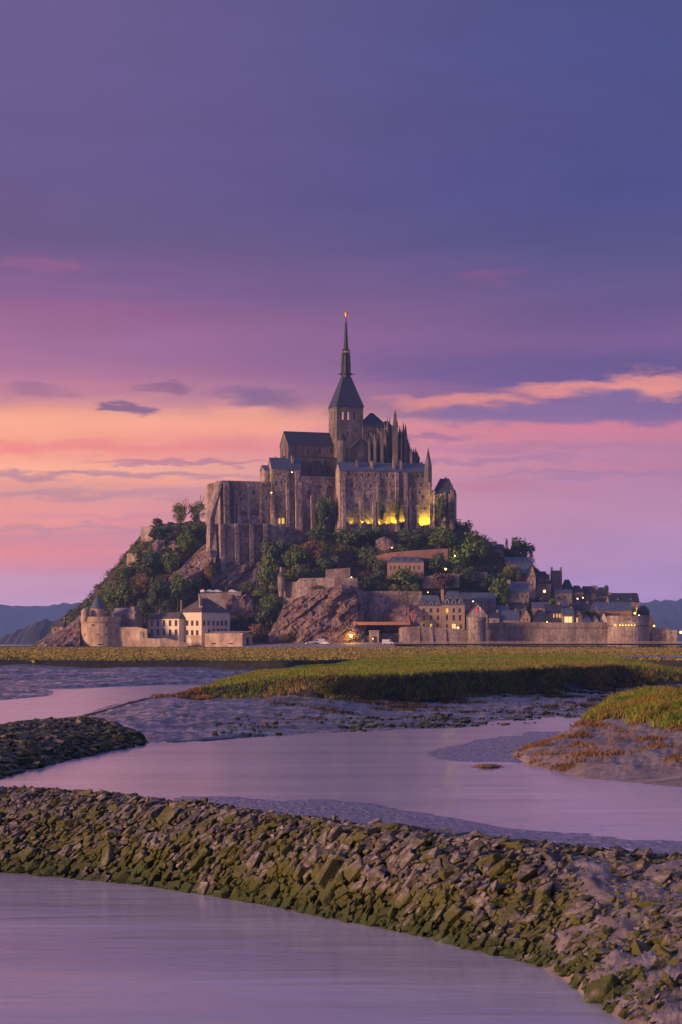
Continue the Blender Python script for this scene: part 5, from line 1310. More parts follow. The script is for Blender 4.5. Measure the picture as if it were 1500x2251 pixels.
b.tube((cx - .25, cy - .05, zt + .62 * h), (cx - .6, cy - .25, zt + .86 * h), .12, .09, 6)
b.tube((cx - .6, cy - .25, zt + .84 * h), (cx - 1.0, cy - .3, zt + 1.12 * h), .07, .03, 5)
b.tube((cx + .25, cy - .05, zt + .62 * h), (cx + .5, cy - .3, zt + .45 * h), .12, .09, 6)
b.build('statue', GOLD, church)
# south transept: gable wall, stair turret
bldg('', '', '', 762, 828, 1040, 1000, 966, 1070, AA, D=11, roof='gable', axis='v', wm=ST2, rm=SLATE3, root=church, pre='transept_', win=[(783, 1008, 7, 15, 'plain', 1), (797, 1008, 7, 15, 'plain', 1), (790, 992, 5, 9, 'hole', 1), (811, 1012, 6, 12, 'plain', 1)], ext=4, oh=.2, butt=[(765, 985, 3, 1.2, 1030), (825, 990, 3, 1.2, 1030)])
s2 = 1066 / F; b = MB(); tx, ty = X(752, 1066), 1066 + 2
b.lathe(tx, ty, [(10 * s2, Z(1050, 1066)), (10 * s2, Z(968, 1066))], 14); b.build('stair_turret', ST2, church)
b = MB(); b.lathe(tx, ty, [(11 * s2, Z(968, 1066)), (1.0 * s2, Z(948, 1066)), (.3 * s2, Z(944, 1066))], 14); b.build('turret_roof', SLATE3, church)
# choir: steep roof, apse and a thicket of buttress pinnacles
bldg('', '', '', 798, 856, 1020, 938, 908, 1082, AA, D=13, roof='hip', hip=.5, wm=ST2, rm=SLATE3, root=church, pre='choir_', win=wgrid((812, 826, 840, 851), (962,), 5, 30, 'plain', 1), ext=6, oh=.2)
chY = 1079
b = MB(); b.lathe(X(858, 1090), 1092, [(28 * 1090 / F, Z(1025, 1090)), (28 * 1090 / F, Z(955, 1090))], 12); b.build('apse_wall', ST2, church)
b = MB(); b.lathe(X(850, 1090), 1092, [(30 * 1090 / F, Z(955, 1090)), (4 * 1090 / F, Z(925, 1090))], 12); b.build('apse_roof', SLATE3, church)
b = MB(); b.lathe(X(868, 1088), 1090, [(44 * 1088 / F, Z(1030, 1088)), (44 * 1088 / F, Z(1012, 1088))], 14); b.build('ambulatory_wall', ST2, church)
def pinnacle(px, pt, pb, hw, Y, spike=.32):
    s = Y / F; x = X(px, Y); w_ = hw * s; zt, zb = Z(pt, Y), Z(pb, Y); zm = zt - (zt - zb) * spike; b = MB()
    b.prism([(x - w_, Y - w_), (x + w_, Y - w_), (x + w_, Y + w_ * 1.6), (x - w_, Y + w_ * 1.6)], zb - 3, zm)
    b.prism([(x - w_ * 1.2, Y - w_ * 1.2), (x + w_ * 1.2, Y - w_ * 1.2), (x + w_ * 1.2, Y + w_ * 1.8), (x - w_ * 1.2, Y + w_ * 1.8)], zm + .004, zm + .35)
    k = .62; b.lathe(x, Y + .2 * w_, [(w_ * 1.05, zm + .35), (w_ * .55, zm + .5 * (zt - zm)), (w_ * .62, zm + .55 * (zt - zm)), (.06, zt - .4), (.12, zt - .25), (.03, zt)], 6)
    for j in range(4):
        z = zm + (zt - zm) * (.2 + .18 * j); rr = w_ * (.9 - .22 * j)
        for q_ in range(4): a = q_ * 1.571 + .78; b.tube((x + rr * .7 * math.cos(a), Y + rr * .7 * math.sin(a), z), (x + (rr + .25) * math.cos(a), Y + (rr + .25) * math.sin(a), z + .25), .12, .04, 4)
    b.build('buttress_pinnacle', ST2, church)
for q_ in ((852, 917, 1015, 2.6, 1078), (857, 914, 1015, 2.4, 1090), (869, 901, 1018, 6.0, 1076), (869, 901, 940, 3.0, 1076), (840, 940, 1015, 3.6, 1074), (879, 934, 1018, 3.0, 1080), (887, 926, 1018, 3.6, 1083), (892, 931, 1020, 3.6, 1078), (863, 936, 1018, 2.6, 1086),
           (824, 950, 1018, 3.4, 1073), (831, 943, 1016, 2.2, 1077), (846, 930, 1016, 2.2, 1084), (874, 925, 1016, 2.2, 1090), (882, 941, 1018, 2.2, 1076), (897, 962, 1020, 2.4, 1080), (812, 958, 1018, 2.6, 1072), (900, 972, 1022, 2.0, 1086), (918, 992, 1022, 1.8, 1082), (904, 982, 1022, 2.6, 1076), (909, 985, 1022, 2.2, 1084), (914, 984, 1022, 2.6, 1078), (921, 1001, 1024, 2.4, 1078), (927, 1015, 1030, 2.4, 1080)): pinnacle(*q_)
def flyer(px0, py0, px1, py1, Y, th=4.0):      # flying buttress between choir wall and pier
    b = MB(); n = 6; vs = []
    for k in range(n + 1):
        t = k / n; px = px0 + (px1 - px0) * t; py = py0 + (py1 - py0) * t; lo = py + th + 9 * t * t
        for yy in (Y, Y + .9): vs += [(X(px, Y), yy, Z(py, Y)), (X(px, Y), yy, Z(lo, Y))]
    fs = []
    for k in range(n):
        a = 4 * k; c = a + 4; fs += [(a, c, c + 1, a + 1), (a + 2, a + 3, c + 3, c + 2), (a, a + 2, c + 2, c), (a + 1, c + 1, c + 3, a + 3)]
    b.add(vs, fs); b.build('flying_buttress', ST2, church)
for q_ in ((812, 948, 824, 962, 1074), (828, 940, 840, 955, 1075), (845, 938, 866, 950, 1079), (872, 945, 886, 958, 1084), (800, 955, 810, 972, 1073), (890, 985, 903, 998, 1080), (902, 1000, 914, 1008, 1080)): flyer(*q_)
# abbot's lodgings: the long slate-roofed range above the floodlights
wcol = [770, 812, 838, 851, 863, 906, 919, 929, 940]
lw = [(768, 1042, 7, 9, 'plain'), (811, 1044, 5, 9), (838, 1044, 5, 9), (852, 1044, 5, 9), (865, 1047, 4, 7), (906, 1044, 4, 9), (919, 1045, 4, 9), (930, 1045, 4, 9), (941, 1046, 3, 7),
      (774, 1066, 4, 10, 'hole'), (774, 1087, 4, 12, 'hole'), (816, 1068, 4, 8, 'hole'), (815, 1092, 4, 9, 'hole'), (841, 1064, 4, 9), (841, 1084, 3, 9, 'hole'), (859, 1064, 3, 9), (912, 1066, 4, 10), (926, 1066, 4, 10), (908, 1091, 4, 8, 'hole'), (923, 1083, 4, 8, 'hole'), (930, 1092, 4, 8, 'hole'),
      (784, 1044, 4, 8), (825, 1044, 4, 8), (797, 1044, 4, 8), (784, 1066, 4, 9, 'trim'), (803, 1066, 4, 9, 'trim'), (848, 1088, 5, 16, 'blind', .9), (862, 1090, 5, 16, 'blind', .9), (803, 1090, 5, 16, 'blind', .9), (880, 1066, 4, 10, 'trim'), (882, 1090, 3, 8, 'hole'), (765, 1112, 3, 7, 'hole'), (908, 1116, 3, 8, 'hole'), (935, 1118, 3, 6, 'hole'), (785, 1110, 3, 7, 'hole')]
bldg('abbey_lodgings', 'long buttressed abbey lodgings with blue slate roof above yellow floodlights', 'building', 748, 948, 1165, 1034, 1019, 1056, 14, pxl=738, roof='gable', wm=ST, rm=SLATE, ext=10, oh=.3, win=lw,
     chim=[(868, 1008, 5, 1.6, ST), (883, 1012, 5, 1.6, ST), (820, 1014, 5, 2.0, ST), (787, 1012, 4, 2.0, ST)],
     butt=[(755, 1050, 3.5, 1.6), (795, 1094, 4, 1.6), (822, 1104, 4, 1.5), (831, 1050, 2.6, 1.2), (872, 1040, 3.5, 2.2), (891, 1040, 4.5, 1.6), (900, 1072, 3, 1.4), (918, 1110, 3, 1.2), (946, 1062, 3, 1.6)], course=[1056])
b = MB()
round_tower('pinnacle_turret', 'slender pointed stone turret at the end of the lodgings', 942, 1057, [(8, 1060), (8, 1030), (7.5, 1026)], ST2, parts=[('spire', [(8.4, 1026), (4.2, 1004), (.4, 984)], ST2)], n=8)
bldg('eastern_block', 'narrow eastern abbey block with steep dark roof and gable crosses', 'building', 951, 996, 1160, 1086, 1052, 1068, -12, D=12, roof='hip', hip=.28, wm=ST, rm=SLATE3, ext=14,
     win=[(962, 1078, 3, 8, 'hole'), (972, 1090, 3, 12), (985, 1090, 3, 12), (966, 1112, 3, 8, 'hole'), (984, 1112, 3, 8, 'hole')], chim=[(976, 1048, 2.5, 6, ST2), (992, 1066, 3, 3, ST2), (999, 1078, 3, 2, ST2)], butt=[(954, 1080, 3, 1.8), (978, 1084, 3, 1.4), (995, 1078, 4, 1.8)], oh=.2)
wall_run('garden_wall', 'reddish garden wall crossing the slope above the mansion', [(826, 1033, 1222, 1232), (850, 1033, 1216, 1232), (905, 1034, 1210, 1228), (985, 1036, 1206, 1224)], mat('reed_wall', [(.30, .16, .12), (.40, .235, .18)], scale=.4, rough=.9), th=1.0)
wall_run('cliff_wall', 'square ivy-topped wall crowning the western cliff', [(310, 1078, 1158, 1200), (336, 1074, 1157, 1200)], RAMP, th=14, ext=8)
wall_run('lookout_wall', 'small square lookout wall on the western skyline', [(279, 1062, 1217, 1246), (303, 1060, 1216, 1240)], LIGHT, th=6, ext=6)

# ---------------------------------------------------------------- lower western works
bldg('sea_chapel', 'tiny stone chapel on the rocks at the far seaward tip', 'chapel', 114, 139, 1394, 1377, 1366, 1010, -8, D=6, roof='gable', wm=ST, rm=SLATE2, win=[(122, 1384, 3, 5, 'hole', 1)], chim=[(138, 1358, 1.6, 3, ST)], ext=6)
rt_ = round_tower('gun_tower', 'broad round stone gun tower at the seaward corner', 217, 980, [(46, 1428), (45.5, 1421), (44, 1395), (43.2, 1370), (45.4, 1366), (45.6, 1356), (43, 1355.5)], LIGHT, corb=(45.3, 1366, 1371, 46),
    slits=[(204, 1374, 7, 3.5), (234, 1374, 4, 4), (185, 1395, 4, 2.5), (215, 1395, 6, 2), (234, 1395, 6, 2), (254, 1387, 3, 3), (177, 1417, 3, 3), (220, 1417, 11, 2.2), (196, 1416, 3, 3), (243, 1414, 3, 3)])
round_tower('watch_turret', 'small cone-roofed turret standing on the round gun tower', 213, 984, [(15, 1362), (15, 1337)], LIGHT, parts=[('roof', [(16.5, 1337.5), (9, 1322), (1.6, 1310), (.4, 1306)], SLATE)], n=18)
round_tower('domed_sentry_box', 'little domed sentry turret at the seaward edge of the gun tower', 187, 982, [(6, 1366), (9, 1358), (9, 1347), (8, 1342), (5, 1338.5), (1, 1337)], LIGHT, n=14)
bldg('gabled_guardhouse', 'roofless gabled guardhouse wall beside the gun tower', 'building', 247, 296, 1380, 1350, 1338, 994, -18, D=8, roof='gable', wm=RAMP, rm=RAMP, win=[(278, 1371, 4, 5, 'hole')], chim=[(290, 1334, 8, 2, RAMP)], ext=5)
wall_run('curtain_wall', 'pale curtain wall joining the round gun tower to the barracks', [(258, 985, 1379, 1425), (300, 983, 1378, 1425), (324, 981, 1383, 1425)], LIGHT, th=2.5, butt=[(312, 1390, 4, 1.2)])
wall_run('apron_wall', 'low rubble apron wall in front of the barracks', [(312, 978, 1402, 1424), (352, 976, 1404, 1424), (362, 976, 1402, 1424), (395, 975, 1410, 1424), (413, 975, 1413, 1424)], LIGHT, th=2)
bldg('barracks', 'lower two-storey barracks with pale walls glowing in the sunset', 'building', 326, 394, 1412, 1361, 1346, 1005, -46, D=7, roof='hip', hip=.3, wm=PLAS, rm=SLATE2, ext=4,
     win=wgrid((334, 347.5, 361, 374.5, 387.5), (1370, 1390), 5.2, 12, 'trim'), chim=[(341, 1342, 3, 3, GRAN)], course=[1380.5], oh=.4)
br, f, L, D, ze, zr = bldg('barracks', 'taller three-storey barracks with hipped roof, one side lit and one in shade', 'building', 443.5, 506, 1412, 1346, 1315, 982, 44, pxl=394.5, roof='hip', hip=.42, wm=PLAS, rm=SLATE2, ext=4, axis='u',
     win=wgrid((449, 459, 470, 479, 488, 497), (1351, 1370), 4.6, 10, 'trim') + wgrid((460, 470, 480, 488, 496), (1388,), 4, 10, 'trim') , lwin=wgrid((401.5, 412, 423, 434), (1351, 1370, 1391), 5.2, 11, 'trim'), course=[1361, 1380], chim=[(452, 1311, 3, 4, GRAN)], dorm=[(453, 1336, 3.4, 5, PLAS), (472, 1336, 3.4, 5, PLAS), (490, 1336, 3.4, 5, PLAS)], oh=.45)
# lower storey of the lit side in rough granite with an archway
fr = Frame2(443.5, 982, 44); b = MB(); Dl = fr.v(394.5)
fa = MB(); face(fa, fr.w(-.12, Dl - .05, 0)[:2], (fr.sa, -fr.ca), Dl + .1, fr.zu(1424), fr.zu(1397), [(Dl * .28, Dl * .55, fr.zu(1424) + .5, fr.zu(1402), .9)])
fa.build('rubble_plinth', LIGHT, br)
round_tower('tall_chimney', 'lone tall chimney stack beside the barracks roof', 399, 1001, [(2.4, 1350), (2.0, 1319)], GRAN, n=8, cat='chimney')
bldg('gun_casemate', 'long low casemate with two gun slits and a sunlit front', 'building', 451, 533, 1421, 1394, 1389, 976, -20, D=12, roof='gable', ridge_v=.9, wm=LIGHT, rm=LIGHT, win=[(470, 1415, 10, 2.6, 'hole'), (508, 1415, 10, 2.6, 'hole')], rwin=[(545, 1410, 6, 16, 'hole')], ext=2, oh=.05)

# bastion on the rock
wall_run('bastion_wall', 'long bastion wall crowning the bare rock', [(622, 1004, 1280, 1330), (652, 1001, 1279, 1330), (660, 1000, 1271, 1330), (735, 998, 1270, 1320), (786, 1000, 1270, 1320)], RAMP, th=3, ext=3, slits=[(672, 1276, 4, 3), (690, 1276, 4, 3)])
round_tower('watch_turret', 'slim round watch turret at the corner of the bastion wall', 618.5, 1000, [(5, 1312), (7, 1296), (8.5, 1284), (8.5, 1268)], RAMP, parts=[('roof', [(9.4, 1268), (5, 1260), (3, 1256)], SLATE2), ('bell_gable', [(3.4, 1257), (3.2, 1249), (1, 1246)], RAMP)], n=14)
wall_run('terrace_wall', 'dark garden terrace wall above the bastion', [(716, 1022, 1252, 1275), (770, 1022, 1248, 1275)], RAMP, th=1.5)
wall_run('retaining_wall', 'broad dark retaining wall between the bare rock and the hotel', [(796, 1003, 1300, 1400), (860, 1002, 1299, 1400), (928, 1003, 1300, 1390)], ST, th=3, ext=2, slits=[(858, 1341, 3, 2)])
wall_run('terrace_wall', 'pale terrace wall with a lamp right of the mansion', [(930, 1019, 1268, 1284), (975, 1018, 1262, 1284), (1010, 1018, 1262, 1282)], GRAN, th=1.2)
wall_run('terrace_wall', 'long low terrace wall under the big green tree', [(1010, 1026, 1258, 1268), (1072, 1026, 1258, 1268)], GRAN, th=1.2)

# ---------------------------------------------------------------- the village
H = lambda *a, **k: bldg(*a, **k)
H('mansion', 'slate-roofed mansion with a row of tall windows on the wooded slope', 'house', 852, 932, 1268, 1236, 1224, 1026, 0, D=11, roof='mansard', hip=.22, wm=mat('pink_granite', [(.30, .20, .175), (.40, .28, .24)], scale=.4, rough=.9), rm=SLATE, win=wgrid((859, 868, 878, 893, 902, 911, 921), (1248,), 4, 9, 'trim') + [(928, 1262, 5, 6, 'hole')], dorm=[(868, 1233, 4, 6), (886, 1233, 4, 6), (903, 1233, 4, 6), (918, 1233, 4, 6)])
yl = mat('hotel_stone', [(.36, .25, .19), (.46, .33, .25)], scale=.4, rough=.9)
H('hotel', 'left wing of the hotel with lamp-lit yellow walls', 'house', 922, 971, 1392, 1332, 1309, 998, 0, D=11, roof='mansard', hip=.16, wm=yl, win=wgrid((932, 948, 963), (1342, 1358), 6, 10, 'trim') + [(932, 1375, 5, 8), (948, 1375, 5, 8, 'lit'), (963, 1375, 5, 8)], dorm=[(933, 1331, 6, 10), (948.5, 1331, 6, 10), (964, 1331, 6, 10)])
H('hotel', 'right wing of the hotel with tall slate mansard and round dormers', 'house', 971.6, 1022, 1392, 1330, 1300, 997, 0, D=11, roof='mansard', hip=.26, wm=yl, win=[(983, 1342, 6, 10, 'lit'), (998, 1342, 6, 10, 'trim'), (1011, 1342, 6, 10, 'trim')] + wgrid((983, 998, 1012), (1358,), 6, 13, 'trim', .8) + [(998, 1377, 9, 12, 'shop'), (983, 1377, 5, 9), (1014, 1377, 5, 9)], dorm=[(983, 1328, 8, 12), (998, 1328, 8, 12), (1013, 1328, 7, 12), (992, 1314, 4, 5), (1005, 1314, 4, 5)], chim=[(973.5, 1296, 6, 3, yl)])
H('long_house', 'long slate roof with four arched dormers behind the hotel', 'house', 1016, 1090, 1348, 1325, 1304, 1010, 0, D=13, roof='gable', win=wgrid((1038, 1058, 1078), (1334,), 5, 8), dorm=[(1022, 1326, 7, 10, GRAN), (1040, 1326, 7, 10, GRAN), (1060, 1326, 7, 10, GRAN), (1079, 1326, 7, 10, GRAN)])
H('gate_house', 'steep-gabled gatehouse rising behind the round rampart tower', 'house', 1026, 1072, 1390, 1352, 1327, 996, 0, D=13, roof='gable', axis='v', rm=SLATE2, win=[(1042, 1352, 4, 9, 'lit'), (1050, 1338, 3, 4, 'hole')])
H('manor', 'dark manor with a massive chimney on the skyline', 'house', 1072, 1108, 1236, 1206, 1198, 1062, 0, D=10, roof='gable', wm=ST, rm=SLATE3, win=[(1081, 1221, 4, 5, 'shop'), (1096, 1219, 3, 6, 'white'), (1087, 1239, 6, 9, 'white')], chim=[(1089, 1189, 10, 5, ST), (1078, 1199, 6, 5, ST)], ext=10)
H('house', 'wide blue-slate house below the big evergreen', 'house', 1112, 1168, 1262, 1241, 1226, 1050, 0, D=12, roof='gable', win=[(1122, 1250, 4, 7), (1150, 1250, 4, 7)], dorm=[(1119, 1240, 5, 9), (1143, 1240, 4, 6)], chim=[(1165, 1224, 7, 5)], ext=8)
H('house', 'red-fronted house squeezed under a blue roof', 'house', 1138, 1173, 1300, 1262, 1243, 1040, 0, D=11, roof='gable', wm=REDW, win=[(1150, 1274, 5, 8), (1162, 1274, 5, 8), (1150, 1290, 5, 8)], ext=8)
H('tall_house', 'tall narrow half-timbered house with pale blue windows', 'house', 1160, 1178, 1325, 1268, 1240, 1032, 0, D=10, roof='gable', axis='v', wm=ST, rm=SLATE3, win=wgrid((1165, 1171), (1286, 1305), 4, 9, 'white') + [(1168, 1266, 4, 7, 'white')], ext=8)
H('tall_house', 'dark steep-roofed house left of the church tower', 'house', 1179, 1212, 1325, 1284, 1256, 1036, 0, D=12, roof='hip', hip=.3, wm=ST, rm=SLATE3, win=wgrid((1186, 1196, 1206), (1292, 1308), 4, 8, 'white'), dorm=[(1190, 1280, 5, 9), (1204, 1280, 5, 9)], chim=[(1208, 1262, 5, 4)], ext=8)
H('village_church', 'square village church tower with four corner finials', 'church', 1213, 1236, 1330, 1254, 1254, 1040, 0, D=6, roof='flat', wm=ST2, win=[(1220, 1276, 4, 10, 'hole', 1), (1229, 1276, 4, 10, 'hole', 1)], chim=[(1214.5, 1248, 1.6, .5, ST2), (1234.5, 1248, 1.6, .5, ST2), (1214.5, 1248, 1.6, 5.5, ST2), (1234.5, 1248, 1.6, 5.5, ST2)], butt=[(1216, 1280, 1.6, .8), (1233, 1280, 1.6, .8)], ext=8)
H('church_nave', 'dark slate nave roof right of the village church tower', 'house', 1236.5, 1262, 1325, 1300, 1274, 1044, 0, D=12, roof='hip', hip=.3, wm=ST, rm=SLATE3, ext=8)
H('house', 'low dark house stepping down from the church nave', 'house', 1256, 1284, 1325, 1302, 1287, 1042, 0, D=10, roof='hip', hip=.3, wm=ST, rm=SLATE3, win=[(1270, 1310, 4, 6)], ext=8)
H('house', 'blue-roofed house below the church tower', 'house', 1221, 1258, 1330, 1304, 1297, 1028, 0, D=9, roof='gable', win=wgrid((1230, 1243), (1314,), 4, 7), ext=6)
H('house', 'granite house with three windows and an end chimney', 'house', 1119, 1163, 1330, 1301, 1280, 1018, 0, D=11, roof='gable', wm=GRAN, rm=SLATE, win=wgrid((1139, 1149, 1159), (1311,), 4, 8) , chim=[(1121, 1275, 7, 5, LIGHT)], ext=6)
H('house', 'dark skyline house with a broad chimney east of the church', 'house', 1284, 1312, 1330, 1304, 1290, 1044, 0, D=10, roof='gable', wm=ST, rm=SLATE3, win=wgrid((1290, 1300), (1312,), 3, 5, 'white'), chim=[(1308, 1287, 8, 5, ST)], ext=8)
H('house', 'dark skyline house with a long sloping roof', 'house', 1310, 1342, 1335, 1310, 1291, 1042, 0, D=10, roof='hip', hip=.3, wm=ST, rm=SLATE3, chim=[(1314, 1288, 5, 5, ST)], ext=8)
H('inn', 'long dark roof with a lamplit gable end above the eastern tower', 'house', 1340, 1405, 1358, 1323, 1305, 1018, 0, D=13, roof='gable', wm=ST, rm=SLATE3, win=[(1400, 1340, 4, 10, 'lit')], dorm=[(1360, 1320, 4, 6), (1388, 1320, 4, 6)], chim=[(1330 + 14, 1302, 7, 6)], ext=6)
H('inn', 'slate-roofed inn with white half-timbered bay over the rampart', 'house', 1314, 1390, 1372, 1342, 1325, 1004, 0, D=12, roof='gable', wm=mat('ochre_wall', [(.26, .16, .10), (.34, .21, .14)], scale=.5, rough=.9), rm=SLATE, win=[(1374, 1347, 5, 11, 'white'), (1381, 1347, 5, 11, 'white'), (1346, 1362, 8, 14, 'shop'), (1360, 1352, 5, 8)], ext=4)
H('house', 'dark boxy house at the eastern end above the rampart', 'house', 1405.6, 1428, 1375, 1342, 1331, 1010, 0, D=10, roof='hip', hip=.3, wm=mat('dark_board', [(.06, .055, .06), (.10, .09, .09)], scale=.5, rough=.9), rm=SLATE3, win=[(1421, 1345, 4, 8, 'white'), (1412, 1358, 4, 7, 'lit')], ext=5)
FR = [ # front row behind the rampart
    ('house', 'blue-grey-roofed low house right of the round rampart tower', 1076, 1098, 1376, 1358, 1346, 994, 'u', SLATE3, GRAN, [(1087, 1366, 4, 6)]),
    ('house', 'long low roof just behind the rampart, left of the pink gable', 1098, 1142, 1376, 1363, 1343, 995, 'u', SLATE, GRAN, []),
    ('house', 'pink-gabled cottage behind the rampart', 1145, 1166, 1376, 1358, 1337, 994, 'v', SLATE, yl, [(1152, 1362, 3, 6), (1160, 1362, 3, 6), (1155, 1350, 3, 5)]),
    ('house', 'dark hipped roof between two gabled cottages', 1172, 1206, 1376, 1367, 1341, 993, 'h', SLATE3, GRAN, []),
    ('house', 'steep gabled cottage with three lit windows', 1199, 1236, 1376, 1347, 1329, 999, 'u', SLATE3, yl, [(1218, 1354, 3, 8, 'lit'), (1225, 1354, 3, 8, 'lit'), (1231, 1354, 3, 8, 'lit')]),
    ('shop_house', 'house with a big glowing yellow shopfront', 1237, 1262, 1376, 1352, 1338, 994, 'u', SLATE, GRAN, [(1249.5, 1362, 18, 14, 'shop')]),
    ('house', 'narrow house with one tall lit window beside the shopfront', 1263, 1281, 1376, 1354, 1342, 995, 'v', SLATE3, ST, [(1269, 1363, 4, 11, 'shop')]),
    ('house', 'hip-roofed low house behind the rampart', 1281, 1302, 1376, 1369, 1352, 993, 'h', SLATE, GRAN, []),
    ('house', 'small orange-gabled dormer house behind the rampart', 1303, 1317, 1376, 1368, 1355, 993, 'v', SLATE, yl, [(1310, 1366, 4, 5, 'lit')]),
    ('house', 'white half-timbered gable behind the rampart', 1318, 1335, 1376, 1362, 1345, 994, 'v', SLATE3, PLAS, [(1326, 1362, 4, 8)]),
    ('house', 'blue-roofed house in the second row left of the steep gables', 1172, 1218, 1350, 1336, 1325, 1008, 'u', SLATE, GRAN, [(1185, 1341, 3, 5, 'white'), (1200, 1341, 3, 5)]),
    ('house', 'large blue-grey sloping roof in the second row', 1216, 1254, 1352, 1344, 1320, 1004, 'h', SLATE, ST, []),
    ('house', 'dark second-row house with small white windows', 1256, 1300, 1352, 1340, 1327, 1010, 'u', SLATE3, ST, [(1270, 1346, 4, 5, 'white'), (1288, 1346, 7, 5, 'white')]),
    ('house', 'dark second-row house under the long inn roof', 1298, 1330, 1360, 1342, 1324, 1008, 'h', SLATE, ST, [(1310, 1350, 4, 6)]),
    ('house', 'low granite house at the foot of the dark round tree', 1094, 1120, 1352, 1342, 1332, 1006, 'u', SLATE, GRAN, [(1104, 1347, 3, 5), (1114, 1347, 3, 5)]),
    ('house', 'low granite house with a tiny lit window above the hipped roof', 1122, 1158, 1345, 1338, 1326, 1010, 'u', SLATE3, GRAN, [(1136, 1342, 3, 4)])]
for nm, lb, a, c, pb_, pe_, pr_, Yh, ax, rmm, wmm, wn in FR:
    H(nm, lb, 'house', a, c, pb_, pe_, pr_, Yh, 0, D=9, roof='hip' if ax == 'h' else 'gable', axis='v' if ax == 'v' else 'u', hip=.32, wm=wmm, rm=rmm, win=wn, ext=6, oh=.25, chim=[(a + (c - a) * .86, pr_ - 4, 4)] if ax == 'u' else ())

# ---------------------------------------------------------------- ramparts of the town
wall_run('rampart', 'rampart wall below the hotel with a ragged top edge', [(877, 984, 1381, 1424), (884, 983, 1378, 1424), (925, 982, 1377, 1424), (980, 982, 1380, 1424), (1032, 982, 1386, 1424)], RAMP, th=3, butt=[(921, 1378, 2.5, .7), (950, 1379, 2.5, .7), (979, 1382, 2.5, .7)])
round_tower('rampart_tower', 'round rampart tower carrying a flagpole beside the hotel', 1050.5, 972, [(20.5, 1424), (20, 1395), (19.6, 1366), (20.8, 1364.5), (20.8, 1357), (19, 1356.5)], RAMP, n=24, slits=[(1062, 1388, 2.5, 3), (1044, 1380, 2.5, 3)])
wall_run('rampart', 'long corbelled rampart in front of the village', [(1068, 984, 1370, 1424), (1140, 984, 1367, 1424), (1200, 983, 1368.5, 1424), (1346, 981, 1368.5, 1424)], RAMP, th=3, corb=(11, 2.6), slits=[(1116, 1370.5, 3, 3), (1128, 1370.5, 3, 3), (1333, 1389, 3, 3), (1104, 1370.5, 3, 3)])
round_tower('rampart_tower', 'broad low eastern rampart tower with a ring of small lamps', 1388, 970, [(47, 1424), (46, 1395), (45, 1377), (47.2, 1373.5), (47.2, 1353.5), (44, 1353)], RAMP, n=36, corb=(47, 1374, 1378.5, 52), slits=[(1352, 1362, 2.6, 3), (1364, 1364, 2.6, 3), (1382, 1361, 3, 3), (1396, 1365, 2.6, 3), (1368, 1395, 3, 3)])
wall_run('rampart', 'dark upper parapet east of the broad tower', [(1408, 985, 1361, 1424), (1438, 985, 1360, 1424)], RAMP, th=3, crenel=(9, 6, 5))
wall_run('rampart', 'low crenellated outwork at the eastern end of the walls', [(1434, 978, 1385, 1426), (1489, 976, 1385, 1426)], ST, th=3, crenel=(19, 15, 5.5), slits=[(1476, 1391, 3, 3)])
# ---------------------------------------------------------------- forecourt, footbridge, pavilion
fc = Loft([(470, [(966, 4.1), (970, 4.3), (984, 4.5), (992, 4.5)]), (560, [(960, 4.1), (964, 4.6), (982, 5.6), (990, 5.8)]), (620, [(958, 4.1), (962, 4.7), (982, 6.1), (990, 6.2)]), (700, [(956, 4.1), (960, 4.8), (982, 6.5), (990, 6.6)]), (880, [(954, 4.1), (958, 4.8), (982, 6.6), (990, 6.7)]), (960, [(954, 4.0), (957, 4.3), (982, 4.6), (990, 4.7)])], 60, 5, lambda x, y, z, t, u: .12 * vnoise(x, y, 3, .2))
fc.build('forecourt', 'forecourt')
def zf(px, Y):
    i = int(min(59, max(0, (px - 470) / (960 - 470) * 59))); return float(np.interp(Y, fc.Y[i], fc.Z[i]))
TIMB = mat('weathered_timber', [(.32, .24, .22), (.42, .32, .29)], scale=.5, rough=.8)
fb_ = empty('footbridge', (X(900, 955), 955, 4), 'long low footbridge on slender piles before the ramparts', 'bridge')
b = MB()
p0, p1 = (X(868, 958), 958.0, Z(1416, 958)), (X(1800, 930), 930.0, Z(1415, 930) - .1)
def bp(t, dy, dz): return (p0[0] + (p1[0] - p0[0]) * t, p0[1] + (p1[1] - p0[1]) * t + dy, p0[2] + (p1[2] - p0[2]) * t + dz)
def beam(b, t0, t1, y0, y1, z0, z1, mi=0):
    b.add([bp(t0, y0, z0), bp(t1, y0, z0), bp(t1, y1, z0), bp(t0, y1, z0), bp(t0, y0, z1), bp(t1, y0, z1), bp(t1, y1, z1), bp(t0, y1, z1)], [(3, 2, 1, 0), (4, 5, 6, 7), (0, 1, 5, 4), (1, 2, 6, 5), (2, 3, 7, 6), (3, 0, 4, 7)], mi)
beam(b, 0, 1, 0, 9, -.55, .15); b.build('deck', IRON, fb_)
b = MB(); beam(b, 0, 1, .2, 8.8, .152, .25); b.build('walkway', TIMB, fb_)
for yy in (.1, 8.8):
    b = MB()
    for zz in (.45, .7, .95, 1.2): beam(b, .02, 1, yy, yy + .06, zz, zz + .07)
    for k in range(64): beam(b, .02 + k * .0155, .02 + k * .0155 + .0006, yy - .01, yy + .09, .2, 1.3)
    b.build('railing', TIMB, fb_)
for k in range(19):
    t = .10 + k * .049; b = MB()
    for yy in (1.0, 7.5):
        q = bp(t, yy, 0); b.tube((q[0], q[1], 2.5), (q[0], q[1], q[2] - .5), .16, .16, 8)
    b.build('pile', IRON, fb_)
pv = empty('pavilion', (X(840, 984), 984, 6.6), 'low modern pavilion with a long orange timber roof edge', 'building')
def pbx(b, a, c, r0, r1, y0, y1, mi=0): b.box(X(a, 984), y0, Z(r1, 984), X(c, 984), y1, Z(r0, 984), mi)
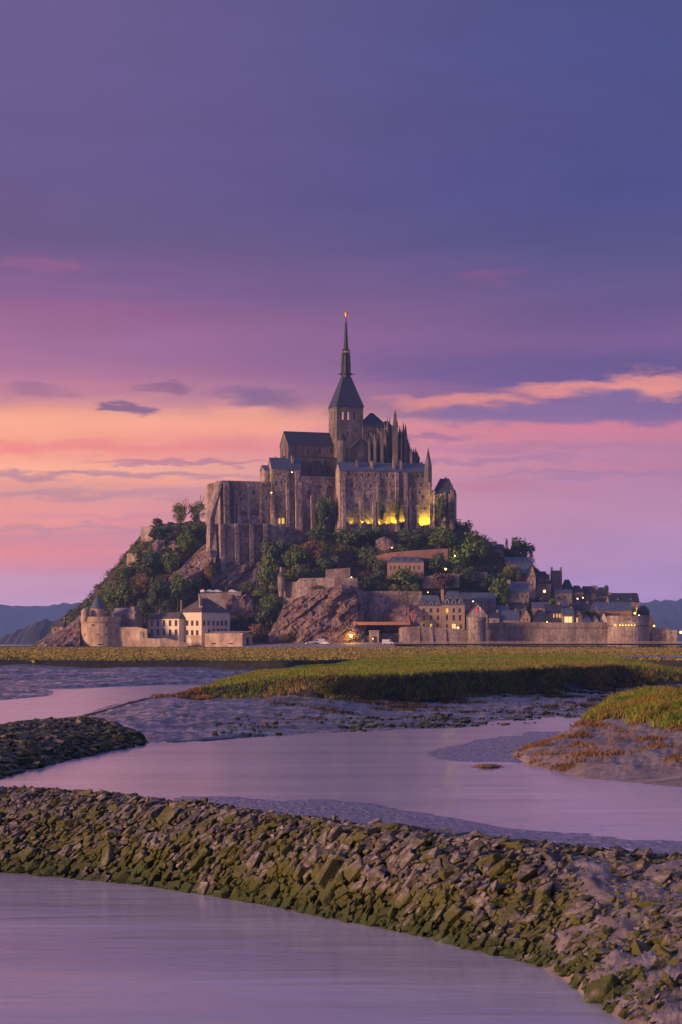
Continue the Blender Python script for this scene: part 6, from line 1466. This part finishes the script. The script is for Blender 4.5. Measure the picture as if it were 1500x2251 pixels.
b = MB(); pbx(b, 777, 902, 1367, 1374, 981, 998); b.build('roof', ORANGE, pv)
b = MB(); pbx(b, 779, 806, 1374.1, 1397, 985, 997); b.build('side_panel', mat('blue_panel', [(.10, .13, .20), (.13, .16, .235)], scale=.3, rough=.5), pv)
b = MB(); pbx(b, 806.1, 882, 1374.1, 1412, 994, 997); b.build('back_wall', mat('shade_wall', [(.05, .05, .06)], rough=.8), pv)
b = MB(); pbx(b, 780, 812, 1397.2, 1416, 983.5, 996); b.build('plinth', GRAN, pv)
b = MB(); pbx(b, 836, 880, 1392, 1416, 987, 990); b.build('parapet', ST, pv)
for px in (822, 838, 854, 870):
    b = MB(); pbx(b, px - .6, px + .6, 1374.1, 1392, 985.5, 985.8); b.build('post', IRON, pv)
ks = empty('kiosk', (X(823, 980), 980, 6.4), 'small square stone kiosk before the pavilion', 'building')
b = MB(); b.box(X(812, 980), 980, Z(1416, 980), X(833.5, 980), 984, Z(1388, 980)); b.build('wall', GRAN, ks)
b = MB(); b.box(X(811, 980), 979.7, Z(1388, 980) + .002, X(834.5, 980), 984.3, Z(1385.5, 980)); b.build('roof', FRAME, ks)
b = MB(); b.box(X(821, 980), 979.96, Z(1415, 980), X(829, 980), 980.1, Z(1399, 980)); b.build('door', WOOD, ks)

# ---------------------------------------------------------------- flags and poles
RED = mat('flag_red', [(.75, .06, .12)], rough=.8); PINK = mat('flag_stripes', [(.75, .7, .72)], rough=.8)
def flag(name, label, px, pt, pb, Y, w_, h_, mats_, drop=0):
    x = X(px, Y); s = Y / F; z1 = Z(pt, Y); root = empty(name, (x, Y, Z(pb, Y)), label, 'flag')
    b = MB(); b.tube((x, Y, Z(pb, Y)), (x, Y, z1 + .3), .06, .04, 6); b.build('pole', WHITE, root)
    n = 9; vs = []; b = MB()
    for k in range(n + 1):
        t = k / n; dx_ = -w_ * s * t; dz_ = -drop * s * t
        for zz in (z1 + dz_, z1 + dz_ - h_ * s):
            vs += [(x + dx_, Y + .25 * math.sin(7 * t), zz), (x + dx_, Y + .25 * math.sin(7 * t) + .03, zz)]
    fs = []; 
    for k in range(n):
        a = 4 * k; c = a + 4; b.add([vs[a], vs[c], vs[c + 2], vs[a + 2]], [(0, 1, 2, 3)], min(len(mats_) - 1, k * len(mats_) // n)); b.add([vs[a + 1], vs[c + 1], vs[c + 3], vs[a + 3]], [(3, 2, 1, 0)], min(len(mats_) - 1, k * len(mats_) // n))
    b.build('cloth', mats_, root)
flag('flag', 'pale and pink flag on a white pole on the rampart tower', 1056.5, 1335, 1358, 974, 9, 8, [PINK, RED, RED], 3)
flag('flag', 'narrow red banner hanging beside the hotel', 910, 1344, 1378, 990, 5, 17, [RED], 1)
for lb, px, pt, pb, Y, ln in (('short dark net pole on the western skyline, lowest of three', 203, 1297, 1316, 1040, 2), ('leaning dark net pole on the western skyline', 213, 1276, 1310, 1044, 9), ('upright dark net pole on the western skyline, highest of three', 243, 1265, 1292, 1046, 0), ('thin grey pole standing among the shrubs of the western slope', 283, 1266, 1288, 1036, -2)):
    x = X(px, Y); b = MB(); root = empty('pole', (x, Y, Z(pb, Y)), lb, 'pole')
    b.tube((x, Y, Z(pb, Y) - 3), (x + ln * Y / F, Y, Z(pt, Y)), .17, .12, 7); b.build('shaft', WOOD, root)
    b = MB(); b.tube((x + ln * Y / F, Y, Z(pt, Y)), (x + ln * Y / F + 3.2, Y + 2, Z(pt, Y) - 4.5), .03, .03, 4); b.build('stay_wire', IRON, root)

# ---------------------------------------------------------------- vehicles
CARW = mat('car_white', [(.78, .78, .80)], rough=.25, spec=.5); CARR = mat('car_red', [(.55, .05, .03)], rough=.25, spec=.5); TYRE = mat('tyre', [(.02, .02, .02)], rough=.9); CGL = mat('car_glass', [(.02, .025, .035)], rough=.1, spec=.6)
HEADL = mat('headlight', [(.8, .8, .8)], rough=.2); TAIL = mat('tail_light', [(.6, .03, .02)], rough=.3)
TAILON = mat('tail_light_on', [(.8, .1, .05)], rough=.3, emit=((1.0, .12, .05), 6.0))
def vehicle(name, label, px, Y, z, rz, van=False, paint=CARW, cat='car', lit=False):
    root = empty(name, (X(px, Y), Y, z), label, cat); root.rotation_euler = (0, 0, rz)
    Lc, Wc = (5.2, 1.95) if van else (4.2, 1.75)
    if van: P = [(-2.6, .3), (2.55, .3), (2.6, .85), (2.2, 1.15), (1.45, 2.15), (1.1, 2.3), (-2.5, 2.35), (-2.6, 2.1)]
    else: P = [(-2.1, .28), (2.08, .28), (2.1, .62), (1.9, .8), (.95, .92), (.35, 1.42), (-.9, 1.46), (-1.75, .98), (-2.08, .9)]
    n = len(P); b = MB(); vs = []
    for sg, ins in ((-1, 0), (1, 0)):
        for x, zz in P: vs.append((x, sg * (Wc / 2 - (.16 if zz > 1.0 and not van else .05 if zz > 1 else 0)), zz))
    b.add(vs, [tuple(range(n)), tuple(range(2 * n - 1, n - 1, -1))] + [(k, n + k, n + (k + 1) % n, (k + 1) % n) for k in range(n)])
    o = link('body', b.mesh('body', [paint]), root)
    bv = o.modifiers.new('bevel', 'BEVEL'); bv.width = .07; bv.segments = 2
    for sg in (-1, 1):
        b = MB(); y = sg * (Wc / 2 - .04); q = [(.85, .98), (.32, 1.36), (-.85, 1.39), (-1.4, 1.0)] if not van else [(2.0, 1.25), (1.4, 2.0), (.7, 2.05), (.7, 1.3)]
        yb = sg * (Wc / 2 - .02) if van else y
        vs = [(x, yb if van else sg * (Wc / 2 - .03 - .1 * (zz - .9) / .5), zz) for x, zz in q] + [(x, yb - sg * .05 if van else sg * (Wc / 2 - .25), zz) for x, zz in q]
        b.add(vs, [(0, 1, 2, 3), (4, 7, 6, 5), (0, 4, 5, 1), (1, 5, 6, 2), (2, 6, 7, 3), (3, 7, 4, 0)]); link('side_window', b.mesh('side_window', [CGL]), root)
        for xw in (-Lc * .31, Lc * .31):
            b = MB(); b.tube((xw, sg * (Wc / 2 - .2), .32), (xw, sg * (Wc / 2 + .02), .32), .32, .32, 14); w = link('wheel', b.mesh('wheel', [TYRE]), root)
            b = MB(); b.tube((xw, sg * (Wc / 2 + .021), .32), (xw, sg * (Wc / 2 + .03), .32), .18, .17, 10); link('rim', b.mesh('rim', [FRAME]), w)
        xf = Lc / 2 - .05
        b = MB(); b.box(xf - .1, sg * Wc * .36 - .16, .62, xf + .03, sg * Wc * .36 + .16, .78); link('headlight', b.mesh('headlight', [HEADL]), root)
        b = MB(); b.box(-xf - .04, sg * Wc * .38 - .12, .7, -xf + .1, sg * Wc * .38 + .12, .9 if not van else 1.3); link('tail_light', b.mesh('tail_light', [TAILON if lit else TAIL]), root)
    b = MB()
    if van: b.add([(2.24, -.8, 1.2), (2.24, .8, 1.2), (1.5, .72, 2.12), (1.5, -.72, 2.12)], [(0, 1, 2, 3)])
    else: b.add([(1.0, -.7, .95), (1.0, .7, .95), (.42, .6, 1.40), (.42, -.6, 1.40)], [(0, 1, 2, 3)])
    link('windscreen', b.mesh('windscreen', [CGL]), root)
for nm, lb, px, Y, rz, van in (('parked_car', 'white car parked left of the white van on the forecourt', 682, 972, math.radians(200), False), ('parked_van', 'white van parked between two white cars', 702, 974, math.radians(190), True), ('parked_car', 'white car parked right of the white van on the forecourt', 714, 969, math.radians(165), False), ('parked_van', 'lone white van near the stone kiosk', 853, 968, 0.0, True)):
    vehicle(nm, lb, px, Y, zf(px, Y), rz, van, cat='van' if van else 'car')
# ramp above the barracks
rp = Loft([(440, [(1012, Z(1304, 1012)), (1016, Z(1302, 1016)), (1030, Z(1300.5, 1030))]), (500, [(1012, Z(1305, 1012)), (1016, Z(1303, 1016)), (1030, Z(1301, 1030))]), (532, [(1012, Z(1304, 1012)), (1016, Z(1302, 1016)), (1030, Z(1300, 1030))])], 24, 4); 
rp.build('ramp_road', 'forecourt')
wall_run('ramp_wall', 'low pale parapet along the ramp with parked cars', [(436, 1011, 1305, 1330), (480, 1011, 1304, 1330), (531, 1011, 1300, 1330)], GRAN, th=.8)
for lb, px, rz, pt_, lit in (('white car with red lights on, parked on the ramp', 447, 1.4, CARW, True), ('white car on the ramp beside the car with red lights', 463, .25, CARW, False), ('white car on the ramp, third from the rocky slope', 479, .1, CARW, False), ('lone white car at the end of the ramp beside the dark shrub', 512, .0, CARW, False)):
    vehicle('parked_car', lb, px, 1015, Z(1302.6, 1015), rz, False, pt_, lit=lit)

# ---------------------------------------------------------------- people
def person_mat(i, top, legs, hair):
    m = bpy.data.materials.new('outfit'); m.use_nodes = True; t = m.node_tree; bs = t.nodes['Principled BSDF']; bs.inputs['Roughness'].default_value = .9
    tc_ = t.nodes.new('ShaderNodeTexCoord'); se = t.nodes.new('ShaderNodeSeparateXYZ'); t.links.new(tc_.outputs['Object'], se.inputs[0])
    dv = t.nodes.new('ShaderNodeMath'); dv.operation = 'DIVIDE'; dv.inputs[1].default_value = 1.8; t.links.new(se.outputs[2], dv.inputs[0])
    r_ = t.nodes.new('ShaderNodeValToRGB'); r_.color_ramp.interpolation = 'CONSTANT'; cr_ = r_.color_ramp
    st_ = [(0, (.03, .025, .02)), (.04, legs), (.5, top), (.82, (.45, .28, .2)), (.93, hair)]
    while len(cr_.elements) < 5: cr_.elements.new(.5)
    for e, (p_, c) in zip(cr_.elements, st_): e.position = p_; e.color = (*c, 1)
    t.links.new(dv.outputs[0], r_.inputs[0]); t.links.new(r_.outputs[0], bs.inputs['Base Color']); return m
def person(label, px, Y, z, rz, top, legs, step=.18, hair=(.04, .025, .015), name='person'):
    J = [((0, 0, .95), .15), ((0, .01, 1.15), .145), ((0, .02, 1.36), .17), ((0, .01, 1.5), .065), ((0, -.02, 1.6), .085), ((0, -.02, 1.72), .09),
         ((-.1, 0, .88), .1), ((-.1, -step, .5), .068), ((-.1, -step * .7, .08), .05), ((-.1, -step * .7 - .15, .04), .04), ((.1, 0, .88), .1), ((.1, step * .5, .5), .068), ((.1, step * 1.4, .1), .05), ((.1, step * 1.4 - .14, .05), .04),
         ((-.2, .02, 1.4), .06), ((-.25, .08, 1.12), .048), ((-.25, -.06, .88), .035), ((-.25, -.1, .78), .03), ((.2, .02, 1.4), .06), ((.25, -.02, 1.12), .048), ((.25, -.14, .9), .035), ((.25, -.18, .8), .03)]
    E = [(0, 1), (1, 2), (2, 3), (3, 4), (4, 5), (0, 6), (6, 7), (7, 8), (8, 9), (0, 10), (10, 11), (11, 12), (12, 13), (2, 14), (14, 15), (15, 16), (16, 17), (2, 18), (18, 19), (19, 20), (20, 21)]
    me = bpy.data.meshes.new('person'); bm = bmesh.new(); sk = bm.verts.layers.skin.verify()
    vs = []
    for k, j in enumerate(J):
        v = bm.verts.new(j[0]); v[sk].radius = (j[1], j[1] * .85); v[sk].use_root = (k == 0); vs.append(v)
    for a_, c_ in E: bm.edges.new((vs[a_], vs[c_]))
    bm.to_mesh(me); bm.free(); me.materials.append(person_mat(0, top, legs, hair))
    o = link(name, me, None, (X(px, Y), Y, z), rz)
    o.modifiers.new('skin', 'SKIN'); sb = o.modifiers.new('sub', 'SUBSURF'); sb.levels = 1; sb.render_levels = 1
    tag(o, label, 'person')
def zbr(px):
    t = (X(px, 945) - p0[0]) / (p1[0] - p0[0]); q = bp(t, 4, .25); return q[1], q[2]
DK = (.04, .035, .04)
for lb, px, top, legs, rz in (('person in dark clothes walking alone on the footbridge before the long rampart', 1284, DK, DK, 1.5), ('person in a red top on the footbridge before the round tower', 1045, (.35, .05, .05), DK, 1.4), ('person in brown beside the person in red on the footbridge', 1049.5, (.25, .12, .06), (.06, .05, .06), 1.7),
                              ('person in white walking on the footbridge below the hotel', 973, (.7, .68, .66), (.2, .18, .16), -1.5), ('person in dark clothes at the far eastern end of the footbridge', 1475, DK, DK, 1.5), ('person in pale clothes on the footbridge before the long rampart', 1220, (.55, .5, .48), (.25, .22, .2), 1.5)):
    yy, zz = zbr(px); person(lb, px, yy, zz, rz, top, legs)
for lb, px, Y, top, legs, rz in (('person in a white shirt at the start of the footbridge', 913, 975, (.7, .68, .7), DK, 0), ('person in blue at the start of the footbridge, nearest the kiosk', 903, 976, (.08, .10, .22), DK, .6), ('person in a pink jacket by the rampart foot', 893, 974, (.5, .2, .2), (.3, .25, .2), -.4), ('person in dark clothes standing alone before the bare rock', 621, 962, DK, (.03, .03, .05), .3)):
    person(lb, px, Y, zf(px, Y), rz, top, legs)

# ---------------------------------------------------------------- lamps the photograph shows burning
def light(name, root, loc, energy, col, rad=.2, spot=None, aim=None):
    l = bpy.data.lights.new(name, 'SPOT' if spot else 'POINT'); l.energy = energy; l.color = col; l.shadow_soft_size = rad
    if spot: l.spot_size = math.radians(spot); l.spot_blend = .8
    o = bpy.data.objects.new(name, l); COL.objects.link(o); o.parent = root; o.location = loc
    if aim: o.rotation_euler = Vector(aim).to_track_quat('-Z', 'Y').to_euler()
    return o
YEL, ORA, WARM = (1.0, .66, .02), (1.0, .50, .08), (1.0, .62, .22)
def street_lamp(label, px, py, Y, m_, energy, col, r_=.35, gz=None, post=True):
    x, z = X(px, Y), Z(py, Y); g_ = gz if gz is not None else max(z - 6, min(z - 1.5, ground(px, Y)))
    root = empty('street_lamp' if post else 'wall_lamp', (x, Y, g_ if post else z), label, 'lamp')
    b = MB(); b.lathe(x, Y, [(.05, z - r_), (r_ * .8, z - r_ * .6), (r_, z), (r_ * .8, z + r_ * .6), (.05, z + r_)], 10); b.build('globe', m_, root, smooth=True)
    b = MB()
    if post: b.tube((x, Y, g_ - .5), (x, Y, z - r_), .08, .05, 6); b.build('post', IRON, root)
    else: b.tube((x, Y + .1, z + r_ * .9), (x, Y + 1.4, z + r_ * 1.2), .05, .05, 6); b.build('bracket', IRON, root)
    if energy: light('lamp_light', root, (0, -r_ - .35, z - root.location.z), energy, col, r_)
LAMPS = [('brilliant orange lamp at the foot of the bare rock', 772, 1398, 978, LAMP, 2600, ORA, .85, None, True), ('tiny lamp on the end of the bastion wall', 773, 1269, 999, LAMPW, 60, WARM, .35, None, True),
    ('round yellow lamp on the lane right of the mansion', 980, 1251, 1015, LAMP, 500, WARM, .6, None, True), ('dim lamp on the wall above the hotel wing', 941, 1302, 1000, LAMP, 60, WARM, .3, None, True), ('yellow lamp at the hotel terrace by the shopfront', 1007, 1380, 990, LAMP, 500, WARM, .55, None, True),
    ('white lamp under the dormers of the long slate roof', 1040, 1322, 1008, LAMPW, 80, WARM, .35, None, False), ('yellow lamp on the lane left of the village church', 1197, 1300, 1025, LAMP, 500, WARM, .7, None, True), ('white lamp below the church nave, left of a pair', 1270, 1316, 1022, LAMPW, 90, WARM, .4, None, True), ('yellowish lamp below the church nave, right of a pair', 1282, 1314, 1022, LAMP, 90, WARM, .4, None, True),
    ('large yellow lamp before the eastern inn', 1396, 1348, 1000, LAMP, 400, YEL, .6, None, True), ('pair lamp beside the large yellow lamp', 1405, 1353, 1000, LAMPW, 120, WARM, .4, None, True), ('orange lamp at the corner of the dark upper parapet', 1438, 1376, 982, LAMP, 300, ORA, .5, None, False), ('lamp beyond the eastern end of the ramparts', 1497, 1390, 972, LAMP, 500, ORA, .7, 4.0, True),
    ('small lamp above the kiosk door', 820, 1404, 978, LAMP, 60, WARM, .3, None, True), ('small lamp low on the abbey guest house wall', 597, 1083, 1055, LAMPW, 350, WARM, .35, None, False), ('greenish garden lamp under the ivy', 706, 1158, 1050, LAMPY, 220, (.75, 1.0, .1), .35, None, True), ('white lamp beside the manor chimney', 1080, 1222, 1060, LAMPW, 60, WARM, .35, None, False),
    ('yellow lamp hidden in the large green tree', 1000, 1222, 1040, LAMP, 900, (1, .85, .1), .4, None, True), ('small orange lamp over the rampart left of the gabled cottage', 1203, 1367, 990, LAMP, 80, ORA, .3, None, True), ('small white lamp on the guest house wall', 642, 1038, 1058, LAMPW, 120, WARM, .3, None, False), ('warm lamp under the rusty rock patch', 862, 1204, 1032, LAMP, 200, ORA, .3, None, True)]
for q_ in LAMPS: street_lamp(*q_)
WLB = ['first', 'second', 'third', 'fourth', 'fifth', 'sixth', 'seventh']
for k, px in enumerate((1352, 1363, 1369.5, 1376, 1382.5, 1389, 1395.5)):
    s = 970 / F; rr = 46.5 * s; dxp = (px - 1388) * s; yy = 970 + 47 * s - math.sqrt(max(0, rr * rr - dxp * dxp)) - .5
    street_lamp(WLB[k] + ' small lamp under the eastern tower parapet, counted from the long rampart', px, 1374.5, yy, LAMP, 45, WARM, .28, None, False)
# floodlights at the foot of the lodgings and the guest house
fl_ = Frame2(748, 1056, 14)
FL = [('floodlight at the lodgings foot, nearest the ivy', 773, 1150, 420), ('second floodlight along the lodgings foot from the ivy', 794, 1148, 900), ('third floodlight along the lodgings foot from the ivy', 811, 1150, 700), ('floodlight left of the small dark tree', 834, 1151, 600), ('floodlight right of the small dark tree', 851, 1150, 800), ('bright floodlight beside the dark cypress bush', 867, 1148, 2200), ('floodlight in the corner of the big lodgings buttress', 882, 1146, 1500), ('strong floodlight at the eastern end of the lodgings', 926, 1152, 2200), ('easternmost floodlight at the corner turret', 938, 1150, 2400)]
for lb, px, py, en in FL:
    u_ = fl_.u(px); q = fl_.w(u_, -2.0, 0); z = Z(py + 4, q[1]); root = empty('floodlight', (q[0], q[1], z), lb, 'lamp', None)
    b = MB(); b.box(q[0] - .35, q[1] - .3, z, q[0] + .35, q[1] + .15, z + .4); b.build('housing', IRON, root)
    b = MB(); b.add([(q[0] - .3, q[1] + .0, z + .42), (q[0] + .3, q[1] + .0, z + .42), (q[0] + .3, q[1] + .2, z + .41), (q[0] - .3, q[1] + .2, z + .41)], [(0, 1, 2, 3)]); b.build('lens', LAMPY, root)
    b = MB(); b.tube((q[0], q[1], z - 2.5), (q[0], q[1], z), .06, .06, 5); b.build('stake', IRON, root)
    light('beam', root, (0, .1, .6), en * (1.5 if en < 2000 else 1.9), YEL, .15, 130 if en < 2000 else 145, (0, .7, 1.0))
for lb, px, py, Y, en in (('floodlight below the lit guest house windows', 620, 1158, 1054, 700), ('floodlight washing the narrow gabled wing', 590, 1062, 1056, 900)):
    z = Z(py, Y); x = X(px, Y); root = empty('floodlight', (x, Y, z), lb, 'lamp'); b = MB(); b.box(x - .3, Y - .3, z - .4, x + .3, Y + .2, z); b.build('housing', IRON, root)
    b = MB(); b.tube((x, Y, z - .4), (x, Y + 2.5, z - .9), .06, .06, 5); b.build('bracket', IRON, root)
    light('beam', root, (0, 0, .3), en, (1, .6, .12), .15, 140, (-.1, .6, 1.0))
for lb, px, py, Y, en, aim, col in (('wall spotlight at the foot of the hotel left wing', 926, 1384, 994.5, 500, (.25, .5, 1), (1, .66, .1)), ('spotlight under the inn gable', 1406, 1347, 1012, 500, (-.2, .5, 1), YEL), ('spotlight on the transept gable', 788, 1016, 1062, 900, (0, .5, 1), (1, .55, .15)), ('spotlight on the eastern block corner', 956, 1108, 1062, 900, (-.1, .6, 1), YEL)):
    z = Z(py, Y); x = X(px, Y); root = empty('floodlight', (x, Y, z), lb, 'lamp'); b = MB(); b.box(x - .2, Y - .2, z - .3, x + .2, Y + .2, z); b.build('housing', IRON, root)
    b = MB(); b.tube((x, Y, z - .3), (x, Y + 3.0, z - 1.0), .05, .05, 5); b.build('bracket', IRON, root)
    light('beam', root, (0, 0, .25), en, col, .12, 130, aim)

# ---------------------------------------------------------------- air between here and the hills
hz_m = bpy.data.materials.new('air'); hz_m.use_nodes = True; t = hz_m.node_tree; t.nodes.clear()
pvn = t.nodes.new('ShaderNodeVolumePrincipled'); pvn.inputs['Color'].default_value = (.30, .50, 1.0, 1); pvn.inputs['Density'].default_value = HAZE_D; pvn.inputs['Anisotropy'].default_value = .1
om = t.nodes.new('ShaderNodeOutputMaterial'); t.links.new(pvn.outputs[0], om.inputs['Volume'])
b = MB(); b.box(-9000, -300, -11, 9000, HAZE_FAR, HAZE_TOP); o = b.build('haze', hz_m); o['kind'] = 'stuff'
